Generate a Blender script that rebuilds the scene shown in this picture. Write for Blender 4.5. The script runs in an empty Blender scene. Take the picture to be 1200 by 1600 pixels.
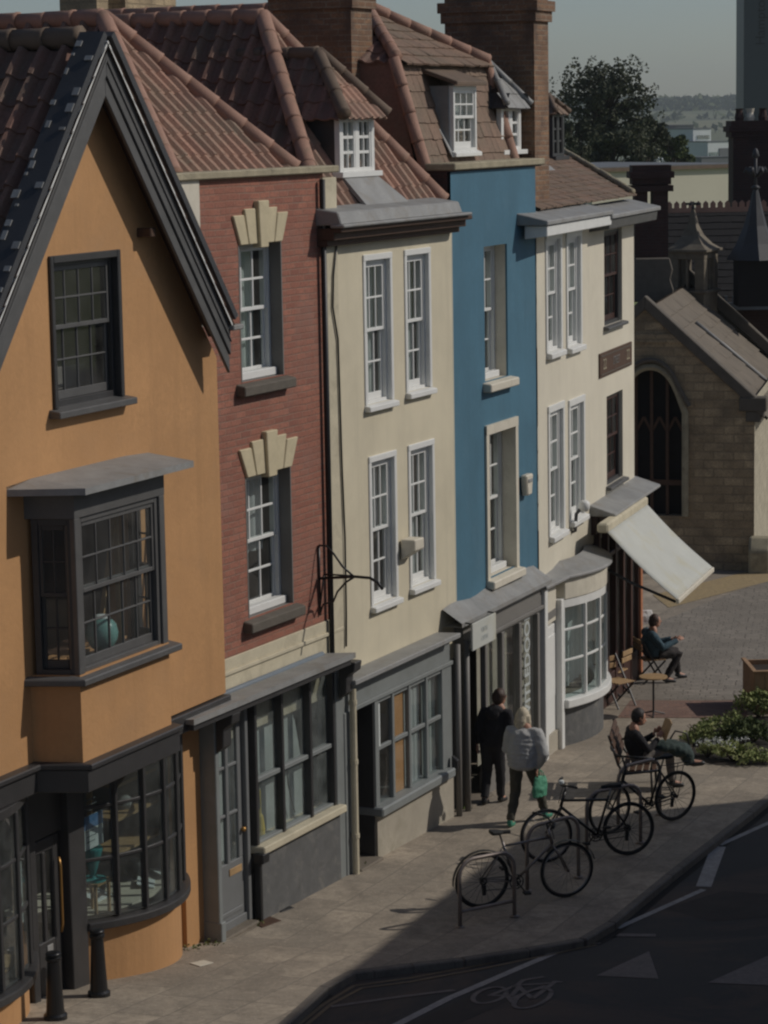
import bpy, bmesh, math, random
from mathutils import Vector, Matrix, noise
V = Vector
rnd = random.Random(11)
scn = bpy.context.scene
col = scn.collection

# ------------------------------------------------------------------ camera and the measuring frame
F = 4000.0                       # focal length for a picture 1200 wide
HC = 9.8                         # lens height over the pavement 30 m down the street
PITCH = math.atan((800 - 186) / F)
ROLL = math.radians(-1.0)
SL = 0.025                       # the street falls gently away
fwd = V((0, math.cos(PITCH), -math.sin(PITCH)))
up0 = V((0, math.sin(PITCH), math.cos(PITCH)))
rgt = V((1, 0, 0)) * math.cos(ROLL) + up0 * math.sin(ROLL)
upv = up0 * math.cos(ROLL) - V((1, 0, 0)) * math.sin(ROLL)
CAM = V((0, 0, HC))

SL2 = 0.12                       # and more steeply in front of the nearest house
def gz(y):
    y = min(max(y, 10), 75)
    return -SL * (y - 30) if y > 30 else -SL2 * (y - 30)

def ray(px, py):
    return fwd + rgt * ((px - 600) / F) - upv * ((py - 800) / F)

def gnd(px, py, dz=0.0):
    d = ray(px, py)
    t = (HC - dz - SL * 30) / (-(d.z + SL * d.y))
    p = CAM + d * t
    if p.y < 30:
        p = CAM + d * ((HC - dz - SL2 * 30) / (-(d.z + SL2 * d.y)))
    return p

def at_depth(px, py, Y):
    d = ray(px, py)
    return CAM + d * (Y / d.y)

# ------------------------------------------------------------------ materials
def srgb(r, g, b):
    f = lambda c: (c / 255 / 12.92) if c <= 10 else ((c / 255 + 0.055) / 1.055) ** 2.4
    return (f(r), f(g), f(b))

def newmat(name):
    m = bpy.data.materials.new(name)
    m.use_nodes = True
    nt = m.node_tree
    b = nt.nodes['Principled BSDF']
    return m, nt, b

def N(nt, kind, **kw):
    n = nt.nodes.new(kind)
    for k, v in kw.items():
        if k in n.inputs:
            n.inputs[k].default_value = v
        else:
            setattr(n, k, v)
    return n

def coords(nt, scale=1.0, flat=False):
    tc = N(nt, 'ShaderNodeTexCoord')
    if not flat:
        return tc.outputs['Object']
    s = N(nt, 'ShaderNodeSeparateXYZ')
    nt.links.new(tc.outputs['Object'], s.inputs[0])
    a = N(nt, 'ShaderNodeMath', operation='ADD')
    nt.links.new(s.outputs[0], a.inputs[0]); nt.links.new(s.outputs[1], a.inputs[1])
    c = N(nt, 'ShaderNodeCombineXYZ')
    nt.links.new(a.outputs[0], c.inputs[0]); nt.links.new(s.outputs[2], c.inputs[1])
    return c.outputs[0]

def mixc(nt, fac, a, b, mode='MIX'):
    m = N(nt, 'ShaderNodeMix', data_type='RGBA', blend_type=mode)
    for sock, val in ((m.inputs[0], fac), (m.inputs[6], a), (m.inputs[7], b)):
        if hasattr(val, 'is_linked') or hasattr(val, 'links'):
            nt.links.new(val, sock)
        elif isinstance(val, (int, float)):
            sock.default_value = val
        else:
            sock.default_value = (*val[:3], 1)
    return m.outputs[2]

def noise_fac(nt, vec, scale, lo, hi, detail=6, rough=.6, dist=0.0):
    n = N(nt, 'ShaderNodeTexNoise', Scale=scale, Detail=detail, Roughness=rough, Distortion=dist)
    nt.links.new(vec, n.inputs['Vector'])
    r = N(nt, 'ShaderNodeMapRange')
    r.inputs[1].default_value = lo; r.inputs[2].default_value = hi
    nt.links.new(n.outputs[0], r.inputs[0])
    return r.outputs[0]

def bump(nt, b, h, strength, dist=.01, prev=None):
    n = N(nt, 'ShaderNodeBump', Strength=strength, Distance=dist)
    nt.links.new(h, n.inputs['Height'])
    if prev is not None:
        nt.links.new(prev, n.inputs['Normal'])
    nt.links.new(n.outputs[0], b.inputs['Normal'])
    return n.outputs[0]

MATS = {}
def plain(name, c, rough=.6, var=.25, scale=3.0, bmp=.15, metal=0.0, dirt=None, fine=40., bdist=.01, streak=0.0):
    """paint, plaster, wood, metal: a base colour with slow and fine variation and a little relief"""
    m, nt, b = newmat(name)
    vec = coords(nt)
    dk = tuple(x * (1 - var) for x in c)
    lt = tuple(min(1, x * (1 + var * .45)) for x in c)
    colr = mixc(nt, noise_fac(nt, vec, scale, .3, .7), dk, lt)
    colr = mixc(nt, noise_fac(nt, vec, fine, .35, .75), colr, tuple(x * (1 - var * .7) for x in c))
    if dirt:
        colr = mixc(nt, noise_fac(nt, vec, scale * .8, .52, .78, 9, .7, .6), colr, dirt)
    if streak:      # rain has run down the face: long narrow stains and broad weathered patches
        mp = N(nt, 'ShaderNodeMapping'); mp.inputs['Scale'].default_value = (5.5, 5.5, .3); nt.links.new(vec, mp.inputs[0])
        colr = mixc(nt, noise_fac(nt, mp.outputs[0], 1.0, .5, .8, 8, .7), colr, tuple(x * (1 - streak) for x in c))
        colr = mixc(nt, noise_fac(nt, vec, .45, .5, .75, 5, .6, .4), colr, tuple(min(1, x * (1 + streak * .35)) for x in c))
        colr = mixc(nt, noise_fac(nt, vec, 7, .68, .78, 10, .75), colr, tuple(x * (1 - streak * 1.2) for x in c))
    nt.links.new(colr, b.inputs['Base Color'])
    b.inputs['Roughness'].default_value = rough
    b.inputs['Metallic'].default_value = metal
    if bmp:
        bump(nt, b, noise_fac(nt, vec, fine * 1.3, .2, .8), bmp, bdist)
    MATS[name] = m
    return m

def brickmat(name, c1, c2, mortar, w=.225, h=.075, ms=.012, rough=.85, var=.35, bmp=.6, stain=None, offs=.5):
    m, nt, b = newmat(name)
    vec = coords(nt, flat=True)
    # slight waver so courses are not ruler straight
    nz = N(nt, 'ShaderNodeTexNoise', Scale=1.5, Detail=3.0)
    nt.links.new(vec, nz.inputs['Vector'])
    va = N(nt, 'ShaderNodeVectorMath', operation='MULTIPLY_ADD')
    nt.links.new(nz.outputs['Color'], va.inputs[0]); va.inputs[1].default_value = (.03, .03, 0)
    nt.links.new(vec, va.inputs[2])
    bt = N(nt, 'ShaderNodeTexBrick', Scale=1.0)
    bt.offset = offs
    bt.inputs['Brick Width'].default_value = w
    bt.inputs['Row Height'].default_value = h
    bt.inputs['Mortar Size'].default_value = ms
    bt.inputs['Mortar Smooth'].default_value = .3
    bt.inputs['Color1'].default_value = (*c1, 1)
    bt.inputs['Color2'].default_value = (*c2, 1)
    bt.inputs['Mortar'].default_value = (*mortar, 1)
    nt.links.new(va.outputs[0], bt.inputs['Vector'])
    colr = mixc(nt, noise_fac(nt, vec, 2.2, .35, .75), bt.outputs[0], tuple(x * (1 - var) for x in c1))
    colr = mixc(nt, noise_fac(nt, vec, 30, .45, .8), colr, tuple(x * (1 - var) for x in c2))
    if stain:
        colr = mixc(nt, noise_fac(nt, vec, 1.1, .5, .75, 8, .7, .5), colr, stain)
    nt.links.new(colr, b.inputs['Base Color'])
    b.inputs['Roughness'].default_value = rough
    inv = N(nt, 'ShaderNodeMath', operation='SUBTRACT'); inv.inputs[0].default_value = 1
    nt.links.new(bt.outputs['Fac'], inv.inputs[1])
    p = bump(nt, b, inv.outputs[0], bmp, .012)
    bump(nt, b, noise_fac(nt, vec, 60, .2, .8), .35, .008, p)
    MATS[name] = m
    return m

def glassmat(name, tint=(.9, .95, .95), refl=.09, rough=.03, haze=0.0, hazec=(.5, .52, .5)):
    m, nt, b = newmat(name)
    nt.nodes.remove(b)
    out = nt.nodes['Material Output']
    tr = N(nt, 'ShaderNodeBsdfTransparent'); tr.inputs[0].default_value = (*tint, 1)
    gl = N(nt, 'ShaderNodeBsdfGlossy'); gl.inputs['Roughness'].default_value = rough
    # reflectance that is the same from both faces of the sheet
    ge = N(nt, 'ShaderNodeNewGeometry')
    dp = N(nt, 'ShaderNodeVectorMath', operation='DOT_PRODUCT')
    nt.links.new(ge.outputs['Incoming'], dp.inputs[0]); nt.links.new(ge.outputs['Normal'], dp.inputs[1])
    def mth(op, a, b=None):
        n_ = N(nt, 'ShaderNodeMath', operation=op)
        for i, v in enumerate((a, b)):
            if v is None: continue
            if isinstance(v, (int, float)): n_.inputs[i].default_value = v
            else: nt.links.new(v, n_.inputs[i])
        return n_.outputs[0]
    sch = mth('ADD', mth('MULTIPLY', mth('POWER', mth('SUBTRACT', 1.0, mth('ABSOLUTE', dp.outputs['Value'])), 5.0), 1 - refl), refl)
    vec = coords(nt)
    n = N(nt, 'ShaderNodeTexNoise', Scale=2.2, Detail=2.0); nt.links.new(vec, n.inputs['Vector'])
    bp = N(nt, 'ShaderNodeBump', Strength=.06, Distance=.02); nt.links.new(n.outputs[0], bp.inputs['Height'])
    nt.links.new(bp.outputs[0], gl.inputs['Normal'])
    mx = N(nt, 'ShaderNodeMixShader')
    nt.links.new(sch, mx.inputs[0])
    nt.links.new(tr.outputs[0], mx.inputs[1]); nt.links.new(gl.outputs[0], mx.inputs[2])
    last = mx
    if haze:
        df = N(nt, 'ShaderNodeBsdfDiffuse'); df.inputs[0].default_value = (*hazec, 1)
        m2 = N(nt, 'ShaderNodeMixShader')
        f = noise_fac(nt, vec, 3, .2, .9)
        k = N(nt, 'ShaderNodeMath', operation='MULTIPLY'); nt.links.new(f, k.inputs[0]); k.inputs[1].default_value = haze
        nt.links.new(k.outputs[0], m2.inputs[0])
        nt.links.new(mx.outputs[0], m2.inputs[1]); nt.links.new(df.outputs[0], m2.inputs[2])
        last = m2
    nt.links.new(last.outputs[0], out.inputs[0])
    MATS[name] = m
    return m

def leafmat(name, c, c2):
    m, nt, b = newmat(name)
    g = N(nt, 'ShaderNodeNewGeometry')
    colr = mixc(nt, g.outputs['Random Per Island'], c, c2)
    nt.links.new(colr, b.inputs['Base Color'])
    b.inputs['Roughness'].default_value = .8
    b.inputs['Specular IOR Level'].default_value = .15
    MATS[name] = m
    return m

def tilemat(name, c, c2, moss, rough=.8):
    m, nt, b = newmat(name)
    vec = coords(nt)
    g = N(nt, 'ShaderNodeNewGeometry')
    colr = mixc(nt, g.outputs['Random Per Island'], c, c2)
    colr = mixc(nt, noise_fac(nt, vec, 1.6, .42, .75, 8, .7), colr, moss)
    colr = mixc(nt, noise_fac(nt, vec, 26, .42, .8), colr, tuple(x * .55 for x in c))
    colr = mixc(nt, noise_fac(nt, vec, 70, .62, .8), colr, (.36, .35, .29))
    nt.links.new(colr, b.inputs['Base Color'])
    b.inputs['Roughness'].default_value = rough
    bump(nt, b, noise_fac(nt, vec, 50, .2, .8), .3, .01)
    MATS[name] = m
    return m

# ------------------------------------------------------------------ mesh builder
class MB:
    def __init__(s):
        s.v = []; s.f = []; s.mi = []; s.m = 0
    def add(s, vs, fs):
        k = len(s.v)
        s.v += [tuple(p) for p in vs]
        for f in fs:
            s.f.append([k + i for i in f]); s.mi.append(s.m)
    def poly(s, pts):
        s.add(pts, [list(range(len(pts)))])
    def box(s, x0, x1, y0, y1, z0, z1):
        s.add([(x0, y0, z0), (x1, y0, z0), (x1, y1, z0), (x0, y1, z0), (x0, y0, z1), (x1, y0, z1), (x1, y1, z1), (x0, y1, z1)],
              [(0, 3, 2, 1), (4, 5, 6, 7), (0, 1, 5, 4), (1, 2, 6, 5), (2, 3, 7, 6), (3, 0, 4, 7)])
    def bar(s, a, b, w, d, side=V((0, 0, 1))):
        """a straight bar of rectangular section w x d"""
        a = V(a); b = V(b); t = (b - a).normalized()
        sd = V(side)
        if abs(t.dot(sd)) > .95: sd = V((1, 0, 0))
        x = t.cross(sd).normalized() * (w / 2); y = t.cross(x).normalized() * (d / 2)
        vs = []
        for c in (a, b):
            vs += [c - x - y, c + x - y, c + x + y, c - x + y]
        s.add(vs, [(0, 1, 2, 3), (7, 6, 5, 4), (0, 4, 5, 1), (1, 5, 6, 2), (2, 6, 7, 3), (3, 7, 4, 0)])
    def prism(s, pts, d):
        """closed planar polygon pts (3D) pushed along vector d"""
        n = len(pts); d = V(d)
        a = [V(p) for p in pts]; b = [p + d for p in a]
        fs = [list(range(n - 1, -1, -1)), list(range(n, 2 * n))]
        for i in range(n):
            j = (i + 1) % n
            fs.append((i, j, n + j, n + i))
        s.add(a + b, fs)
    def tube(s, path, r, n=8, closed=False, caps=True):
        P = [V(p) for p in path]; m = len(P)
        rs = r if isinstance(r, (list, tuple)) else [r] * m
        t0 = (P[1] - P[0]).normalized()
        ref = V((0, 0, 1)) if abs(t0.z) < .9 else V((1, 0, 0))
        x = t0.cross(ref).normalized()
        vs = []
        for i in range(m):
            if closed:
                t = (P[(i + 1) % m] - P[i - 1]).normalized()
            else:
                t = (P[min(i + 1, m - 1)] - P[max(i - 1, 0)]).normalized()
            x = (x - t * x.dot(t)).normalized(); y = t.cross(x)
            for k in range(n):
                a = 2 * math.pi * k / n
                vs.append(P[i] + (x * math.cos(a) + y * math.sin(a)) * rs[i])
        fs = []
        for i in range(m if closed else m - 1):
            j = (i + 1) % m
            for k in range(n):
                l = (k + 1) % n
                fs.append((i * n + k, i * n + l, j * n + l, j * n + k))
        if caps and not closed:
            fs.append(list(range(n - 1, -1, -1))); fs.append([(m - 1) * n + k for k in range(n)])
        s.add(vs, fs)
    def lathe(s, prof, c=(0, 0, 0), n=16, sy=1.0):
        vs = []; fs = []
        for r, z in prof:
            for k in range(n):
                a = 2 * math.pi * k / n
                vs.append((c[0] + r * math.cos(a), c[1] + r * math.sin(a) * sy, c[2] + z))
        m = len(prof)
        for i in range(m - 1):
            for k in range(n):
                l = (k + 1) % n
                fs.append((i * n + k, i * n + l, (i + 1) * n + l, (i + 1) * n + k))
        fs.append(list(range(n - 1, -1, -1))); fs.append([(m - 1) * n + k for k in range(n)])
        s.add(vs, fs)
    def strip(s, plan, z0, z1, th, slope=0.0):
        """a wall standing on a plan line; thickness inward (local +y); the top may fall outward by slope"""
        n = len(plan)
        for i in range(n - 1):
            (xa, ya), (xb, yb) = plan[i], plan[i + 1]
            vs = [(xa, ya, z0), (xb, yb, z0), (xb, yb + th, z0), (xa, ya + th, z0),
                  (xa, ya, z1 - slope), (xb, yb, z1 - slope), (xb, yb + th, z1), (xa, ya + th, z1)]
            fs = [(0, 3, 2, 1), (4, 5, 6, 7), (0, 1, 5, 4), (2, 3, 7, 6)]
            if i == 0: fs.append((3, 0, 4, 7))
            if i == n - 2: fs.append((1, 2, 6, 5))
            s.add(vs, fs)
    def wall(s, x0, x1, z0, z1, y, holes, dep, zs=()):
        """a face at y with rectangular openings and their reveals going dep inward"""
        X = sorted({x0, x1, *[h[0] for h in holes], *[h[1] for h in holes]})
        Z = sorted({z0, z1, *[h[2] for h in holes], *[h[3] for h in holes]})
        for i in range(len(X) - 1):
            for j in range(len(Z) - 1):
                cx = (X[i] + X[i + 1]) / 2; cz = (Z[j] + Z[j + 1]) / 2
                if any(h[0] < cx < h[1] and h[2] < cz < h[3] for h in holes): continue
                s.poly([(X[i], y, Z[j]), (X[i + 1], y, Z[j]), (X[i + 1], y, Z[j + 1]), (X[i], y, Z[j + 1])])
        for a, b, c, d in holes:
            e = y + dep
            s.poly([(a, y, c), (a, e, c), (a, e, d), (a, y, d)])
            s.poly([(b, y, c), (b, y, d), (b, e, d), (b, e, c)])
            s.poly([(a, y, c), (b, y, c), (b, e, c), (a, e, c)])
            s.poly([(a, y, d), (a, e, d), (b, e, d), (b, y, d)])
    def build(s, name, mats, parent=None, bevel=0.0, smooth=False, rel=None, merge=False, seg=1):
        me = bpy.data.meshes.new(name)
        bm = bmesh.new()
        vs = [bm.verts.new(p) for p in s.v]
        for f, k in zip(s.f, s.mi):
            try:
                fc = bm.faces.new([vs[i] for i in f]); fc.material_index = k; fc.smooth = smooth
            except ValueError:
                pass
        if merge:
            bmesh.ops.remove_doubles(bm, verts=bm.verts, dist=.0005)
        bmesh.ops.recalc_face_normals(bm, faces=bm.faces)
        bm.to_mesh(me); bm.free()
        return link(name, me, mats, parent, bevel, rel, seg)

def link(name, me, mats, parent=None, bevel=0.0, rel=None, seg=1):
    o = bpy.data.objects.new(name, me)
    col.objects.link(o)
    if not isinstance(mats, (list, tuple)): mats = [mats]
    for m in mats:
        me.materials.append(MATS[m] if isinstance(m, str) else m)
    if parent is not None: o.parent = parent
    if rel is not None: o.matrix_local = rel
    if bevel:
        b = o.modifiers.new('bevel', 'BEVEL'); b.width = bevel; b.segments = seg
        b.limit_method = 'ANGLE'; b.angle_limit = math.radians(40)
    return o

def tag(o, label=None, cat=None, group=None, kind=None):
    if label: o['label'] = label
    if cat: o['category'] = cat
    if group: o['group'] = group
    if kind: o['kind'] = kind
    return o

def thing(name, label, cat, loc=(0, 0, 0), rz=0.0, group=None):
    o = bpy.data.objects.new(name, None)
    o.empty_display_size = .3
    col.objects.link(o)
    o.location = loc; o.rotation_euler = (0, 0, rz)
    return tag(o, label, cat, group)

def copy_tree(o, parent=None):
    c = o.copy(); col.objects.link(c); c.parent = parent
    for ch in list(o.children):
        d = copy_tree(ch, c); d.matrix_local = ch.matrix_local.copy()
    return c

class Fr:
    """a facade frame: x along the wall, y inward, z up, origin on the pavement"""
    def __init__(s, o, ang, house=None):
        s.o = V(o); s.ang = ang
        s.M = Matrix.Translation(s.o) @ Matrix.Rotation(ang, 4, 'Z')
        s.Mi = s.M.inverted()
        s.c = s.Mi @ CAM
        s.house = house; s.rel = None
    def ray(s, px, py):
        return s.Mi.to_3x3() @ ray(px, py)
    def uz(s, px, py, y=0.0):
        d = s.ray(px, py); t = (y - s.c.y) / d.y; p = s.c + d * t
        return p.x, p.z
    def onx(s, px, py, x):
        d = s.ray(px, py); t = (x - s.c.x) / d.x; p = s.c + d * t
        return p.y, p.z
    def onz(s, px, py, z):
        d = s.ray(px, py); t = (z - s.c.z) / d.z; p = s.c + d * t
        return p.x, p.y
    def rect(s, xl, xr, yt, yb, y=0.0):
        xm = (xl + xr) / 2; ym = (yt + yb) / 2
        return s.uz(xl, ym, y)[0], s.uz(xr, ym, y)[0], s.uz(xm, yb, y)[1], s.uz(xm, yt, y)[1]
    def w(s, x, y, z):
        return s.M @ V((x, y, z))
    def house_at(s, name, label, cat='house'):
        s.house = thing(name, label, cat, s.o, s.ang)
        return s.house

def facing(a, b):
    return math.atan2(b.y - a.y, b.x - a.x)

# ------------------------------------------------------------------ building pieces
def tiles(name, parent, mat, pts, edir, tw=.21, ch=.34, amp=.055, lift=.016, jit=.011, rel=None, holes=()):
    """roof tiles laid in courses on a planar polygon: rolled (amp) or flat, each tile its own island"""
    P = [V(p) for p in pts]
    ux = V(edir).normalized()
    n = (P[1] - P[0]).cross(P[2] - P[0]).normalized()
    if n.z < 0: n = -n
    ux = (ux - n * ux.dot(n)).normalized()
    vx = n.cross(ux)
    if vx.z < 0: vx = -vx
    o = P[0]
    Q = [((p - o).dot(ux), (p - o).dot(vx)) for p in P]
    a0 = min(q[0] for q in Q); a1 = max(q[0] for q in Q); b0 = min(q[1] for q in Q); b1 = max(q[1] for q in Q)
    def ins(a, b):
        c = False; m = len(Q)
        for i in range(m):
            x1, y1 = Q[i]; x2, y2 = Q[i - 1]
            if (y1 > b) != (y2 > b) and a < (x2 - x1) * (b - y1) / (y2 - y1) + x1: c = not c
        return c
    mb = MB()
    K = 6 if amp else 1
    prof = []
    for k in range(K + 1):
        s_ = k / K
        h = amp * (math.exp(-((s_ - .76) / .17) ** 2) - .22 * math.sin(math.pi * min(s_ / .7, 1))) if amp else 0
        prof.append((s_, h))
    rr = random.Random(hash(name) % 1000 if False else len(name) * 7 + int(abs(P[0].x) * 10))
    j = 0; b = b0 - .02
    while b < b1:
        i = 0; a = a0 - (0 if amp else (j % 2) * tw / 2)
        while a < a1:
            dj = rr.uniform(-jit, jit); lj = lift + rr.uniform(-jit, jit) * .6
            for k in range(K):
                s0, h0 = prof[k]; s1, h1 = prof[k + 1]
                ca = a + tw * (s0 + s1) / 2; cb = b + ch / 2
                if not ins(ca, cb): continue
                g = 0 if amp else .004
                xa = a + tw * s0 + g; xb = a + tw * s1 - g
                lo = b - .03 + dj
                p = [o + ux * xa + vx * lo + n * (h0 + lj), o + ux * xb + vx * lo + n * (h1 + lj),
                     o + ux * xb + vx * (b + ch) + n * h1, o + ux * xa + vx * (b + ch) + n * h0,
                     o + ux * xa + vx * lo + n * (h0 + lj - .03), o + ux * xb + vx * lo + n * (h1 + lj - .03)]
                mb.add(p, [(0, 1, 2, 3), (4, 5, 1, 0)])
            a += tw; i += 1
        b += ch; j += 1
    mb.m = 1
    mb.poly([p - n * .035 for p in P])
    return mb.build(name, [mat, 'roof_felt'], parent, rel=rel, merge=True)

def ridge_tiles(mb, p0, p1, r=.11, seg=.42):
    p0 = V(p0); p1 = V(p1); L = (p1 - p0).length; n = max(1, round(L / seg)); d = (p1 - p0) / n
    for i in range(n):
        a = p0 + d * i; b = p0 + d * (i + 1.03)
        j = V((rnd.uniform(-.006, .006), rnd.uniform(-.006, .006), rnd.uniform(-.008, .008)))
        mb.tube([a + j, a + d * .12 + j, b + j], [r * 1.1, r * 1.02, r * .97], 10)

def curtain(parent, mat, x0, x1, y, z0, z1, waves=5, amp=.03, name='curtain'):
    mb = MB(); n = waves * 6
    for i in range(n):
        a = x0 + (x1 - x0) * i / n; b = x0 + (x1 - x0) * (i + 1) / n
        ya = y + amp * math.sin(i / 6 * 2 * math.pi); yb = y + amp * math.sin((i + 1) / 6 * 2 * math.pi)
        mb.poly([(a, ya, z0), (b, yb, z0), (b, yb, z1), (a, ya, z1)])
    return mb.build(name, mat, parent, smooth=True, merge=True)

def sash(fr, r, y, cols=3, rows=2, fw=.06, mf='white_paint', mg='glass', sill=None, curts=(), bar=.022, name='window',
         rows2=None, split=.5, parent=None, label=None, drop=0.0, mb_rail=None):
    """a sliding sash window: box frame, two sashes with glazing bars; panes, sill and curtain hang under it"""
    x0, x1, z0, z1 = r
    zm = z0 + (z1 - z0) * split
    mb = MB()
    mb.box(x0, x0 + fw, y, y + .12, z0, z1); mb.box(x1 - fw, x1, y, y + .12, z0, z1)
    mb.box(x0 + fw, x1 - fw, y, y + .12, z1 - fw, z1); mb.box(x0 + fw, x1 - fw, y, y + .12, z0, z0 + fw * .8)
    a, b = x0 + fw, x1 - fw; c, d = z0 + fw * .8, z1 - fw
    st = .04
    rows2 = rows2 or rows
    if mb_rail: mb.m = 1
    for (ya, zb, zt, rw, rb, rt) in ((y + .02, zm, d, rows, .045, .05), (y + .06, c, zm + .045, rows2, .09, .045)):
        zb -= drop if ya < y + .05 else 0
        mb.box(a, a + st, ya, ya + .035, zb, zt); mb.box(b - st, b, ya, ya + .035, zb, zt)
        mb.box(a + st, b - st, ya, ya + .035, zt - rt, zt); mb.box(a + st, b - st, ya, ya + .035, zb, zb + rb)
        for i in range(1, cols):
            x = a + st + (b - a - 2 * st) * i / cols
            mb.box(x - bar / 2, x + bar / 2, ya + .004, ya + .03, zb + rb, zt - rt)
        for j in range(1, rw):
            z = zb + rb + (zt - rt - zb - rb) * j / rw
            mb.box(a + st, b - st, ya + .002, ya + .032, z - bar / 2, z + bar / 2)
    o = mb.build(name, [mf, mb_rail or mf], parent or fr.house, bevel=.004, rel=fr.rel if parent is None else None)
    if label: o['label'] = label
    g = MB()
    g.poly([(a, y + .036, zm), (b, y + .036, zm), (b, y + .036, d), (a, y + .036, d)])
    g.poly([(a, y + .078, c), (b, y + .078, c), (b, y + .078, zm), (a, y + .078, zm)])
    g.build('pane', mg, o)
    if sill:
        ov, pr, h, ms, yw = sill
        s_ = MB()
        s_.prism([(x0 - ov, yw - pr, z0 - h), (x0 - ov, y + .02, z0 - h), (x0 - ov, y + .02, z0 + .01), (x0 - ov, yw - pr, z0 - .02)], (x1 - x0 + 2 * ov, 0, 0))
        s_.build('sill', ms, o, bevel=.008)
    for (fa, fb, ga, gb, mc) in curts:
        curtain(o, mc, a + (b - a) * fa, a + (b - a) * fb, y + .2, c + (d - c) * ga, c + (d - c) * gb, max(2, int((fb - fa) * 6)), .03)
    return o

def hull(fr, x0, x1, y0, y1, zt, floors=(), mat='inside_plaster', y_in=None, name='rear_wall'):
    """the rest of a terraced house behind its front: party walls, back wall, floors"""
    mb = MB()
    mb.box(x0, x0 + .12, y0, y1, -.4, zt); mb.box(x1 - .12, x1, y0, y1, -.4, zt)
    mb.box(x0 + .12, x1 - .12, y1 - .15, y1, -.4, zt)
    o = mb.build(name, mat, fr.house, rel=fr.rel)
    f = MB()
    for z in floors:
        f.box(x0 + .12, x1 - .12, y0 + .12, y1 - .15, z - .12, z + .12)
    f.box(x0 + .12, x1 - .12, y0 + 2.6, y0 + 2.7, -.4, zt - .3)
    f.build('interior', 'dark_inside', fr.house, rel=fr.rel)
    return o

def text(name, body, size, mat, parent, M, ext=.004, align='CENTER', sx=1.0, bold=0.0):
    cu = bpy.data.curves.new(name, 'FONT')
    cu.body = body; cu.size = size; cu.extrude = ext; cu.align_x = align; cu.offset = bold; cu.align_y = 'CENTER'
    t = bpy.data.objects.new(name, cu); col.objects.link(t)
    dg = bpy.context.evaluated_depsgraph_get()
    me = bpy.data.meshes.new_from_object(t.evaluated_get(dg))
    bpy.data.objects.remove(t)
    me.transform(Matrix.Diagonal((sx, 1, 1, 1)))
    o = link(name, me, mat, parent)
    o.matrix_local = M
    return o
WALLTEXT = Matrix.Rotation(math.pi / 2, 4, 'X')        # lettering that stands on a wall, read from outside
# ------------------------------------------------------------------ the materials of the place
plain('orange_plaster', (.50, .27, .115), .85, .2, .9, .25, dirt=(.42, .24, .115), fine=18., streak=.22)
plain('dark_paint', (.048, .046, .046), .45, .3, 4, .1)
plain('slate_paint', (.105, .103, .10), .5, .25, 4, .1, dirt=(.12, .115, .11))
plain('lead', (.30, .30, .29), .6, .3, 3, .2, dirt=(.2, .17, .13))
plain('white_paint', (.74, .74, .71), .45, .1, 5, .05)
plain('cream_trim', (.66, .61, .5), .6, .14, 4, .1, dirt=(.5, .46, .36))
plain('yellow_render', (.64, .575, .425), .9, .13, 1.6, .3, dirt=(.54, .485, .36), fine=40., bdist=.012, streak=.2)
plain('cream_render', (.66, .61, .49), .85, .1, 1.5, .2, dirt=(.58, .53, .42), streak=.16)
plain('stained_cream', (.58, .52, .38), .85, .2, 3, .3, dirt=(.33, .29, .2))
plain('bath_stone', (.58, .5, .33), .8, .16, 6, .2, dirt=(.45, .38, .25))
plain('grey_stone', (.13, .112, .09), .85, .3, 6, .3, dirt=(.1, .09, .07))
plain('blue_paint', (.062, .162, .232), .75, .2, .9, .22, dirt=(.085, .175, .235), fine=10., streak=.25)
plain('shop_grey', (.22, .235, .23), .5, .15, 3, .08, dirt=(.17, .18, .17))
plain('shop_taupe', (.19, .18, .165), .55, .15, 3, .08)
plain('mid_grey_door', (.17, .175, .175), .5, .14, 3, .06)
plain('riser_stone', (.12, .12, .118), .8, .3, 5, .3, dirt=(.2, .19, .17))
plain('riser_render', (.4, .36, .29), .85, .2, 3, .3, dirt=(.25, .23, .17))
plain('oxblood', (.06, .024, .017), .5, .3, 6, .1)
plain('post_red', (.48, .19, .09), .5, .25, 8, .1)
plain('inside_plaster', (.26, .235, .2), .9, .2)
plain('dark_inside', (.2, .18, .16), .9, .3)
plain('roof_felt', (.07, .05, .04), .95, .2)
plain('net_curtain', (.62, .64, .62), .9, .1, 4, 0)
plain('blind_grey', (.40, .44, .42), .85, .1, 3, 0)
plain('blind_pale', (.44, .47, .46), .85, .12, 3, 0)
plain('iron', (.02, .02, .021), .45, .3, 10, .1)
plain('black_iron', (.012, .012, .013), .35, .3, 10, .1)
plain('steel', (.30, .27, .25), .35, .2, 8, .05, metal=.8)
plain('rubber', (.013, .013, .013), .7, .3, 20, .1)
plain('wood_pale', (.42, .27, .13), .7, .3, 7, .2, fine=25)
plain('wood_dark', (.09, .045, .025), .7, .35, 7, .2)
plain('wood_planter', (.40, .25, .14), .8, .35, 5, .3)
plain('plywood', (.50, .25, .09), .8, .2, 3, .1)
plain('soil', (.03, .022, .016), .95, .4)
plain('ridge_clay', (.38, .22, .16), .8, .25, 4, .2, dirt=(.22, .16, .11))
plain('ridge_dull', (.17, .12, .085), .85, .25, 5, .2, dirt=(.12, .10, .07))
plain('stone_slab', (.185, .155, .12), .85, .3, 2.5, .4, dirt=(.15, .13, .1))
plain('weathered_stone', (.40, .35, .24), .85, .35, 4, .4, dirt=(.16, .14, .1))
plain('spire_lead', (.05, .051, .055), .6, .3, 4, .2)
plain('gutter_blue', (.16, .19, .22), .6, .2)
plain('slate_black', (.014, .013, .014), .95, .3, 4, .2)
plain('awning_cloth', (.50, .51, .47), .8, .12, 2.2, .1, dirt=(.45, .42, .3))
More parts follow.
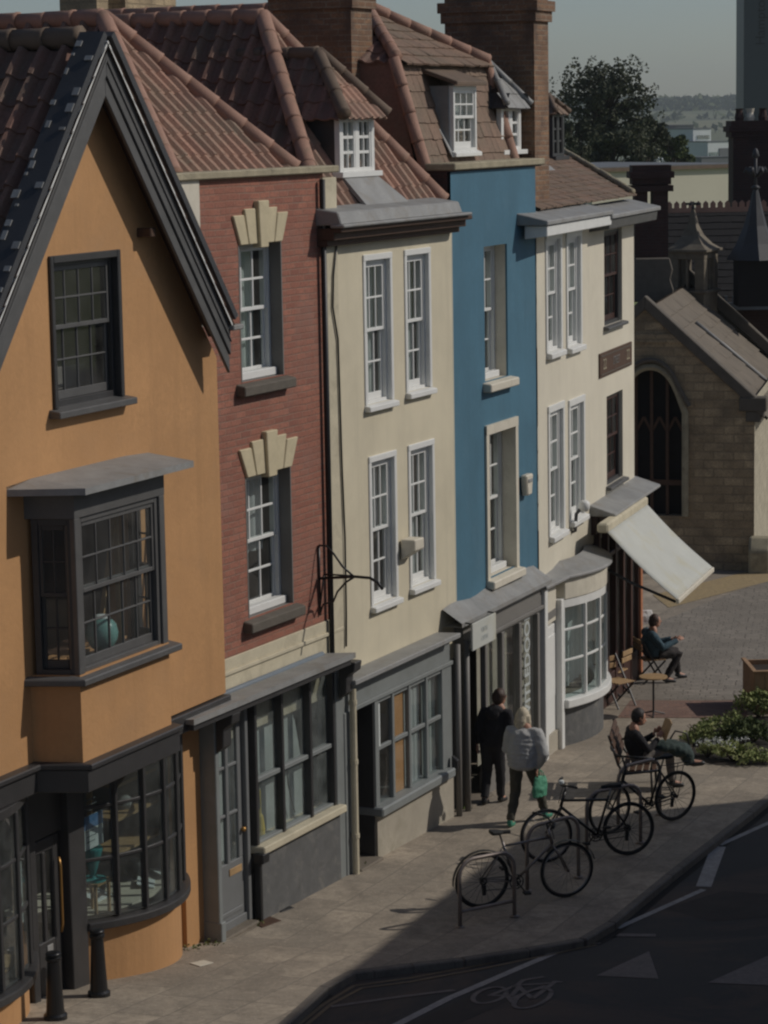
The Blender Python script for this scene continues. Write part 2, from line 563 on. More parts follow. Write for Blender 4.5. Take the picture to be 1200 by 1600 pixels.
plain('far_cream', (.60, .57, .45), .9, .08, .3, 0)
plain('far_white', (.62, .66, .66), .7, .1, .3, 0)
plain('far_grey', (.16, .17, .18), .7, .2, .3, 0)
plain('tower_cladding', (.06, .07, .085), .5, .15, .1, 0)
plain('tower_letter', (.015, .018, .028), .5, .1, .3, 0)
plain('brass', (.45, .25, .08), .35, .2, 9, 0, metal=.7)
plain('teal_paint', (.06, .34, .33), .5, .15, 5, 0)
plain('ceramic_green', (.16, .33, .30), .25, .2, 9, 0)
plain('paper', (.66, .70, .68), .8, .12, 6, 0)
plain('paper_blue', (.10, .22, .42), .7, .2, 9, 0)
plain('jeans_dark', (.018, .017, .02), .85, .3, 8, .1)
plain('hoodie_dark', (.014, .013, .016), .9, .3, 8, .15)
plain('jumper_grey', (.44, .44, .43), .9, .2, 6, .25)
plain('trousers_olive', (.075, .07, .05), .85, .3, 8, .1)
plain('denim_teal', (.035, .075, .10), .85, .3, 7, .15)
plain('trousers_brown', (.03, .024, .022), .85, .3, 7, .1)
plain('trousers_grey', (.17, .15, .135), .85, .25, 7, .1)
plain('coat_green', (.03, .05, .045), .85, .3, 7, .1)
plain('skin', (.46, .24, .16), .55, .12, 20, .05)
plain('hair_brown', (.06, .03, .018), .6, .4, 30, .3)
plain('hair_dark', (.02, .012, .01), .6, .4, 30, .3)
plain('hair_blonde', (.60, .52, .38), .6, .3, 30, .3)
plain('shoe_green', (.05, .26, .17), .6, .2, 9, 0)
plain('shoe_dark', (.02, .02, .02), .5, .2, 9, 0)
plain('sock_white', (.66, .64, .62), .9, .1, 9, 0)
plain('bag_green', (.09, .33, .20), .7, .2, 8, .1)
plain('bark', (.05, .038, .028), .9, .4, 8, .4)
plain('yellow_plastic', (.62, .48, .06), .5, .1)
brickmat('red_brick', (.41, .165, .108), (.25, .098, .068), (.26, .165, .12), w=.24, h=.082, var=.3, ms=.011, stain=(.27, .15, .115))
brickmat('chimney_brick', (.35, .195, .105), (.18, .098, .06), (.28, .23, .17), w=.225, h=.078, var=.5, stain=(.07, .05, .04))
brickmat('dark_brick', (.075, .032, .027), (.05, .022, .02), (.05, .038, .034), w=.24, h=.08, var=.5, stain=(.03, .022, .02))
brickmat('rubble', (.60, .46, .285), (.38, .285, .175), (.36, .28, .18), w=.46, h=.2, ms=.02, var=.6, bmp=.9, stain=(.15, .12, .085))
plain('turret_stone', (.20, .17, .125), .85, .4, 4, .4, dirt=(.09, .075, .06))
brickmat('rubble_pale', (.55, .50, .38), (.42, .38, .28), (.5, .46, .36), w=.34, h=.15, ms=.02, var=.4, bmp=1.0)
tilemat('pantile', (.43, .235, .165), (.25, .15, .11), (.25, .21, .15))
tilemat('pantile_shaded', (.27, .14, .10), (.18, .095, .075), (.13, .11, .08))  # darker pantile with the shade of the side slopes put into its colour
tilemat('plain_tile', (.25, .16, .11), (.19, .125, .09), (.15, .13, .09))
glassmat('glass', haze=.15, hazec=(.33, .33, .31))  # grey film mixed in to stand in for reflections on dark panes
glassmat('glass_dusty', haze=.5, hazec=(.30, .33, .32))
leafmat('leaf_far', (.055, .065, .042), (.10, .105, .07))
leafmat('leaf_dark', (.05, .07, .03), (.11, .13, .055))
leafmat('leaf_bright', (.24, .29, .10), (.44, .45, .22))
leafmat('leaf_mid', (.14, .18, .065), (.29, .31, .13))
leafmat('leaf_weed', (.07, .10, .03), (.14, .15, .05))

# paving: worn slabs, a little uneven in tone, laid along the street
def paving(name, c1, c2, mortar, w, h, ang, stain, ms=.012):
    m, nt, b = newmat(name)
    tc = N(nt, 'ShaderNodeTexCoord')
    mp = N(nt, 'ShaderNodeMapping'); mp.inputs['Rotation'].default_value = (0, 0, ang)
    nt.links.new(tc.outputs['Object'], mp.inputs[0])
    vec = mp.outputs[0]
    nz = N(nt, 'ShaderNodeTexNoise', Scale=.8, Detail=3.0); nt.links.new(vec, nz.inputs['Vector'])
    va = N(nt, 'ShaderNodeVectorMath', operation='MULTIPLY_ADD')
    nt.links.new(nz.outputs['Color'], va.inputs[0]); va.inputs[1].default_value = (.07, .07, 0); nt.links.new(vec, va.inputs[2])
    bt = N(nt, 'ShaderNodeTexBrick', Scale=1.0); bt.offset = .37; bt.squash = 1.35; bt.squash_frequency = 3
    for k, v in (('Brick Width', w), ('Row Height', h), ('Mortar Size', ms), ('Mortar Smooth', .4)):
        bt.inputs[k].default_value = v
    for k, v in (('Color1', c1), ('Color2', c2), ('Mortar', mortar)):
        bt.inputs[k].default_value = (*v, 1)
    nt.links.new(va.outputs[0], bt.inputs['Vector'])
    colr = mixc(nt, noise_fac(nt, vec, .55, .42, .7, 8, .65), bt.outputs[0], stain)
    colr = mixc(nt, noise_fac(nt, vec, 1.7, .45, .7, 8, .7, .5), colr, tuple(x * .72 for x in c2))
    colr = mixc(nt, noise_fac(nt, vec, 9, .45, .8, 8, .7), colr, tuple(x * .62 for x in c2))
    colr = mixc(nt, noise_fac(nt, vec, 34, .6, .75), colr, tuple(min(1, x * 1.5) for x in c1))
    nt.links.new(colr, b.inputs['Base Color'])
    b.inputs['Roughness'].default_value = .82
    inv = N(nt, 'ShaderNodeMath', operation='SUBTRACT'); inv.inputs[0].default_value = 1
    nt.links.new(bt.outputs['Fac'], inv.inputs[1])
    p = bump(nt, b, inv.outputs[0], .5, .012)
    bump(nt, b, noise_fac(nt, vec, 14, .2, .8), .3, .012, p)
    MATS[name] = m
paving('flagstone', (.46, .385, .295), (.295, .25, .195), (.23, .20, .16), .92, .58, math.radians(-66), (.23, .20, .16))
paving('setts', (.33, .29, .24), (.26, .23, .19), (.12, .10, .08), .30, .16, math.radians(10), (.15, .13, .105), .016)
paving('brick_setts', (.30, .17, .12), (.22, .13, .1), (.15, .11, .09), .22, .11, math.radians(5), (.2, .14, .11))
paving('kerbstone', (.19, .165, .135), (.15, .13, .11), (.12, .10, .085), .9, 3.0, math.radians(-66), (.15, .13, .11))
def asphalt():
    m, nt, b = newmat('asphalt')
    vec = coords(nt)
    c = mixc(nt, noise_fac(nt, vec, .5, .35, .7, 6), (.05, .046, .043), (.034, .032, .032))
    c = mixc(nt, noise_fac(nt, vec, .45, .48, .62, 7, .7, 1.0), c, (.088, .062, .048))
    c = mixc(nt, noise_fac(nt, vec, 70, .5, .8), c, (.09, .085, .08))
    nt.links.new(c, b.inputs['Base Color']); b.inputs['Roughness'].default_value = .85
    bump(nt, b, noise_fac(nt, vec, 90, .2, .8), .5, .01)
    MATS['asphalt'] = m
asphalt()
plain('asphalt_patch', (.062, .05, .043), .9, .35, 3, .5, dirt=(.04, .035, .033), fine=80.)
def markmat(name, c, wear):
    m, nt, b = newmat(name)
    vec = coords(nt)
    k = noise_fac(nt, vec, 16, .42, .72, 9, .75)
    cc = mixc(nt, k, c, tuple(x * .45 for x in c))
    cc = mixc(nt, noise_fac(nt, vec, 3, .45, .8, 8, .7), cc, tuple(x * wear + .03 for x in c))
    nt.links.new(cc, b.inputs['Base Color']); b.inputs['Roughness'].default_value = .75
    MATS[name] = m
markmat('road_white', (.42, .40, .38), .5)
markmat('road_worn', (.20, .17, .155), .4)
markmat('road_yellow', (.22, .16, .09), .45)
markmat('kerb_yellow', (.40, .30, .16), .7)

# ------------------------------------------------------------------ ground
KERB_PX = [(250, 1760), (425, 1610), (500, 1541), (545, 1517), (640, 1505), (720, 1496), (820, 1481), (905, 1466), (950, 1440), (1040, 1366), (1167, 1268), (1215, 1228), (1300, 1165)]
KERB = [gnd(*p) for p in KERB_PX]
def zat(p): return V((p.x, p.y, gz(p.y)))
def sheet(mb, poly, dz=0.0):
    """flat sheet following the fall of the street, cut in strips where the fall changes"""
    bm = bmesh.new()
    bm.faces.new([bm.verts.new((p[0], p[1], 0)) for p in poly])
    for yy in (10, 30, 75):
        bmesh.ops.bisect_plane(bm, geom=bm.verts[:] + bm.edges[:] + bm.faces[:], plane_co=(0, yy, 0), plane_no=(0, 1, 0))
    for f in bm.faces:
        mb.poly([(v.co.x, v.co.y, gz(v.co.y) + dz) for v in f.verts])
    bm.free()
mb = MB()
sheet(mb, [(-400, -400), (400, -400), (400, 75), (-400, 75)], -.1)
mb.build('road', 'asphalt', merge=True)
tag(bpy.data.objects['road'], kind='structure')
mb = MB(); k = [(p.x, p.y) for p in KERB]
sheet(mb, [(-60, k[0][1])] + [k[0]] + k[1:] + [(k[-1][0], 75), (-60, 75)])
e = KERB[-1]
sheet(mb, [(e.x, e.y), (60, e.y + 20), (60, 75), (e.x, 75)])
sheet(mb, [(-60, 12), (k[0][0] - 3.0, 12), k[0], (-60, k[0][1])])
tag(mb.build('pavement', 'flagstone', merge=True), kind='structure')
# kerb: a real step between the pavement and the road
mb = MB()
kp = [V((k[0][0] - 3.0, 12, 0))] + KERB + [V((60, e.y + 20, 0))]
for a, b in zip(kp, kp[1:]):
    d = (b - a); d.z = 0; d.normalize(); nrm = V((d.y, -d.x, 0))
    A = [zat(a), zat(b)]
    q = [A[0] - nrm * .02 + V((0, 0, .004)), A[1] - nrm * .02 + V((0, 0, .004)), A[1] + nrm * .10 + V((0, 0, .004)), A[0] + nrm * .10 + V((0, 0, .004))]
    mb.prism(q, (0, 0, -.16))
tag(mb.build('kerb', 'kerbstone', bevel=.015), kind='structure')
mb = MB()
for a, b in zip(kp, kp[1:]):
    d = (b - a); d.z = 0; d.normalize(); nrm = V((d.y, -d.x, 0)); up_ = V((0, 0, -.096))
    mb.poly([zat(a) + nrm * .10 + up_, zat(b) + nrm * .10 + up_, zat(b) + nrm * .2 + up_, zat(a) + nrm * .2 + up_])
tag(mb.build('gutter_strip', 'soil'), kind='structure')
# land beyond the street, falling to the city and out to the horizon
mb = MB()
z0 = gz(75) - .12
mb.poly([(-400, 75, z0), (400, 75, z0), (1500, 700, -22), (-1500, 700, -22)])
mb.poly([(-1500, 700, -22), (1500, 700, -22), (30000, 30000, -22), (-30000, 30000, -22)])
tag(mb.build('ground', 'leaf_mid'), kind='structure')
# the setts of the square further on, a brick band, a pale edge by the church
def area(name, px, mat, dz, kind='structure'):
    mb = MB(); mb.poly([tuple(zat(gnd(*p)) + V((0, 0, dz))) for p in px])
    return tag(mb.build(name, mat), kind=kind)
area('paving_setts', [(1000, 1094), (1165, 1094), (1215, 1060), (1400, 1050), (1400, 905), (1190, 908), (1060, 960), (930, 1010), (935, 1080)], 'setts', .004)
area('brick_paving', [(965, 1122), (1168, 1122), (1165, 1095), (985, 1095)], 'brick_setts', .008)
area('path_edge', [(1045, 950), (1120, 930), (1215, 905), (1300, 900), (1300, 893), (1170, 893), (1020, 930)], 'kerb_yellow', .008)

def stroke(mb, px, w, closed=False, dz=-.094):
    P = [gnd(*p, dz=-.1) for p in px]
    n = len(P)
    for i in range(n if closed else n - 1):
        a, b = P[i], P[(i + 1) % n]
        d = b - a; d.z = 0; d.normalize(); s = V((d.y, -d.x, 0)) * w / 2; e_ = d * w * .3
        q = [a - s - e_, b - s + e_, b + s + e_, a + s - e_]
        mb.poly([(p.x, p.y, gz(p.y) + dz + i * .0004) for p in q])
def mark(name, px, w, mat='road_white', closed=False):
    mb = MB(); stroke(mb, px, w, closed)
    return tag(mb.build(name, mat), kind='structure')
mark('lane_line', [(600, 1612), (700, 1561), (893, 1478)], .11)
mark('lane_line', [(893, 1478), (936, 1474)], .06, 'road_worn')
mark('lane_line', [(520, 1573), (610, 1560), (707, 1548)], .09, 'road_worn')
mark('give_way_line', [(948, 1461), (1020, 1462)], .12, 'road_worn')
mark('lane_line', [(966, 1450), (1098, 1391)], .09)
mark('lane_line', [(1100, 1384), (1122, 1325)], .2)
mark('lane_line', [(1126, 1320), (1215, 1280)], .09)
for o_ in (0, 12):
    mark('yellow_line', [(462 + o_, 1606), (505 + o_, 1570), (553 + o_, 1541 + o_ * .3), (640, 1529 + o_ * .5), (760, 1507 + o_ * .5), (930, 1474 + o_ * .3)], .05, 'road_yellow')
for tri in ([(932, 1525), (1014, 1487), (1029, 1530)], [(1106, 1536), (1200, 1494), (1216, 1541)]):
    mb = MB(); mb.poly([tuple(zat(gnd(*p, dz=-.1)) + V((0, 0, -.094))) for p in tri])
    tag(mb.build('give_way_triangle', 'road_worn'), kind='structure')
# bicycle symbol painted on the lane
mb = MB()
def ell(cx, cy, a, b, rot, n=18):
    r = math.radians(rot)
    return [(cx + a * math.cos(t) * math.cos(r) - b * math.sin(t) * math.sin(r), cy + a * math.cos(t) * math.sin(r) + b * math.sin(t) * math.cos(r)) for t in [2 * math.pi * i / n for i in range(n)]]
stroke(mb, ell(765, 1556, 27, 11, -14), .055, True)
stroke(mb, ell(832, 1561, 31, 12, -20), .055, True)
for ln in ([(765, 1556), (808, 1540), (860, 1537)], [(808, 1540), (832, 1561)], [(801, 1560), (851, 1541)], [(790, 1553), (800, 1566), (806, 1568)], [(832, 1561), (868, 1534), (876, 1535)], [(803, 1543), (818, 1532), (848, 1527)], [(765, 1556), (800, 1556), (812, 1542)]):
    stroke(mb, ln, .06)
tag(mb.build('cycle_marking', 'road_worn'), kind='structure')
# repairs in the road surface
for px in ([(1040, 1420), (1130, 1392), (1215, 1398), (1215, 1432), (1110, 1440)], [(640, 1600), (760, 1545), (800, 1562), (690, 1612)]):
    mb = MB(); mb.poly([tuple(zat(gnd(*p, dz=-.1)) + V((0, 0, -.0975))) for p in px])
    tag(mb.build('road_patch', 'asphalt_patch'), kind='structure')
# iron covers and a repaired slab let into the pavement
def cover(name, px, mat, label, cat):
    mb = MB(); mb.prism([tuple(zat(gnd(*p)) + V((0, 0, .002))) for p in px], (0, 0, .008))
    return tag(mb.build(name, mat, bevel=.004), label, cat)
cover('coal_hole_cover', [(388, 1440), (420, 1432), (440, 1439), (410, 1450)], 'wood_dark', 'rusty square cover set in the pavement before the grey glazed door', 'cover')
cover('drain_cover', [(425, 1420), (445, 1414), (460, 1419), (440, 1426)], 'iron', 'small dark metal drain cover in the pavement below the stone shop riser', 'cover')
cover('pale_slab', [(296, 1506), (318, 1501), (334, 1505), (312, 1511)], 'cream_trim', 'small pale patch plate in the pavement near the orange house', 'cover')
# ------------------------------------------------------------------ the row of houses
J0 = gnd(320, 1470); J1 = gnd(540, 1357); J2 = gnd(717, 1260); J3 = gnd(851, 1178); J4 = gnd(925, 1118); J5 = gnd(992, 1060)

def cut_above(o, p, n):
    """trim a mesh by a plane, dropping what lies on the side of n"""
    bm = bmesh.new(); bm.from_mesh(o.data)
    bmesh.ops.bisect_plane(bm, geom=bm.verts[:] + bm.edges[:] + bm.faces[:], plane_co=p, plane_no=n, clear_outer=True)
    bm.to_mesh(o.data); bm.free()

# ======================================================= orange gabled house
aO = math.radians(90 - 25.5)
FO = Fr(J0, aO)
HO = FO.house_at('gabled_house', 'orange plastered gabled house with dark bargeboards, an oriel window and bowed shop windows')
YU, YB, YV = -.30, -.80, -.60
xa, za = FO.uz(165, 66, YV); xr, zr = FO.uz(360, 508, YV)
xl = 2 * xa - xr
xw1 = FO.uz(345, 800, YU)[0]; xw0 = 2 * xa - xw1
zj = FO.uz(335, 1090, YU)[1]
win = FO.rect(80, 187, 399, 630, YU)
bx0 = FO.uz(42, 920, YU)[0]; bx1 = FO.uz(120, 915, YB)[0]; bx2 = FO.uz(260, 880, YB)[0]; bx3 = bx2 + (bx1 - bx0)
bz_sill = FO.uz(193, 1030, YB)[1]; bz_head = FO.uz(195, 790, YB)[1]; bz_top = FO.uz(195, 752, YB)[1]
zc1 = FO.uz(135, 1192, YB)[1]; zc0 = FO.uz(135, 1236, YB)[1]
slope = (za - zr) / (xr - xa)
mb = MB()
mb.wall(xw0, xw1, zj, za + .1, YU, [win, (bx0 + .2, bx3 - .2, bz_sill + .05, bz_head)], .22)
mb.poly([(xw1, YU, zj), (xw1, 1, zj), (xw1, 1, zr + .5), (xw1, YU, zr + .5)])
mb.poly([(xw0, YU, zj), (xw0, 1, zj), (xw0, 1, zr + .5), (xw0, YU, zr + .5)])
mb.poly([(xw0, YU, zj), (xw1, YU, zj), (xw1, .1, zj), (xw0, .1, zj)])
wo = mb.build('wall', 'orange_plaster', HO, merge=True)
for sgn in (1, -1):
    cut_above(wo, V((xa, 0, za - .16)), V((sgn * slope, 0, 1)).normalized())
# ground floor wall and the pier beside the red house's door
bxr = -.42
mb = MB()
mb.wall(xw0, 0.0, -.4, zj, 0, [(bx1 - 4.2, bxr, -.4, zj - .2)], .2)
mb.build('wall', 'orange_plaster', HO, merge=True)
# roof
yb = 8.0
slx = xr + .02
L_ = [(xa, YV - .04, za + .02), (xa, yb, za + .02), (xl, yb, zr + .02), (xl, YV - .04, zr + .02)]
R_s = [(xa, YV - .04, za + .02), (xr, YV - .04, zr + .02), (xr, yb, zr + .02), (xa, yb, za + .02)]
roof = tiles('roof', HO, 'pantile_shaded', L_, (0, 1, 0), tw=.27, ch=.36, amp=.10, lift=.03)
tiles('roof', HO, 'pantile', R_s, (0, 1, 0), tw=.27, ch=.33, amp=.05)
mb = MB(); ridge_tiles(mb, (xa, YV + .3, za + .05), (xa, yb, za + .05), .12); mb.build('ridge', 'ridge_dull', roof, smooth=True)
# lead dressed over the verge, bargeboards in two steps with a white fillet
mb = MB()
for s_ in (1, -1):
    x1_ = xr if s_ > 0 else xl
    nrm = V((s_ * slope, 0, 1)).normalized() * .13
    a, b = V((xa, YV - .05, za + .03)), V((x1_, YV - .05, zr + .03))
    mb.prism([a + nrm, b + nrm, b + nrm * .4, a + nrm * .4], (0, .30, 0))
mb.m = 1
for s_ in (1, -1):
    x1_ = xr if s_ > 0 else xl
    nv = V((s_ * slope, 0, 1)).normalized()
    for i in range(26):
        f_ = (i + rnd.uniform(.1, .9)) / 26
        p = V((xa, YV, za + .03)).lerp(V((x1_, YV, zr + .03)), f_) + nv * .135
        dv = (V((x1_, 0, zr)) - V((xa, 0, za))).normalized() * rnd.uniform(.03, .12)
        y0_ = rnd.choice((-.04, .16, .2)); w_ = rnd.uniform(.03, .09)
        mb.prism([p + V((0, y0_, 0)), p + dv + V((0, y0_, 0)), p + dv + V((0, y0_ + w_, 0)), p + V((0, y0_ + w_, 0))], nv * .012)
mb.build('verge_flashing', ['spire_lead', 'lead'], roof)
wb = (FO.uz(163, 150, YV)[1] - za) * -1.0
for s_ in (1, -1):
    xe = xr if s_ > 0 else xl
    mb = MB()
    def rake(z_top, z_bot, y0, y1, xe=xe, s_=s_, ext=0.0):
        a = V((xa, y0, za - z_top)); b = V((xe + s_ * ext, y0, zr - z_top - slope * ext))
        c = V((xe + s_ * ext, y0, zr - z_bot - slope * ext)); d = V((xa, y0, za - z_bot))
        mb.prism([a, b, c, d], (0, y1 - y0, 0))
    rake(.02, wb * .62, YV, YV + .05)
    rake(wb * .66, wb, YV + .02, YV + .06)
    rake(wb * .30, wb * .36, YV - .015, YV)
    bo = mb.build('bargeboard', 'slate_paint', HO, bevel=.006)
    mb = MB()
    rake(-.02, .015, YV - .03, YV - .004)
    mb.build('fillet', 'white_paint', bo)
    mb = MB()
    rake(.1, .14, YV + .06, YU - .002)
    mb.build('soffit', 'wood_dark', HO)
# short level return of gutter at the foot of the right-hand bargeboard
mb = MB(); gx, gzz = FO.uz(360, 508, YV)
mb.box(gx - .02, gx + .22, YV - .06, YV + .3, gzz - .06, gzz)
mb.build('gutter_end', 'lead', HO, bevel=.01)
px_, pz_ = FO.uz(236, 358, -.5)
mb = MB(); mb.box(px_ + .03, px_ + .14, YV + .12, YU + .02, pz_ - .09, pz_ + .01)
mb.build('purlin_end', 'wood_dark', HO, bevel=.01)
hull(FO, xw0 + .02, xw1 - .02, .1, yb, zr - .05, (zj, zr - .4))
# upper sash window: dark outer frame, grey sashes
sash(FO, win, YU + .05, 4, 2, .09, 'dark_paint', 'glass', (.1, .14, .09, 'slate_paint', YU), split=.52, mb_rail='slate_paint', bar=.02,
     curts=((.0, .07, 0, 1, 'net_curtain'),))
mb = MB(); x0, x1, z0, z1 = win
mb.box(x0 - .02, x0 + .045, YU - .035, YU + .06, z0, z1 + .03); mb.box(x1 - .05, x1 + .02, YU - .035, YU + .06, z0, z1 + .03); mb.box(x0 + .045, x1 - .05, YU - .035, YU + .06, z1 - .05, z1 + .03)
mb.build('window_casing', 'dark_paint', HO, bevel=.008)
# oriel
oriel = None
plan = [(bx0, YU), (bx1, YB), (bx2, YB), (bx3, YU)]
mb = MB(); mb.strip(plan, zc1, bz_sill, .12)
mb.build('oriel_apron', 'orange_plaster', HO)
mb = MB()
mb.strip(plan, bz_head, bz_top, .1)
fw = .11
for (x, y) in ((bx1, YB), (bx2, YB)):
    mb.box(x - (0 if x == bx1 else fw), x + (fw if x == bx1 else 0), y + .002, y + .12, bz_sill, bz_head)
oriel = mb.build('oriel_frame', 'slate_paint', HO, bevel=.006)
mb = MB()
out = [(bx0 - .12, YU), (bx1 - .06, YB - .1), (bx2 + .12, YB - .1), (bx3 + .15, YU)]
mb.strip(out, bz_sill - .1, bz_sill, .2, .03)
mb.build('sill', 'slate_paint', oriel, bevel=.01)
sash(FO, (bx1 + fw, bx2 - fw, bz_sill, bz_head), YB + .03, 5, 2, .06, 'slate_paint', 'glass', None, split=.52, parent=None, name='oriel_window',
     mb_rail='slate_paint', bar=.02, drop=.02)
# canted cheek of the oriel, the side turned to the street's near end
ca, cb = FO.w(bx0, YU, 0), FO.w(bx1, YB, 0)
FC = Fr(ca, facing(ca, cb), HO); FC.rel = FO.Mi @ FC.M
Lc = (cb - ca).length
sash(FC, (.06, Lc - .02, bz_sill, bz_head), .02, 2, 2, .07, 'dark_paint', 'glass', None, split=.5, name='oriel_window', bar=.02)
ca2, cb2 = FO.w(bx2, YB, 0), FO.w(bx3, YU, 0)
FC2 = Fr(ca2, facing(ca2, cb2), HO); FC2.rel = FO.Mi @ FC2.M
sash(FC2, (.02, Lc - .06, bz_sill, bz_head), .02, 2, 2, .07, 'dark_paint', 'glass', None, split=.5, name='oriel_window', bar=.02)
# lead roof of the oriel
zt = FO.uz(130, 728, YU)[1]
ov = [(bx0 - .3, YU), (bx1 - .12, YB - .22), (bx2 + .28, YB - .22), (bx3 + .35, YU)]
ins_ = [(bx0 - .28, YU), (bx1 + .05, YU + .0), (bx2 - .05, YU), (bx3 + .33, YU)]
mb = MB()
zb_ = bz_top + .02
lo = [V((x, y, zb_)) for x, y in ov]; l2 = [p + V((0, 0, .07)) for p in lo]
tp = [V((ov[0][0], YU, zb_ + .1)), V((bx1, YU, zt)), V((bx2, YU, zt)), V((ov[3][0], YU, zb_ + .1))]
mb.poly(lo)
for i in range(3):
    mb.poly([lo[i], lo[i + 1], l2[i + 1], l2[i]])
mb.poly([l2[0], l2[1], tp[1], tp[0]]); mb.poly([l2[1], l2[2], tp[2], tp[1]]); mb.poly([l2[2], l2[3], tp[3], tp[2]])
mb.build('oriel_roof', 'lead', HO, bevel=.015)
# cornice over the shop, following the bay, and the jetty beam
mb = MB()
cpl = [(xw0, YU - .07), (bx0 - .05, YU - .07), (bx1 - .02, YB - .07), (bx2 + .06, YB - .07), (bx3 + .05, YU)]
mb.strip(cpl, zc0, zc1 - .05, .3)
mb.strip([(x, y - .05) for x, y in cpl], zc1 - .05, zc1 + .03, .38, .02)
mb.build('shop_cornice', 'dark_paint', HO, bevel=.012)
mb = MB(); mb.box(bx3 - .35, xw1 + .03, YU - .06, .05, zj - .24, zj - .02)
mb.build('jetty_beam', 'dark_paint', HO, bevel=.012)

def bow(name, fr, parent, ends, bulge, zs, zh, nl, tr, mframe, mriser, riser_bot, panes='glass', sillh=.12, mw=.05, riserout=-.04, headh=.1, parent_rel=None):
    (xa_, ya_), (xb_, yb_) = ends
    M_ = nl * 3
    def pt(s, off=0):
        return (xa_ + (xb_ - xa_) * s, ya_ + (yb_ - ya_) * s - bulge * (1 - (2 * s - 1) ** 2) - off)
    pl = lambda off: [pt(i / M_, off) for i in range(M_ + 1)]
    mb = MB()
    mb.strip(pl(.03), zh - headh, zh, .1)
    for i in range(nl + 1):
        x, y = pt(i / nl)
        mb.box(x - mw / 2, x + mw / 2, y - .035, y + .045, zs, zh - headh)
    for t in tr:
        z = zs + (zh - zs) * t
        mb.strip(pl(.012), z - .02, z + .02, .04)
    o = mb.build(name, mframe, parent, bevel=.006)
    mb = MB(); mb.strip(pl(0), zs, zh - headh, .004); mb.build('pane', panes, o)
    mb = MB(); mb.strip(pl(.10), zs - sillh, zs, .3, .025); mb.build('sill', mframe, o, bevel=.015, seg=2)
    mb = MB(); mb.strip(pl(riserout), riser_bot, zs - sillh, .2); mb.build('stall_riser', mriser, parent)
    return o, pt
# right-hand bow: its end rests by the door pilaster
zs = 1.0; bl = FO.uz(128, 1440, .10)[0]; zh = zc0
bowR, ptR = bow('bow_window', FO, HO, ((bl, .10), (bxr, .06)), .44, zs, zh, 6, (.36, .68), 'dark_paint', 'orange_plaster', -.4)
mb = MB(); mb.box(bl + .1, bxr, .0, 1.2, zs - .12, zs - .05); shelf = mb.build('display_floor', 'cream_trim', HO)
# door and its dark frame between the two bows
dx1 = FO.uz(107, 1400, .05)[0]; dx0 = FO.uz(54, 1400, .1)[0]
mb = MB()
mb.box(dx1 + .02, bl + .02, .03, .3, -.3, zc0); mb.box(dx0 - .12, dx0, .06, .3, -.3, zc0)
mb.box(dx0, dx1 + .02, .12, .24, zc0 - .75, zc0)
mb.build('door_frame', 'dark_paint', HO, bevel=.01)
mb = MB()
yd = .15
zd = zc0 - .78
mb.box(dx0, dx0 + .13, yd, yd + .06, -.1, zd); mb.box(dx1 - .13, dx1, yd, yd + .06, -.1, zd)
mb.box(dx0 + .13, dx1 - .13, yd, yd + .06, -.1, .95); mb.box(dx0 + .13, dx1 - .13, yd, yd + .06, zd - .15, zd)
mb.box((dx0 + dx1) / 2 - .03, (dx0 + dx1) / 2 + .03, yd + .005, yd + .05, .95, zd - .15)
door = mb.build('door', 'dark_paint', HO, bevel=.01)
mb = MB(); mb.poly([(dx0 + .13, yd + .03, .95), (dx1 - .13, yd + .03, .95), (dx1 - .13, yd + .03, zd - .15), (dx0 + .13, yd + .03, zd - .15)]); mb.build('pane', 'glass', door)
mb = MB(); mb.box((dx0 + dx1) / 2 - .02, dx1 - .2, yd - .012, yd, .78, .9); mb.build('letter_plate', 'lead', door, bevel=.005)
mb = MB(); mb.tube([(dx1 - .09, yd - .05, 1.0), (dx1 - .09, yd - .07, 1.1), (dx1 - .09, yd - .07, 1.75), (dx1 - .09, yd - .05, 1.85)], .016, 8); mb.build('handle', 'brass', door, smooth=True)
# left-hand bow, mostly out of the picture
bow('bow_window', FO, HO, ((dx0 - 2.7, .14), (dx0 - .1, .12)), .52, zs, zh, 6, (.36, .68), 'dark_paint', 'orange_plaster', -.4)
mb = MB(); mb.box(dx0 - 2.6, dx0 - .15, .0, 1.2, zs - .12, zs - .05); mb.build('display_floor', 'wood_pale', HO)
mb = MB(); mb.lathe([(.012, 0), (.02, .01), (.012, .03)], (0, 0, 0), 8)
# shop things seen through the right-hand bow
def placed(fr, name, label, cat, x, y, z, group=None, rz=0):
    return thing(name, label, cat, fr.w(x, y, z), fr.ang + rz, group)
zf = zs - .05
sx = FO.uz(181, 1300, .35)[0]
t = placed(FO, 'shelf_unit', 'pale wooden shelf unit inside the orange shop bow window', 'shelves', sx, .35, zf)
mb = MB(); mb.box(-.04, .0, -.02, .04, 0, 1.75); mb.box(1.1, 1.14, -.02, .04, 0, 1.75); mb.box(-.04, 0, .3, .36, 0, 1.75)
mb.build('upright', 'wood_pale', t)
for z in (.45, .85, 1.25):
    mb = MB(); mb.box(0, 1.1, -.02, .36, z, z + .035); mb.build('shelf', 'wood_pale', t)
mb = MB(); mb.lathe([(.06, 0), (.09, .05), (.085, .12), (.05, .15)], (0, 0, 0), 14)
bowl = mb.build('pot', 'lead'); bowl.matrix_world = FO.M @ Matrix.Translation((sx + .45, .5, zf + .89)); tag(bowl, 'small pale pot on the upper shelf inside the orange shop window', 'pot')
def flat_sign(fr, name, x0, x1, y, z0, z1, mat, label, cat, th=.01):
    mb = MB(); mb.box(0, x1 - x0, 0, th, 0, z1 - z0)
    o = mb.build(name, mat); o.matrix_world = fr.M @ Matrix.Translation((x0, y, z0)); return tag(o, label, cat)
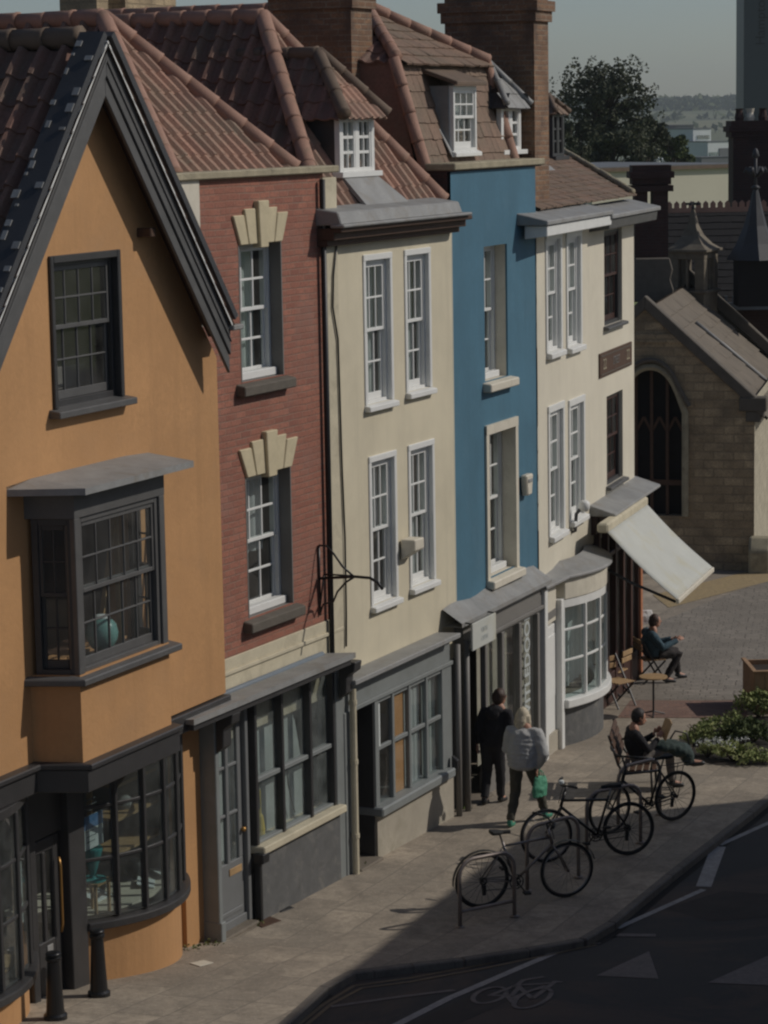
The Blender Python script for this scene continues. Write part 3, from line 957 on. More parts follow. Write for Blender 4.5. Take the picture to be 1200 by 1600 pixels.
ax0, az1 = FO.uz(130, 1265, .12); ax1, az0 = FO.uz(158, 1325, .12)
p = flat_sign(FO, 'poster', ax0, ax1 + .05, .12, az0 + .05, az1 - .1, 'paper', 'pale poster with a blue top strip in the left side of the orange shop window', 'poster')
mb = MB(); mb.box(0, ax1 + .05 - ax0, -.003, .0, az1 - az0 - .3, az1 - az0 - .151); mb.build('picture', 'paper_blue', p)
mb = MB()
for i in range(9):
    w_ = rnd.uniform(.5, .85)
    mb.box(.05, .05 + (ax1 - .03 - ax0) * w_, -.002, 0, .08 + i * .06, .09 + i * .06)
mb.build('print', 'far_grey', p)
ax, az = FO.uz(146, 1375, .2)
mb = MB(); mb.lathe([(.15, 0), (.15, .02), (.05, .03), (.035, .06), (.12, .36), (.12, .38)], (0, 0, 0), 16)
o = mb.build('paper_lamp', 'teal_paint', smooth=False); o.matrix_world = FO.M @ Matrix.Translation((ax, .2, az)); tag(o, 'teal flared stand on a small table below the poster in the orange shop window', 'stand')
mb = MB(); mb.box(-.17, .17, -.14, .14, az - zf - .03, az - zf)
for dx in (-.14, .14):
    for dy in (-.11, .11): mb.box(dx - .015, dx + .015, dy - .015, dy + .015, 0, az - zf - .03)
o = mb.build('display_stool', 'wood_pale'); o.matrix_world = FO.M @ Matrix.Translation((ax, .2, zf)); tag(o, 'small wooden display table under the teal stand in the orange shop window', 'table')
for i, (px, py, lab) in enumerate(((152, 1400, 'white open book leaning at the near corner of the orange shop window'), (228, 1380, 'white folded paper lying in the middle of the orange shop window'), (255, 1365, 'white tray lying at the far end of the orange shop window'))):
    x, y = FO.onz(px, py, zf + .02)
    mb = MB(); mb.prism([(-.16, -.1, 0), (.16, -.1, 0), (.16, .1, .05), (-.16, .1, .05)], (0, 0, .012))
    o = mb.build('paper_stack', 'paper'); o.matrix_world = FO.M @ Matrix.Translation((x, max(y, .12), zf)) @ Matrix.Rotation(.5 * i, 4, 'Z'); tag(o, lab, 'paper')
x, y = FO.onz(212, 1360, zf + .1)
mb = MB(); mb.lathe([(.05, 0), (.1, .05), (.14, .13), (.12, .2), (.06, .24)], (0, 0, 0), 14)
o = mb.build('dark_pot', 'iron', smooth=True); o.matrix_world = FO.M @ Matrix.Translation((x, max(y, .2), zf)); tag(o, 'round dark pot standing on the floor of the orange shop window', 'pot')
# row of little white bunting tags along the head of the window
for i in range(7):
    s_ = .1 + i * .115
    x, y = ptR(s_); 
    mb = MB(); mb.prism([(-.09, 0, 0), (.09, 0, 0), (.085, 0, -.1), (-.085, 0, -.1)], (0, .006, 0))
    o = mb.build('paper_tag', 'paper'); o.matrix_world = FO.M @ Matrix.Translation((x, y + .04, zh - .13)); tag(o, 'small white paper tag of the row hung inside the head of the orange bow window', 'paper tag', 'paper tags in the orange shop window')
lx0, lz1 = FO.uz(20, 1352, .0); lx1, lz0 = FO.uz(38, 1440, .0)
flat_sign(FO, 'poster', lx0, lx1, .0, lz0, lz1, 'paper', 'plain white poster in the left bow window of the orange shop beside the door', 'poster')
# a striped globe and props in the oriel
x, z = FO.uz(159, 988, -.5)
g = placed(FO, 'glass_globe', 'round blue green striped globe lamp standing in the orange oriel window', 'globe', x, -.5, z - .22)
mb = MB(); mb.lathe([(.03, 0), (.12, .06), (.17, .15), (.18, .22), (.16, .31), (.1, .38), (.03, .41)], (0, 0, 0), 18); mb.build('globe', 'ceramic_green', g, smooth=True)
mb = MB(); mb.lathe([(.09, -.08), (.06, -.06), (.03, 0)], (0, 0, 0), 12); mb.build('foot', 'wood_dark', g)
mb = MB(); mb.lathe([(.10, .37), (.09, .405), (.03, .42)], (0, 0, 0), 16); mb.build('cap', 'paper', g, smooth=True)
mb = MB(); mb.box(bx1, bx2, YB + .14, YU + .6, bz_sill - .02, bz_sill + .02); mb.build('window_seat', 'wood_dark', HO)
for (pa, pb, nm) in (((181, 806), (184, 905), 'left'), ((239, 790), (226, 975), 'right')):
    xa_, z1_ = FO.uz(*pa, -.35); xb_, z0_ = FO.uz(*pb, -.35)
    mb = MB(); mb.bar((xa_, -.35, z1_), (xb_, -.35, bz_sill), .05, .03)
    if nm == 'left': mb.bar((xa_, -.33, z1_), (xa_ - .3, -.25, bz_sill), .05, .03)
    o = mb.build('easel' if nm == 'left' else 'prop_stick', 'wood_pale'); o.matrix_world = FO.M
    tag(o, 'pale wooden easel standing inside the orange oriel window' if nm == 'left' else 'pale wooden pole leaning at the right side inside the orange oriel window', 'easel' if nm == 'left' else 'pole')

# bollards in front of the orange shop
def bollard(px, py, ptop, label):
    p = zat(gnd(px, py)); h = (py - ptop) / (F / p.y) * 1.02
    t = thing('bollard', label, 'bollard', p, 0, 'cast iron bollards by the orange shop')
    k = h / 1.0
    mb = MB(); mb.lathe([(.125, 0), (.125, .05), (.10, .07), (.095, .12), (.068, .86 * h), (.085, .88 * h), (.085, .92 * h), (.06, .94 * h)], (0, 0, 0), 20); mb.build('post', 'black_iron', t, smooth=False)
    mb = MB(); mb.lathe([(.05, .93 * h), (.085, .96 * h), (.075, .985 * h), (.03, h)], (0, 0, 0), 20); mb.build('cap', 'black_iron', t, smooth=True)
bollard(155, 1556, 1445, 'black iron bollard before the curved orange wall under the right bow window')
bollard(87, 1592, 1480, 'black cast iron bollard before the dark door of the orange shop')

# ======================================================= red brick house
FR = Fr(J0, facing(J0, J1)); WR = (J1 - J0).length
HR = FR.house_at('brick_house', 'narrow red brick house with keystoned windows and a grey glazed shopfront under a lead canopy')
xb0 = FR.uz(309, 320, 0)[0]; xb1 = FR.uz(511, 600, 0)[0]
zp = FR.uz(400, 276, 0)[1]; zb0 = FR.uz(430, 1000, 0)[1]; zcan = FR.uz(430, 1050, 0)[1]
w1 = FR.rect(375, 441, 380, 592, 0); w2 = FR.rect(386, 456, 737, 955, 0)
mb = MB(); mb.wall(xb0, xb1, zb0, zp, 0, [w1, w2], .02)
mb.build('wall', 'red_brick', HR, merge=True)
for w in (w1, w2):
    mb = MB(); a, b, c, d = w; e = .30
    for q in ([(a, .02, c), (a, e, c), (a, e, d), (a, .02, d)], [(b, .02, c), (b, .02, d), (b, e, d), (b, e, c)], [(a, .02, c), (b, .02, c), (b, e, c), (a, e, c)], [(a, .02, d), (a, e, d), (b, e, d), (b, .02, d)]): mb.poly(q)
    mb.box(a - .012, a + .012, -.004, .03, c, d); mb.box(b - .012, b + .012, -.004, .03, c, d)
    mb.build('window_reveal', 'shop_taupe', HR)
for i, w in enumerate((w1, w2)):
    sash(FR, w, .17, 3, 2, .05, 'white_paint', 'glass', None, curts=((.0, .42, 0, .98, 'blind_pale'), (.5, .95, 0, .98, 'blind_grey')) if i == 0 else ((.05, .95, .4, .98, 'blind_pale'),), bar=.03)
    a, b, c, d = w
    mb = MB(); mb.prism([(a - .03, .02, c), (a - .03, .2, c + .02), (a - .03, .2, c + .15), (a - .03, .1, c + .13)], (b - a - .1, 0, 0)) if 0 else mb.box(a + .01, b - .02, .08, .2, c + .002, c + .1)
    mb.build('window_board', 'white_paint', HR, bevel=.01)
    mb = MB(); mb.prism([(a - .14, -.13, c - .16), (a - .14, .1, c - .16), (a - .14, .1, c + .002), (a - .14, -.13, c - .04)], (b - a + .24, 0, 0))
    mb.build('window_sill', 'grey_stone', HR, bevel=.012)
    # five voussoirs, the keystone proud and taller
    wd = (b - a) * .98; xm = (a + b) / 2
    mb = MB()
    for k in range(5):
        s0, s1 = (k - 2.5) / 5, (k - 1.5) / 5
        lx0, lx1 = xm + s0 * wd * 1.02 + .008, xm + s1 * wd * 1.02 - .008
        ux0, ux1 = xm + s0 * wd * 1.34 + .006, xm + s1 * wd * 1.34 - .006
        h = {0: .36, 1: .43, 2: .52, 3: .43, 4: .36}[k]
        y0 = -.035 if k != 2 else -.075
        lo_ = d - (.05 if k == 2 else .0)
        mb.prism([(lx0, y0, lo_), (lx1, y0, lo_), (ux1, y0, d + h), (ux0, y0, d + h)], (0, .05 - y0, 0))
    mb.build('keystone_lintel', 'bath_stone', HR, bevel=.01)
# cream quoin strips, parapet coping, stained base band
mb = MB(); mb.box(FR.uz(284, 320, 0)[0] - .3, xb0, -.03, .2, zj, zp); mb.build('quoin_strip', 'cream_trim', HR, bevel=.006)
mb = MB(); mb.box(FR.uz(284, 300, 0)[0] - .3, WR + .05, -.09, .28, zp, zp + .09); mb.build('coping', 'weathered_stone', HR, bevel=.015)
mb = MB(); mb.box(0, xb1 + .25, -.02, .2, zcan - .6, zb0); mb.box(0, xb1 + .25, -.05, .0, zb0 - .2, zb0 - .15); mb.build('base_band', 'stained_cream', HR, bevel=.008)
# lead canopy on brackets
cx0 = FR.uz(303, 1128, -.5)[0]; cx1 = FR.uz(556, 1028, -.5)[0]; zcf = FR.uz(430, 1078, -.5)[1]
mb = MB()
mb.prism([(cx0, -.5, zcf - .02), (cx0, -.5, zcf + .05), (cx0, -.02, zcan), (cx0, -.02, zcf + .0)], (cx1 - cx0, 0, 0))
can = mb.build('canopy', 'lead', HR, bevel=.012)
mb = MB(); mb.tube([(cx0 + .1, -.06, zcan + .01), (cx1 - .1, -.06, zcan + .01)], .04, 8); mb.build('lead_roll', 'gutter_blue', can, smooth=True)
mb = MB(); mb.box(cx0 + .06, cx1 - .06, -.46, .0, zcf - .1, zcf - .021); mb.build('soffit', 'dark_paint', can)
yS = -.12
def px_x(fr, px, py, y): return fr.uz(px, py, y)[0]
# shopfront
x_p0 = 0.0; x_p1 = px_x(FR, 337, 1300, yS); d0 = x_p1; d1 = px_x(FR, 388, 1300, yS); s0 = px_x(FR, 398, 1200, yS); s1 = px_x(FR, 519, 1200, yS); e1 = px_x(FR, 545, 1250, yS)
zhd = zcf - .1
zsl = FR.uz(462, 1288, yS)[1]
mb = MB()
mb.box(x_p0, x_p1 - .04, yS - .1, .1, -.3, zhd); mb.box(x_p0 - .01, x_p1 - .03, yS - .13, .1, -.3, .25)
mb.box(s1 + .02, e1, yS - .06, .1, -.4, zhd)
mb.box(x_p1 - .04, s1 + .02, yS + .08, .1, zhd - .02, zhd + .1)
mb.build('shop_pilaster', 'shop_grey', HR, bevel=.01)
for xx in (x_p0 + .02, s1 + .05):
    mb = MB()
    mb.prism([(xx, -.46, zhd), (xx, yS - .1, zhd), (xx, yS - .1, zhd - .5), (xx, -.2 + yS, zhd - .42), (xx, -.33, zhd - .2), (xx, -.44, zhd - .12)], (.2, 0, 0))
    mb.build('canopy_bracket', 'dark_paint', HR, bevel=.01)
# glazed door, two by three panes over a panel
mb = MB(); yd = yS + .06
zdt = zhd - .08; zdb = -.02; zdm = FR.uz(365, 1345, yd)[1]
mb.box(d0 - .04, d0 + .02, yS, yd + .08, -.1, zhd); mb.box(d1 - .02, d1 + .05, yS, yd + .08, -.1, zhd)
mb.box(d0 + .02, d1 - .02, yd, yd + .06, zdb + .04, zdm - .0); mb.box(d0 + .02, d0 + .13, yd, yd + .06, zdm, zdt); mb.box(d1 - .13, d1 - .02, yd, yd + .06, zdm, zdt)
mb.box(d0 + .13, d1 - .13, yd, yd + .06, zdt - .12, zdt)
xm = (d0 + d1) / 2; mb.box(xm - .035, xm + .035, yd - .01, yd + .05, zdm, zdt - .12)
for k in (1, 2):
    z = zdm + (zdt - .12 - zdm) * k / 3; mb.box(d0 + .13, d1 - .13, yd + .005, yd + .05, z - .02, z + .02)
mb.box(d0 + .1, d1 - .1, yd - .02, yd, zdb + .2, zdb + .26); mb.box(d0 + .02, d1 - .02, yd - .03, yd, zdb, zdb + .14)
dr = mb.build('door', 'mid_grey_door', HR, bevel=.008)
mb = MB(); mb.poly([(d0 + .12, yd + .03, zdm), (d1 - .12, yd + .03, zdm), (d1 - .12, yd + .03, zdt - .1), (d0 + .12, yd + .03, zdt - .1)]); mb.build('pane', 'glass_dusty', dr)
mb = MB(); mb.box(d0 + .1, d1 - .1, yd + .12, yd + .125, zdm, zdt); mb.build('blind', 'blind_grey', dr)
mb = MB(); mb.box(xm + .0, xm + .3, yd - .012, yd, zdm - .17, zdm - .08); mb.build('letter_plate', 'wood_pale', dr, bevel=.004)
mb = MB(); mb.lathe([(.02, 0), (.03, .02), (.03, .05), (.015, .06)], (0, 0, 0), 10); k_ = mb.build('handle', 'brass', dr); k_.matrix_local = Matrix.Translation((d1 - .06, yd, zdm + .35)) @ Matrix.Rotation(math.pi / 2, 4, 'X')
mb = MB(); mb.box(d0 - .05, d1 + .02, yS - .12, yd + .1, -.3, .02); mb.build('doorstep', 'stone_slab', HR, bevel=.015)
# shop windows: deep posts, one transom
mb = MB(); m1 = px_x(FR, 438, 1190, yS); m2 = px_x(FR, 482, 1180, yS); zt_ = FR.uz(459, 1192, yS)[1]
for x in (s0 - .03, m1, m2, s1):
    mb.m = 1; mb.box(x - .03, x + .03, yS - .05, yS + .09, zsl, zhd); mb.m = 0  # posts coloured dark all over to stand in for shade on their sides
mb.box(s0, s1, yS - .02, yS + .08, zt_ - .03, zt_ + .03); mb.box(s0, s1, yS - .03, yS + .08, zhd - .06, zhd); mb.box(s0, s1, yS - .03, yS + .08, zsl, zsl + .04)
sw = mb.build('shop_window', ['shop_grey', 'dark_paint'], HR, bevel=.008)
mb = MB(); mb.poly([(s0, yS + .04, zsl), (s1, yS + .04, zsl), (s1, yS + .04, zhd), (s0, yS + .04, zhd)]); mb.build('pane', 'glass_dusty', sw)
mb = MB(); mb.box(s0, m2 - .02, yS + .2, yS + .205, zsl, zhd); mb.prism([(m2 - .02, yS + .2, zsl), (m2 + .35, yS + .2, zsl), (m2 + .02, yS + .2, zsl + 1.25), (m2 - .02, yS + .2, zsl + 1.3)], (0, .005, 0)); mb.build('blind', 'blind_grey', sw)
mb = MB(); mb.box(s0 - .08, s1 + .1, yS - .16, yS + .3, zsl - .1, zsl); mb.build('sill', 'stained_cream', sw, bevel=.015)
mb = MB(); mb.box(s0 - .02, s1 + .06, yS - .07, .1, -.4, zsl - .1); mb.build('stall_riser', 'riser_stone', HR)
mb = MB(); mb.box(s0 - .1, s0 - .04, yS - .1, yS, -.2, zsl - .12); mb.box(s0 - .14, s0 + .02, yS - .17, yS - .02, zsl - .2, zsl - .08); mb.build('waste_pipe', 'iron', HR, bevel=.01)
# cords hanging in the window, a yellow brush on the sill
mb = MB(); xx, z_ = FR.uz(402, 1200, yS + .1); mb.tube([(xx, yS + .12, zhd - .1), (xx + .02, yS + .12, (zsl + zhd) / 2), (xx + .08, yS + .12, zsl + .3)], .012, 6)
xx, z_ = FR.uz(450, 1200, yS + .1); mb.tube([(xx, yS + .12, zt_ - .05), (xx + .03, yS + .12, zt_ - .3), (xx + .18, yS + .12, zsl + .1)], .012, 6); mb.build('blind_cord', 'iron', sw)
xx, z_ = FR.uz(407, 1290, yS + .12)
mb = MB(); mb.lathe([(.05, 0), (.06, .1), (.04, .26), (.015, .3), (.012, .6)], (0, 0, 0), 10); o = mb.build('dish_brush', 'yellow_plastic'); o.matrix_world = FR.M @ Matrix.Translation((xx, yS + .12, zsl + .01)); tag(o, 'yellow brush standing on the inner sill of the grey shop window', 'brush')
hull(FR, .02, WR - .02, .32, 7.5, zp - .1, (zcan, zp - 3.4, zp - .3))
# hipped pantile roof
def hip_roof(fr, x0, x1, y0, y1, ze, apx, mat_f='pantile', mat_s='pantile_shaded', tw=.22, ch=.36, amp=.06, xm=None, hipmat='ridge_clay', hr=.11):
    xm = (x0 + x1) / 2 if xm is None else xm
    ya, za_ = fr.onx(*apx, xm)
    A = V((xm, ya, za_)); B = V((xm, y1, za_))
    r = tiles('roof', fr.house, mat_f, [(x0, y0, ze), (x1, y0, ze), A], (1, 0, 0), tw, ch, amp, rel=fr.rel)
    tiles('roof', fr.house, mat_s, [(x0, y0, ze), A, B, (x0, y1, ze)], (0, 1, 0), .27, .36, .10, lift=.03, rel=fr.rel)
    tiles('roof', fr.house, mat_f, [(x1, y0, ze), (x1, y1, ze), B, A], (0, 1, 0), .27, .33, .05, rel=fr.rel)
    mb = MB()
    for q in ((V((x0, y0, ze)), A), (V((x1, y0, ze)), A), (A, B)):
        ridge_tiles(mb, q[0] + V((0, 0, .04)), q[1] + V((0, 0, .05)), hr)
    mb.build('ridge', hipmat, r, smooth=True)
    return A, B
hip_roof(FR, FR.uz(271, 264, .22)[0], FR.uz(462, 264, .22)[0], .22, 7.5, zp + .02, (161, 34))
# ======================================================= yellow rendered house
FY = Fr(J1, facing(J1, J2)); WY = (J2 - J1).length
HY = FY.house_at('rendered_house', 'pale yellow roughcast house with four white sash windows, a lead gutter and a grey shopfront')
zg0 = FY.uz(620, 345, 0)[1]; zg1 = FY.uz(620, 321, -.3)[1]
wins = [FY.rect(571, 610, 405, 629, 0), FY.rect(635, 670, 397, 609, 0), FY.rect(580, 617, 717, 940, 0), FY.rect(641, 676, 699, 912, 0)]
zf1 = FY.uz(630, 1010, 0)[1]
mb = MB(); mb.wall(FY.uz(528, 600, 0)[0], WY + .02, zf1 - .5, zg0 + .1, 0, wins, .2)
mb.build('wall', 'yellow_render', HY, merge=True)
curt_sets = [((0, .3, 0, 1, 'net_curtain'), (.7, 1, 0, 1, 'net_curtain')), ((0, .25, 0, 1, 'net_curtain'), (.7, 1, 0, 1, 'net_curtain')), ((0, 1, .5, 1, 'net_curtain'),), ((0, .9, 0, 1, 'net_curtain'),)]
for w, cs in zip(wins, curt_sets):
    a, b, c, d = w
    so_ = sash(FY, w, .05, 3, 2, .05, 'white_paint', 'glass', (.07, .09, .09, 'white_paint', 0), curts=cs, rows2=2, bar=.026)
    mb = MB(); mb.box(a - .06, a + .015, -.02, .06, c, d + .02); mb.box(b - .015, b + .06, -.02, .06, c, d + .02); mb.box(a - .06, b + .06, -.025, .06, d - .005, d + .08)
    mb.build('surround', 'white_paint', so_, bevel=.008)
# lead-lined gutter on a boxed cornice
gx0 = FY.uz(527, 330, -.3)[0]; gx1 = FY.uz(733, 325, -.3)[0]
mb = MB(); mb.prism([(gx0, -.36, zg1 - .18), (gx0, .1, zg1 - .2), (gx0, .1, zg1 + .04), (gx0, -.3, zg1 - .02)], (gx1 - gx0 - .35, 0, 0)); mb.box(gx0 - .02, gx1 - .1, -.40, -.2, zg1 - .22, zg1 - .175)
mb.build('lead_gutter', 'lead', HY, bevel=.015)
mb = MB(); mb.box(gx0 + .02, WY - .02, -.24, .05, zg1 - .38, zg1 - .225); mb.box(gx0 + .02, WY - .02, -.14, .05, zg1 - .46, zg1 - .38); mb.box(gx0 + .02, WY - .02, -.34, -.2, zg1 - .28, zg1 - .225)
mb.build('cornice', 'wood_dark', HY, bevel=.01)
# cream party strip with the dark pipe and the wandering cable
mb = MB(); mb.box(FY.uz(509, 600, -.02)[0], FY.uz(530, 600, -.02)[0], -.04, .15, zf1 - .6, FY.uz(515, 277, 0)[1]); mb.build('party_strip', 'stained_cream', HY, bevel=.008)
mb = MB(); xx = FY.uz(511, 600, -.05)[0]; mb.tube([(xx - .03, -.06, zf1 - .3), (xx - .03, -.06, FY.uz(505, 280, 0)[1])], .035, 8); mb.build('rainwater_pipe', 'iron', HY, smooth=True)
pts = [(527, 372), (521, 430), (520, 480), (528, 530), (531, 620), (534, 720), (539, 840), (541, 960), (541, 1010)]
mb = MB(); mb.tube([(*(lambda q: (q[0], -.06, q[1]))(FY.uz(px, py, -.06)),) for px, py in pts], .014, 6); mb.build('cable', 'iron', HY, smooth=True)
# shopfront
yS = -.16
cA = FY.uz(556, 1072, yS - .22); cB = FY.uz(720, 972, yS - .22)
zs0 = FY.uz(630, 1032, yS - .22)[1]; zs1 = FY.uz(630, 1011, 0)[1]
mb = MB(); mb.prism([(cA[0], yS - .22, zs0 - .05), (cA[0], 0, zs0 - .05), (cA[0], 0, zs1), (cA[0], yS - .22, zs0 + .02)], (cB[0] - cA[0], 0, 0)); mb.build('shop_cornice', 'lead', HY, bevel=.01)
zfa = FY.uz(624, 1052, yS)[1]; zfb = FY.uz(624, 1072, yS)[1]
f0 = FY.uz(547, 1100, yS)[0]; f1 = FY.uz(703, 1010, yS)[0]
zfa = zs0 - .052; zfb = FY.uz(620, 1074, yS)[1]
mb = MB(); mb.box(f0, f1, yS, .05, zfb, zfa); mb.box(f0, f1, yS - .05, yS, zfb - .03, zfb + .03); mb.box(f0, f1, yS - .06, yS, zfa - .07, zfa)
mb.build('fascia', 'shop_grey', HY, bevel=.008)
gx = lambda px, py: FY.uz(px, py, yS)[0]
D0, D1 = gx(553, 1220), gx(584, 1220)
zsl = FY.uz(645, 1228, yS)[1]
posts = [gx(p, 1180) for p in (588, 614, 640, 667, 693)]
mb = MB()
mb.box(gx(537, 1220), D0 - .03, yS - .03, .1, -.4, zfb); mb.build('shop_pilaster', 'shop_grey', HY, bevel=.01)
mb = MB(); mb.box(posts[4] + .04, f1, yS - .02, .1, -.4, zfb); mb.build('shop_pilaster', 'shop_grey', HY, bevel=.01)
mb = MB()
for i, x in enumerate(posts):
    w_ = .06 if i in (0, 4) else .035
    mb.box(x - w_, x + w_, yS - .02, yS + .05, zsl, zfb - .03)
ztr = FY.uz(642, 1144, yS)[1]
mb.box(posts[0], posts[4], yS, yS + .05, ztr - .03, ztr + .03)
mb.box(posts[0], posts[4], yS, yS + .1, zfb - .1, zfb - .03)
sw = mb.build('shop_window', 'shop_grey', HY, bevel=.008)
mb = MB(); mb.poly([(posts[0], yS + .03, zsl), (posts[4], yS + .03, zsl), (posts[4], yS + .03, zfb - .05), (posts[0], yS + .03, zfb - .05)]); mb.build('pane', 'glass', sw)
mb = MB(); mb.box(posts[0] - .1, posts[4] + .12, yS - .14, .3, zsl - .13, zsl); mb.build('sill', 'shop_grey', sw, bevel=.02)
mb = MB(); mb.box(posts[1] + .04, posts[2] - .04, yS + .06, yS + .08, zsl, zfb - .1); mb.build('board', 'plywood', sw)
curtain(sw, 'blind_pale', posts[2] + .05, posts[3] - .04, yS + .1, zsl, zfb - .05, 4, .02, 'blind')
curtain(sw, 'blind_grey', posts[3] + .1, posts[4] - .04, yS + .12, zsl, zfb - .05, 3, .03, 'blind')
mb = MB(); mb.box(posts[0] + .05, posts[0] + .14, yS + .005, yS + .012, (zsl + ztr) / 2 + .4, (zsl + ztr) / 2 + 1.0); mb.build('notice', 'paper', sw)
mb = MB(); mb.box(posts[0] - .06, f1, yS - .03, .05, -.4, zsl - .13); mb.build('stall_riser', 'riser_render', HY)
mb = MB(); mb.box(D0, D1, .25, .3, -.2, zfb); mb.box(D0 - .02, D0, yS, .3, -.2, zfb); mb.box(D1, D1 + .02, yS, .3, -.2, zfb); mb.build('door', 'dark_paint', HY)
mb = MB(); mb.box(D0 - .05, D1 + .03, yS - .12, .25, -.4, .03); mb.build('doorstep', 'stone_slab', HY, bevel=.015)
xx = gx(544, 1200)
mb = MB(); mb.tube([(xx, yS - .09, -.1), (xx, yS - .09, zfb + .3)], .045, 10)
for z in (.5, 1.5, 2.3): mb.lathe([(.055, 0), (.055, .06)], (xx, yS - .09, z), 10)
mb.build('downpipe', 'stained_cream', HY)
mb = MB()
for px in (708, 722):
    x2 = gx(px, 1120); mb.tube([(x2, yS - .08, -.2), (x2, yS - .08, zfb + .25)], .045, 10)
mb.build('downpipe', 'shop_taupe', HY, smooth=True)
mb = MB(); mb.prism([(gx(699, 1170), yS - .06, zsl - .1), (gx(699, 1170), yS - .15, zsl - .05), (gx(699, 1170), yS - .15, zsl + .1), (gx(699, 1170), yS - .06, zsl + .16)], (.08, 0, 0)); mb.build('hopper', 'iron', HY, bevel=.01)
hull(FY, .02, WY - .02, .3, 7.0, zg0, (zf1, zf1 + 2.9))
hip_y0 = .05
zey = zg1 - .06
xl_ = FY.uz(500, 290, .1)[0]
A, B = hip_roof(FY, -.1, WY - .05, .1, 7.2, zey, (410, 30))
# dormer with a hipped pantile roof and two white casements
def dormer(fr, rp, y, depth, apx, over=.16, matr='pantile', mats='pantile_shaded', wallm='dark_paint', cols=2, rows=3, amp=.035, ridge='ridge_dull', rolls=.09, mf='white_paint', front=True, parent=None, rr=None):
    x0, x1, z0, z1 = fr.rect(*rp, y)
    dm = MB(); dm.box(x0 - .03, x0 + .03, y + .02, y + depth, z0 - .6, z1); dm.box(x1 - .03, x1 + .03, y + .02, y + depth, z0 - .6, z1)
    d = dm.build('dormer', wallm, fr.house, rel=fr.rel)
    f = MB(); t = .055
    f.box(x0 - .04, x0 + t, y - .02, y + .06, z0, z1); f.box(x1 - t, x1 + .04, y - .02, y + .06, z0, z1)
    f.box(x0 + t, x1 - t, y - .02, y + .06, z1 - t, z1); f.box(x0 + t, x1 - t, y - .02, y + .06, z0, z0 + t)
    f.box(x0 - .12, x1 + .12, y - .1, y + .06, z0 - .07, z0)
    xm = (x0 + x1) / 2
    f.box(xm - .05, xm + .05, y - .015, y + .05, z0 + t, z1 - t)
    for k in range(1, rows):
        z = z0 + t + (z1 - z0 - 2 * t) * k / rows; f.box(x0 + t, x1 - t, y, y + .04, z - .02, z + .02)
    for (qa, qb) in ((x0 + t, xm - .05), (xm + .05, x1 - t)):
        f.box(qa, qa + .035, y - .01, y + .045, z0 + t, z1 - t); f.box(qb - .035, qb, y - .01, y + .045, z0 + t, z1 - t)
        if cols > 1: f.box((qa + qb) / 2 - .011, (qa + qb) / 2 + .011, y, y + .04, z0 + t, z1 - t)
    wdw = f.build('dormer_window', mf, d, bevel=.004)
    g = MB(); g.poly([(x0, y + .03, z0), (x1, y + .03, z0), (x1, y + .03, z1), (x0, y + .03, z1)]); g.build('dormer_pane', 'glass', d)
    g = MB(); g.box(x0 + .04, x1 - .04, y + .16, y + .17, z0, z1); g.build('dormer_curtain', 'blind_pale', d)
    ax = xm; ya, zA = fr.onx(*apx, ax)
    ze = z1 + .02
    P = [(x0 - over, y - over, ze), (x1 + over, y - over, ze), (ax, ya, zA)]
    rf = tiles('dormer_roof', fr.house, matr, P, (1, 0, 0), .19, .28, amp, rel=fr.rel)
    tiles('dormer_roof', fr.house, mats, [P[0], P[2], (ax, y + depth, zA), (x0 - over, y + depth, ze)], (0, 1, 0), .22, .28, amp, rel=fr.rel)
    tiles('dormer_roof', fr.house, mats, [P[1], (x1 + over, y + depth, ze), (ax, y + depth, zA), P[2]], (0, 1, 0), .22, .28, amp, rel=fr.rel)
    mb = MB()
    for q in ((P[0], P[2]), (P[1], P[2]), (P[2], (ax, y + depth, zA))): ridge_tiles(mb, V(q[0]) + V((0, 0, .03)), V(q[1]) + V((0, 0, .03)), rolls, .4)
    mb.build('ridge', ridge, rf, smooth=True)
    return (x0, x1, z0, z1)
yD = .38
dz = dormer(FY, (531, 581, 184, 268), yD, 2.2, (497, 86))
mb = MB(); x0, x1 = dz[0] - .05, dz[1] + .3
mb.prism([(x0, yD - .06, dz[2] - .05), (x1 - .3, yD - .06, dz[2] - .05), (x1, -.02, zey + .08), (x0, -.02, zey + .08)], (0, .05, -.02))
mb.build('dormer_apron', 'lead', HY)

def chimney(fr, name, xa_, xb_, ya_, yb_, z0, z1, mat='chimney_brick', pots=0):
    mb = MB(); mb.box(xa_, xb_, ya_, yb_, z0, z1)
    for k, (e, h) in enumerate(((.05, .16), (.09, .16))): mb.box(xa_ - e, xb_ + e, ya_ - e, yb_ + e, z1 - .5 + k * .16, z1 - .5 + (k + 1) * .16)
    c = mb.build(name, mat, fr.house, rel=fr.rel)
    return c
# dark chimney stack between the yellow and blue houses
yc, _ = FY.onx(549, 60, WY - .25)
chimney(FY, 'chimney', WY - .25, WY + .42, yc, yc + 1.25, zg0, FY.onx(549, -6, WY - .25)[1] + .34)

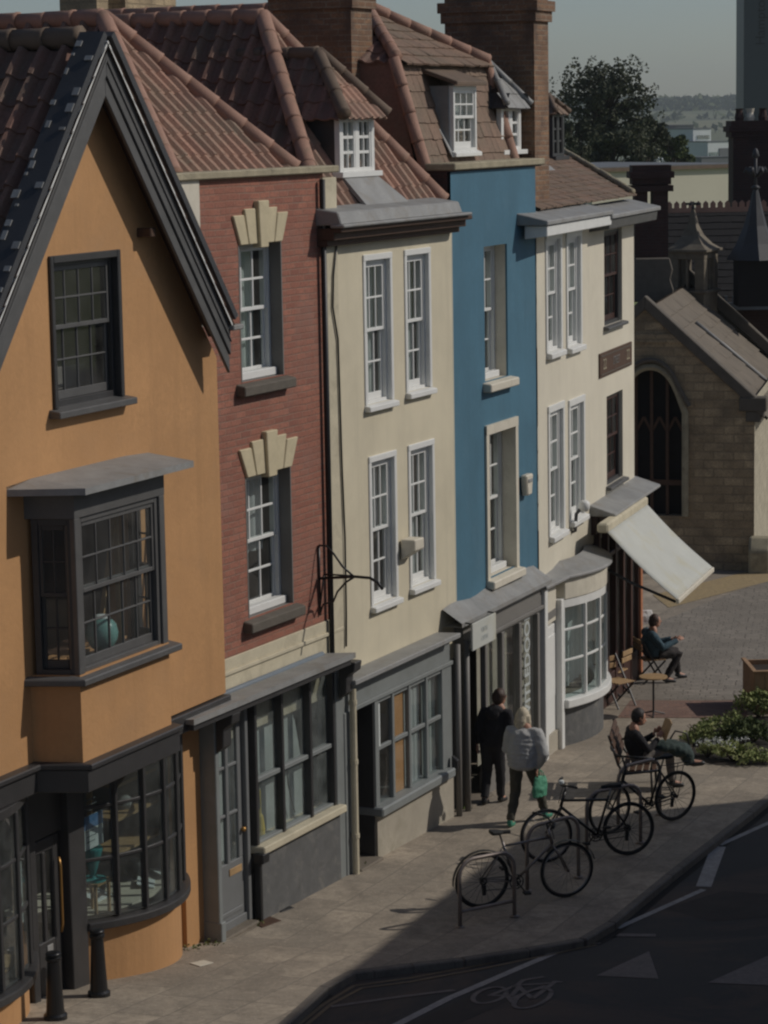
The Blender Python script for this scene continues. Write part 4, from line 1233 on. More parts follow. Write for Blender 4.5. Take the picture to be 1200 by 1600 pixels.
# ======================================================= blue house
FB = Fr(J2, facing(J2, J3)); WB = (J3 - J2).length
HB = FB.house_at('blue_house', 'tall narrow blue house with two deep set windows, tiled mansard roof and grey shopfront')
zpb = FB.uz(770, 262, 0)[1]; zfB = FB.uz(785, 935, 0)[1]
w1 = FB.rect(757, 793, 383, 592, 0); w2 = FB.rect(762, 804, 672, 895, 0)
mb = MB(); mb.wall(FB.uz(708, 600, 0)[0], FB.uz(839, 600, 0)[0], zfB - .5, zpb, 0, [w1, w2], .03)
mb.build('wall', 'blue_paint', HB, merge=True)
for i, w in enumerate((w1, w2)):
    a, b, c, d = w; e = .3
    mb = MB()
    for q in ([(a, .03, c), (a, e, c), (a, e, d), (a, .03, d)], [(b, .03, c), (b, .03, d), (b, e, d), (b, e, c)], [(a, .03, c), (b, .03, c), (b, e, c), (a, e, c)], [(a, .03, d), (a, e, d), (b, e, d), (b, .03, d)]): mb.poly(q)
    if i: mb.box(a - .1, a + .01, -.035, .03, c - .02, d + .1); mb.box(b - .01, b + .1, -.035, .03, c - .02, d + .1); mb.box(a - .1, b + .1, -.04, .03, d, d + .14)
    mb.build('window_surround', 'cream_trim', HB)
    sash(FB, w, .2, 3, 2, .05, 'white_paint', 'glass', None, curts=((0, 1, 0, 1, 'net_curtain'),), bar=.026)
    mb = MB(); mb.box(a + .01, b - .1, .1, .22, c + .002, c + .1); mb.build('window_board', 'white_paint', HB, bevel=.01)
    mb = MB(); mb.prism([(a - .1, -.14, c - .15), (a - .1, .1, c - .15), (a - .1, .1, c + .002), (a - .1, -.14, c - .03)], (b - a + .22, 0, 0)); mb.build('window_sill', 'cream_trim', HB, bevel=.015)
mb = MB(); mb.box(-.02, WB + .02, -.08, .4, zpb, zpb + .1); mb.build('coping', 'weathered_stone', HB, bevel=.015)
mb = MB(); mb.box(0, WB, -.02, .28, zpb - .02, zpb); mb.box(-.01, .3, .05, 2.2, zg0 - .1, zpb); mb.build('parapet', 'dark_brick', HB)
# mansard
x0, x1 = .06, WB - .02
pbl = FB.onx(675, 244, x0); ptl = FB.onx(632, 87, x0); pbr = FB.onx(792, 244, x1); ptr = FB.onx(740, 107, x1)
y0 = (pbl[0] + pbr[0]) / 2; y1 = (ptl[0] + ptr[0]) / 2; z0 = zpb + .02; z1 = (ptl[1] + ptr[1]) / 2
y0 = max(.2, y0); y1 = max(y0 + .3, y1)
xm = (x0 + x1) / 2; ya, zA = FB.onx(572, 14, xm)
lo_ = [(x0, y0, z0), (x1, y0, z0), (x1, y1, z1), (x0, y1, z1)]
r = tiles('roof', HB, 'plain_tile', lo_, (1, 0, 0), .2, .24, 0, lift=.02)
tiles('roof', HB, 'plain_tile', [(x0 - .05, y1 - .12, z1 - .02), (x1 + .05, y1 - .12, z1 - .02), (xm, ya, zA)], (1, 0, 0), .2, .24, 0, lift=.02)
for xx in (x0, x1):
    tiles('roof', HB, 'pantile_shaded', [(xx, y1, z1), (xm, ya, zA), (xm, 7, zA), (xx, 7, z1)], (0, 1, 0), .27, .33, .05)
mb = MB()
for xx in (x0, x1):
    mb.poly([(xx, y0, z0 - .6), (xx, y1, z1), (xx, 7, z1), (xx, 7, z0 - .6)])
mb.build('mansard_cheek', 'pantile_shaded', HB)
mb = MB()
for xx in (x0, x1):
    ridge_tiles(mb, (xx, y0 - .02, z0), (xx, y1 - .02, z1 + .03), .09); ridge_tiles(mb, (xx, y1 - .05, z1 + .05), (xm, ya, zA + .05), .09)
ridge_tiles(mb, (xm, ya, zA + .05), (xm, 7, zA + .05), .1)
mb.build('ridge', 'ridge_clay', r, smooth=True)
# flat-fronted dormer in the mansard
yd1 = y0 + .02
dx0, dx1_, dz0, dz1 = FB.rect(705, 741, 134, 236, yd1)
mb = MB(); mb.box(dx0 - .03, dx0 + .02, yd1 + .03, yd1 + 1.2, dz0 - .1, dz1); mb.box(dx1_ - .02, dx1_ + .03, yd1 + .03, yd1 + 1.2, dz0 - .1, dz1)
d_ = mb.build('dormer', 'lead', HB)
sash(FB, (dx0, dx1_, dz0, dz1), yd1 - .04, 3, 2, .06, 'white_paint', 'glass', (.06, .06, .08, 'white_paint', yd1 - .04), curts=((0, 1, 0, 1, 'blind_pale'),), parent=d_, name='dormer_window', bar=.026)
mb = MB(); mb.prism([(dx0 - .14, yd1 - .16, dz1 - .0), (dx0 - .14, yd1 - .16, dz1 + .06), (dx0 - .14, y1 + .4, dz1 + .42), (dx0 - .14, y1 + .4, dz1 + .34)], (dx1_ - dx0 + .28, 0, 0)); mb.build('dormer_roof', 'ridge_dull', HB, bevel=.01)
mb = MB(); mb.prism([(dx0 - .10, yd1 - .06, dz0 - .08), (dx0 - .02, yd1 - .06, dz0 - .08), (dx0 - .06, y1, dz1), (dx0 - .16, y1, dz1)], (0, .03, .02)); mb.build('dormer_flashing', 'lead', HB)
# second dormer, lead hipped with shade painted in as darker side slopes, hard by the big chimney
dormer(FB, (783, 811, 168, 234), y0 + .13, 1.6, (763, 100), .15, 'lead', 'spire_lead', 'wood_dark', 1, 3, 0, 'lead', .05)
# big chimney stack at the far end
yc, _ = FB.onx(835, 130, WB + .75)
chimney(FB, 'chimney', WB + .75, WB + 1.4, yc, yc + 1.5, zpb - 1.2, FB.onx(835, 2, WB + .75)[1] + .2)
hull(FB, .02, WB - .02, .33, 7.0, zpb - .05, (zfB, zfB + 2.9))
# shopfront
yS = -.14
zc_f = FB.uz(790, 942, yS - .16)[1]
mb = MB()
n_ = 14
xA, xB = FB.uz(722, 966, yS - .16)[0], FB.uz(862, 900, yS - .16)[0]
for i in range(n_):
    a = xA + (xB - xA) * i / n_; b = xA + (xB - xA) * (i + 1) / n_
    wa = .03 * math.sin(i * 1.1); wb_ = .03 * math.sin((i + 1) * 1.1)
    mb.add([(a, yS - .16, zc_f - .05), (b, yS - .16, zc_f - .05), (b, yS - .16, zc_f + .01), (a, yS - .16, zc_f + .01), (a, 0, zc_f + .2 + wa), (b, 0, zc_f + .2 + wb_), (a, 0, zc_f - .05), (b, 0, zc_f - .05)],
           [(0, 1, 2, 3), (3, 2, 5, 4), (0, 6, 7, 1)])
mb.build('shop_cornice', 'lead', HB, merge=True)
zb_f = FB.uz(785, 987, yS)[1]
gx = lambda px, py: FB.uz(px, py, yS)[0]
f0, f1 = gx(724, 1000), gx(847, 940)
mb = MB(); mb.box(f0, f1, yS, .05, zb_f, zc_f - .052); mb.box(f0, f1, yS - .04, yS, zb_f + .04, zb_f + .1); mb.box(f0, f1, yS - .07, yS, zc_f - .13, zc_f - .055); mb.build('fascia', 'shop_taupe', HB, bevel=.008)
ps = [gx(p, 1080) for p in (759, 785.5, 812.5, 841)]
D0 = gx(728, 1100)
mb = MB()
for i, x in enumerate(ps):
    w_ = .05 if i else .045
    mb.box(x - w_, x + w_, yS - .02, yS + .07, -.3, zb_f)
mb.box(f0 - .02, D0, yS - .02, .1, -.3, zb_f)
mb.box(ps[0], ps[3], yS + .01, yS + .12, -.3, .35); mb.box(ps[0], ps[3], yS - .04, yS + .1, .35, .42)
sw = mb.build('shop_window', 'shop_taupe', HB, bevel=.008)
mb = MB(); mb.poly([(ps[0], yS + .04, .4), (ps[3], yS + .04, .4), (ps[3], yS + .04, zb_f), (ps[0], yS + .04, zb_f)]); mb.build('pane', 'glass', sw)
mb = MB(); mb.box(ps[0] + .05, ps[2] - .05, yS + .16, yS + .17, .4, zb_f); mb.box(ps[2] + .05, ps[3] - .05, yS + .1, yS + .11, .4, zb_f); mb.build('blind', 'riser_render', sw)
mb = MB(); mb.box(D0, ps[0], .3, .34, -.2, zb_f); mb.box(D0 - .02, D0, yS, .3, -.2, zb_f); mb.build('door', 'dark_paint', HB)
mb = MB(); mb.box(D0 - .05, ps[0] + .03, yS - .1, .3, -.4, .03); mb.build('doorstep', 'stone_slab', HB, bevel=.015)
# lettering up the last window
xt, zt0 = FB.uz(822.5, 1040, yS + .05)
M_ = Matrix.Translation((xt, yS + .032, zt0 + .02)) @ WALLTEXT @ Matrix.Rotation(math.pi / 2, 4, 'Z')
text('window_lettering', 'WITLEDOON', .33, 'blind_pale', sw, M_, .003, sx=.93, bold=.008)
# projecting sign board over the doorway
bx0_, bz0 = FB.uz(739, 1021, -.42); bx1_, bz1 = FB.uz(775, 965, -.42)
t = placed(FB, 'hanging_sign', 'pale square sign board hung over the dark doorway of the blue house', 'sign', bx0_, -.42, bz0 + .03)
w_, h_ = bx1_ - bx0_, FB.uz(757, 968, -.42)[1] - FB.uz(757, 1010, -.42)[1]
mb = MB(); mb.box(0, w_, 0, .03, 0, h_); mb.build('board', 'awning_cloth', t, bevel=.005)
mb = MB()
for zz in (h_ * .95,):
    mb.tube([(.02, .015, h_), (.02, .28, h_ + .02)], .012, 6)
mb.build('bracket', 'iron', t)
mb = MB(); mb.tube([(w_ - .02, .015, h_), (w_ - .02, .28, h_ + .02)], .012, 6); mb.build('bracket', 'iron', t)
text('lettering', 'VINYL', h_ * .26, 'blind_pale', t, Matrix.Translation((w_ / 2, -.002, h_ * .62)) @ WALLTEXT, .002)
text('lettering', 'OPEN', h_ * .26, 'blind_pale', t, Matrix.Translation((w_ / 2, -.002, h_ * .3)) @ WALLTEXT, .002)
# intruder alarms
def alarm(fr, px, py, w_, h_, d_, label, mat, taper=.6):
    x, z = fr.uz(px, py, 0)
    t = placed(fr, 'alarm_box', label, 'alarm box', x, 0, z)
    mb = MB(); mb.prism([(-w_ / 2, -d_, h_ / 2), (-w_ / 2 * taper, -d_, -h_ / 2), (w_ / 2 * taper, -d_, -h_ / 2), (w_ / 2, -d_, h_ / 2)], (0, d_ - .01, 0)); mb.build('case', mat, t, bevel=.02)
    mb = MB(); mb.box(-w_ * .3, w_ * .3, -d_ - .012, -d_, h_ * .12, h_ * .3); mb.build('lamp', 'lead', t, bevel=.006)
alarm(FB, 817, 757, .3, .32, .12, 'white shield shaped alarm box on the blue wall right of the lower window', 'cream_trim')
x, z = FY.uz(624, 862, 0)
t = placed(FY, 'flood_light', 'cream wedge shaped flood lamp between the lower sash windows of the yellow house', 'flood light', x, 0, z)
mb = MB(); mb.prism([(0, -.02, -.12), (0, -.24, .02), (0, -.24, .17), (0, -.02, .17)], (.3, 0, 0)); mb.build('case', 'cream_trim', t, bevel=.012)
mb = MB(); mb.box(.12, .18, -.02, 0, -.1, .1); mb.build('bracket', 'iron', t)

# wrought iron sign bracket at the end of the brick house
xb_ = FR.uz(497, 900, 0)[0]
t = placed(FR, 'sign_bracket', 'empty wrought iron sign bracket standing out from the end of the red brick wall', 'bracket', xb_, 0, 0)
def br(pts, r): 
    mb = MB(); P = []
    for px, py in pts:
        y, z = FR.onx(px, py, xb_); P.append((0, min(y, -.02), z))
    mb.tube(P, r, 6); return mb
br([(497, 852), (492, 900), (486, 960)], .016).build('back_bar', 'black_iron', t, smooth=True)
br([(497, 852), (510, 853), (522, 866), (535, 885), (553, 901)], .014).build('scroll', 'black_iron', t, smooth=True)
br([(486, 958), (493, 952), (497, 958), (505, 944), (521, 940), (527, 925), (540, 910), (553, 902)], .014).build('scroll', 'black_iron', t, smooth=True)
br([(490, 903), (555, 901), (578, 903), (590, 910), (598, 921)], .02).build('arm', 'black_iron', t, smooth=True)
br([(506, 897), (555, 900)], .012).build('stay', 'black_iron', t, smooth=True)
br([(506, 897), (489, 948)], .012).build('stay', 'black_iron', t, smooth=True)

# ======================================================= white corner house
FW = Fr(J3, facing(J3, J4)); WW = (J4 - J3).length
FK = Fr(J4, facing(J4, J5), None); WK = (J5 - J4).length
HW = FW.house_at('corner_house', 'cream corner house with a white bowed shop window and a red timber cafe front')
FK.house = HW; FK.rel = FW.Mi @ FK.M
zcw = FW.uz(885, 362, 0)[1]; zfw = FW.uz(890, 905, 0)[1]
wins = [FW.rect(854, 875, 373, 548, 0), FW.rect(886, 906, 369, 540, 0), FW.rect(858, 879, 640, 832, 0), FW.rect(890, 911, 630, 808, 0)]
mb = MB(); mb.wall(FW.uz(840, 600, 0)[0], WW, zfw - .5, zcw + .1, 0, wins, .16); mb.build('wall', 'cream_render', HW, merge=True)
for w in wins:
    a, b, c, d = w
    s_ = sash(FW, w, .04, 2, 2, .06, 'white_paint', 'glass', (.05, .1, .1, 'white_paint', 0), curts=((0, 1, 0, 1, 'net_curtain'),), bar=.03)
    mb = MB(); mb.box(a - .08, a + .01, -.025, .05, c, d + .02); mb.box(b - .01, b + .08, -.025, .05, c, d + .02); mb.box(a - .08, b + .08, -.03, .05, d - .01, d + .1); mb.build('surround', 'white_paint', s_, bevel=.006)
zck = FK.uz(965, 352, 0)[1]
kw = [FK.rect(944, 972, 358, 505, 0), FK.rect(948, 973, 614, 752, 0)]
zfk = FK.uz(960, 800, 0)[1]
mb = MB(); mb.wall(0, WK, zfk - .3, zck + .3, 0, kw, .16)
mb.poly([(WK, 0, zfk - .3), (WK, 5, zfk - .3), (WK, 5, zck + .3), (WK, 0, zck + .3)]); mb.build('wall', 'cream_render', HW, rel=FK.rel, merge=True)
for w in kw:
    a, b, c, d = w
    s_ = sash(FK, w, .06, 3, 2, .06, 'dark_paint', 'glass', (.08, .1, .07, 'slate_paint', 0), bar=.02, mb_rail='oxblood')
# cornice: lead above, white moulding on one front and dark on the other
c0 = FW.uz(846, 345, -.3)[0]
zt0 = FW.uz(890, 343, -.35)[1]; zt1 = FW.uz(890, 320, 0)[1]
mb = MB(); mb.prism([(c0, -.4, zt0 - .03), (c0, .2, zt0 - .03), (c0, .2, zt1), (c0, -.4, zt0 + .04)], (WW - c0 + .05, 0, 0)); mb.build('lead_gutter', 'lead', HW, bevel=.012)
mb = MB(); mb.prism([(c0 + .12, -.36, zt0 - .04), (c0 + .12, 0, zt0 - .04), (c0 + .12, 0, zt0 - .24), (c0 + .12, -.36, zt0 - .2)], (WW - c0 - .06, 0, 0)); mb.build('cornice', 'white_paint', HW, bevel=.01)
mb = MB(); mb.prism([(-.02, -.4, zt0 - .03), (-.02, .2, zt0 - .03), (-.02, .2, zt1), (-.02, -.4, zt0 + .04)], (WK + .45, 0, 0)); mb.build('lead_gutter', 'lead', HW, bevel=.012, rel=FK.rel)
mb = MB(); mb.prism([(-.02, -.36, zt0 - .04), (-.02, .1, zt0 - .04), (-.02, .1, zt0 - .26), (-.02, -.34, zt0 - .2)], (WK + .36, 0, 0)); mb.build('cornice', 'slate_paint', HW, bevel=.01, rel=FK.rel)
# roof: a brown plain tiled slope with a stone-capped hip
ze = zt1 + .02; xr_ = FW.uz(984, 311, .1)[0]
yh = 2.0; xh, zh_ = FW.uz(880, 238, yh)
xh0 = -.3
rf = tiles('roof', HW, 'plain_tile', [(.0, .05, ze), (xr_, .05, ze), (xh, yh, zh_), (0, yh, zh_)], (1, 0, 0), .19, .2, 0, lift=.016)
tiles('roof', HW, 'plain_tile', [(xr_, .05, ze), (xr_ - .2, 4, ze), (xh, yh, zh_)], (0, 1, 0), .19, .2, 0)
mb = MB(); ridge_tiles(mb, (xr_, .05, ze + .05), (xh, yh, zh_ + .04), .055, .35); mb.build('ridge', 'weathered_stone', rf, smooth=True)
mb = MB(); q = FW.uz(857, 252, 1.2); mb.prism([(q[0] - .5, 1.2, q[1] - .25), (q[0] + .75, 1.2, q[1] - .25), (q[0] + .9, 1.75, q[1] + .12), (q[0] - .5, 1.75, q[1] + .12)], (0, .03, .05)); mb.build('roof_flashing', 'lead', rf)
dormer(FW, (863, 879, 178, 244), 1.75, 1.4, (858, 152), .1, 'plain_tile', 'plain_tile', 'dark_paint', 1, 3, 0, 'ridge_dull', .05, mf='dark_paint')
hull(FW, .02, WW + WK, .3, 6.0, zcw - .1, (zfw, zfw + 2.9))
# white shopfront with bowed window
yS = -.10
P0 = FW.uz(848, 1100, yS)[0]; P1 = FW.uz(873, 1080, yS)[0]
zsw = FW.uz(903, 1092, -.4)[1]; zhw = FW.uz(900, 935, -.35)[1]
xe = WW + .18
o_, ptW = bow('bow_window', FW, HW, ((P1 + .02, -.16), (xe, -.02)), .40, zsw, zhw, 5, (.38, .69), 'white_paint', 'riser_stone', -.4, sillh=.16, mw=.07, headh=.14)
curtain(o_, 'net_curtain', P1 + .1, WW + .1, .02, zsw, zhw, 8, .03, 'blind')
mb = MB(); pl = [ptW(i / 10, .05) for i in range(11)]
mb.strip(pl, zhw, zhw + .34, .3); mb.build('sign_band', 'cream_trim', HW, bevel=.01)
mb = MB(); pl = [(P0 - .05, -.2)] + [ptW(i / 10, .13) for i in range(11)]
mb.strip(pl, zhw + .34, zhw + .55, .5, .16); mb.build('shop_cornice', 'lead', HW, bevel=.012)
mb = MB(); mb.box(P0 - .02, P0 + .14, yS - .06, .1, -.3, zhw + .34); mb.box(P1 - .12, P1 + .04, yS - .09, .1, -.3, zhw + .02); mb.build('shop_pilaster', 'white_paint', HW, bevel=.01)
mb = MB(); mb.box(P0 + .14, P1 - .12, yS + .02, .1, .1, zhw - .35); mb.box(P0 + .22, P1 - .2, yS + .0, yS + .02, .9, zhw - .5)
dr = mb.build('door', 'white_paint', HW, bevel=.01)
mb = MB(); mb.box(P0 + .14, P1 - .12, yS, .1, zhw - .3, zhw + .34); mb.build('sign_band', 'cream_trim', HW, bevel=.008)
mb = MB(); mb.box(P0 + .2, P1 - .18, yS - .015, yS, zhw - .22, zhw - .1); mb.build('number_plate', 'shop_taupe', HW)
mb = MB(); mb.box(P0 + .13, P1 - .12, yS - .02, .1, -.3, .32); mb.build('door_foot', 'riser_render', HW)
mb = MB(); pl = [(P0 - .02, -.0), (xe, 0)]; mb.strip(pl, zhw + .2, zfw, .2); mb.build('shop_head', 'cream_render', HW)
# pale wall bracket lamp beneath the first floor windows
x, z = FW.uz(893, 803, 0)
t = placed(FW, 'wall_lamp', 'white wall lamp below the right first floor window of the cream house', 'lamp', x, 0, z)
mb = MB(); mb.tube([(0, 0, -.3), (0, -.06, -.28), (0, -.08, 0), (0, -.16, .1)], .03, 8); mb.build('bracket', 'slate_paint', t, smooth=True)
mb = MB(); mb.lathe([(.05, 0), (.09, .05), (.09, .14), (.05, .18)], (0, -.22, .05), 12); mb.build('shade', 'white_paint', t, smooth=True)
# cafe front
yS = -.08
zk0 = FK.uz(972, 800, -.45)[1]
mb = MB(); mb.prism([(-.1, -.45, zk0 - .02), (-.1, .1, zk0 - .02), (-.1, .1, zk0 + .2), (-.1, -.45, zk0 + .03)], (WK + .25, 0, 0)); mb.build('canopy', 'lead', HW, bevel=.012, rel=FK.rel)
mb = MB()
for i in range(6):
    x = .25 + (WK - .3) * i / 5
    mb.box(x - .06, x + .06, yS - .02, yS + .12, -.35, zk0 - .03)
mb.box(.0, WK, yS, yS + .12, -.4, .5); mb.box(0, WK, yS, yS + .1, zk0 - .35, zk0 - .03); mb.box(0, WK, yS - .01, yS + .1, zk0 - .9, zk0 - .82)
ko = mb.build('cafe_front', 'oxblood', HW, bevel=.01, rel=FK.rel)
mb = MB(); mb.poly([(.2, yS + .06, .5), (WK, yS + .06, .5), (WK, yS + .06, zk0 - .3), (.2, yS + .06, zk0 - .3)]); mb.build('pane', 'glass', ko)
mb = MB(); mb.box(WK - .08, WK + .06, yS - .06, yS + .1, -.4, zk0 - .35); mb.build('corner_post', 'post_red', HW, bevel=.012, rel=FK.rel)  # post colour lightened to stand in for sun, since the awning shades it
x, z = FK.uz(960, 563, 0); xa_ = FK.uz(935, 570, 0)[0]; xb_ = FK.uz(985, 555, 0)[0]
t = placed(FK, 'street_name_sign', 'dark framed street name plate on the cream wall between the two dark windows', 'sign', xa_, -.03, z - .2)
mb = MB(); mb.box(0, xb_ - xa_, 0, .03, 0, .42); mb.build('board', 'wood_dark', t, bevel=.008)
mb = MB(); mb.box(.05, xb_ - xa_ - .05, -.012, 0, .36, .375); mb.box(.05, xb_ - xa_ - .05, -.012, 0, .045, .06); mb.build('frame', 'grey_stone', t)
L_s = xb_ - xa_
text('lettering', '22', .26, 'weathered_stone', t, Matrix.Translation((L_s * .14, -.003, .21)) @ WALLTEXT, .002)
text('lettering', '22', .26, 'weathered_stone', t, Matrix.Translation((L_s * .87, -.003, .21)) @ WALLTEXT, .002)
text('lettering', 'STREET', .20, 'shop_taupe', t, Matrix.Translation((L_s * .5, -.003, .21)) @ WALLTEXT, .002, sx=.8)
# awning rolled out over the cafe seats
ya0 = -.45
A0 = FK.uz(946, 828, ya0); A1 = FK.uz(1008, 784, ya0)
awx0, awx1, awz = A0[0], A1[0], (A0[1] + A1[1]) / 2
yl, zl = FK.onx(1060, 933, awx0)
yl2, zl2 = FK.onx(1112, 890, awx1)
yb_, zb_ = (yl + yl2) / 2, (zl + zl2) / 2
t = placed(FK, 'awning', 'pale grey canvas awning let down over the cafe front', 'awning', 0, 0, 0)
mb = MB(); n_ = 10
for i in range(n_):
    for j in range(12):
        def q(i, j):
            s = i / n_; u = j / 12
            return (awx0 + (awx1 - awx0) * u, ya0 + (yb_ - ya0) * s, awz + (zb_ - awz) * s - .05 * math.sin(math.pi * s) + .006 * math.sin(u * 40))
        mb.poly([q(i, j), q(i + 1, j), q(i + 1, j + 1), q(i, j + 1)])
cl = mb.build('canvas', 'awning_cloth', t, smooth=True, merge=True)
sm = cl.modifiers.new('thick', 'SOLIDIFY'); sm.thickness = .012
mb = MB(); mb.box(awx0, awx1, yb_ - .03, yb_ + .03, zb_ - .08, zb_ + .01); mb.build('front_rail', 'cream_trim', t, bevel=.015)
mb = MB(); mb.box(awx0 - .03, awx1 + .03, ya0 - .05, ya0 + .14, awz - .06, awz + .1); mb.build('roller_box', 'stained_cream', t, bevel=.03)
for x in (awx0 + .05, awx1 - .05):
    mb = MB(); mb.tube([(x, -.1, awz - .5), (x, yb_ * .55, awz - .9), (x, yb_ + .04, zb_ - .05)], .025, 8); mb.build('arm', 'iron', t, smooth=True)
# ======================================================= stone chapel at the end of the street
oC = zat(gnd(1178, 892))
FH = Fr(oC, math.radians(-13))
HC_ = FH.house_at('stone_chapel', 'small rubble stone chapel with a stone slab roof and a tall dark arched window', 'chapel')
xA, zA = FH.uz(1008, 466, 0); ze = FH.uz(1165, 622, 0)[1]
xL = 2 * xA
sl_ = (zA - ze) / (0 - xA)
roofz = lambda x: zA - abs(x - xA) * sl_
jr = FH.uz(1066, 700, 0)[0]; jl = 2 * xA - jr + .25; cxa = (jl + jr) / 2
z_s = FH.uz(1040, 806, 0)[1]; z_spr = FH.uz(1060, 650, 0)[1]; z_ap = FH.uz(1010, 578, 0)[1]
def archz(x):
    s = min(1, abs(x - cxa) / ((jr - jl) / 2))
    return z_spr + (z_ap - z_spr) * (1 - s ** 2.2) ** .62
mb = MB()
xs = sorted({xL, xA, 0.0, *[jl + (jr - jl) * i / 16 for i in range(17)]})
for a, b in zip(xs, xs[1:]):
    m_ = (a + b) / 2
    if jl < m_ < jr:
        mb.poly([(a, 0, -.6), (b, 0, -.6), (b, 0, z_s), (a, 0, z_s)])
        mb.poly([(a, 0, archz(a)), (b, 0, archz(b)), (b, 0, roofz(b)), (a, 0, roofz(a))])
        mb.poly([(a, 0, archz(a)), (b, 0, archz(b)), (b, .35, archz(b)), (a, .35, archz(a))])
    else:
        mb.poly([(a, 0, -.6), (b, 0, -.6), (b, 0, roofz(b)), (a, 0, roofz(a))])
for x in (jl, jr): mb.poly([(x, 0, z_s), (x, .35, z_s), (x, .35, archz(x)), (x, 0, archz(x))])
mb.poly([(jl, 0, z_s), (jr, 0, z_s), (jr, .35, z_s), (jl, .35, z_s)])
mb.build('wall', 'rubble', HC_, merge=True)
Lr = min(9.0, max(4.0, FH.onx(1074, 464, xA)[0]))
mb = MB(); mb.poly([(0, 0, -.6), (0, Lr, -.6), (0, Lr, ze), (0, 0, ze)]); mb.poly([(xL, 0, -.6), (xL, Lr, -.6), (xL, Lr, ze), (xL, 0, ze)]); mb.poly([(xL, Lr, -.6), (0, Lr, -.6), (0, Lr, ze), (xA, Lr, zA), (xL, Lr, ze)])
mb.build('side_wall', 'rubble_pale', HC_)
# window: stone jamb, mullions, dark glass
mb = MB()
n_ = 16; pts_o = [(jr + .14, -.03, z_s)] + [(cxa + (jr - jl) / 2 * 1.2 * math.cos(math.pi * i / n_ * 1), -.03, 0) for i in range(n_ + 1)]
P = []
for i in range(n_ + 1):
    x = jr - (jr - jl) * i / n_
    P.append((x + (.07 if i == 0 else (-.07 if i == n_ else 0)), -.02, archz(x) + .07))
mb.tube([(jr + .07, -.02, z_s)] + P + [(jl - .07, -.02, z_s)], .085, 6)
mb.build('window_jamb', 'weathered_stone', HC_)
mb = MB()
P2 = [(p[0] + (.1 if i == 0 else (-.1 if i == n_ else 0)), -.08, p[2] + .17) for i, p in enumerate(P)]
mb.tube(P2, .06, 6); mb.build('hood_mould', 'grey_stone', HC_)
mb = MB()
for k in (1, 2, 3):
    x = jl + (jr - jl) * k / 4; mb.box(x - .035, x + .035, .16, .26, z_s, archz(x))
mb.box(jl, jr, .15, .27, z_s + (z_spr - z_s) * .3, z_s + (z_spr - z_s) * .3 + .12)
for k in range(4):
    xa_ = jl + (jr - jl) * k / 4; xb_ = jl + (jr - jl) * (k + 1) / 4; xm = (xa_ + xb_) / 2
    zz = z_spr - .1
    for (a, b) in ((xa_, xm), (xb_, xm)): mb.bar((a, .2, zz - .3), (b, .2, zz + .05), .04, .06)
wi = mb.build('arched_window', 'wood_dark', HC_)
mb = MB(); mb.box(jl, jr, .3, .34, z_s, z_ap + .05); mb.build('pane', 'slate_black', wi)
mb = MB(); mb.box(xA - .3, xA + 1.0, -.05, .0, FH.uz(1020, 535, 0)[1], FH.uz(1020, 522, 0)[1]); mb.box(xA - .5, xA + 1.0, -.05, 0, FH.uz(1020, 580, 0)[1], FH.uz(1020, 574, 0)[1]) if 0 else None
mb.build('string_course', 'rubble', HC_)
rf = tiles('roof', HC_, 'stone_slab', [(xA, .28, zA - .26), (.28, .28, roofz(.28) - .26), (.28, Lr - .2, roofz(.28) - .26), (xA, Lr - .2, zA - .26)], (0, 1, 0), .55, .42, 0, lift=.03)
tiles('roof', HC_, 'stone_slab', [(xA, .28, zA - .26), (xL - .2, .28, roofz(xL - .2) - .26), (xL - .2, Lr - .2, roofz(xL - .2) - .26), (xA, Lr - .2, zA - .26)], (0, 1, 0), .55, .42, 0, lift=.03)
mb = MB(); mb.tube([(xA + .75, Lr * .45, roofz(xA + .75) - .2), (xA + 1.5, Lr * .5, roofz(xA + 1.5) - .2), (.1, Lr * .55, roofz(.1) - .2)], .05, 6)
mb.build('lead_strip', 'lead', rf, smooth=True)
for (px, py) in ((1075, 530), (1110, 516)):
    pass
for y0 in (-.08, Lr - .3):
    mb = MB()
    for s_ in (1, -1):
        xe = .22 if s_ > 0 else xL - .22
        ztop = .06 if y0 < 1 else .2
        a, b = V((xA, y0, zA + ztop)), V((xe, y0, roofz(xe) + ztop))
        mb.prism([a, b, b - V((0, 0, .3 + ztop * .3)), a - V((0, 0, .3 + ztop * .3))], (0, .36, 0))
    mb.build('gable_coping', 'grey_stone', HC_, bevel=.02)
mb = MB(); mb.box(-.35, .28, -.1, .35, ze - .3, ze + .02); mb.box(-.2, .15, -.06, .3, ze - .55, ze - .3); mb.build('kneeler', 'grey_stone', HC_, bevel=.02)
mb = MB(); mb.prism([(-.1, -.45, -.5), (-.1, -.45, .55), (-.1, -.2, .8), (-.1, .0, .85), (-.1, .0, -.5)], (.5, 0, 0)); mb.build('buttress', 'weathered_stone', HC_, bevel=.06, seg=2)
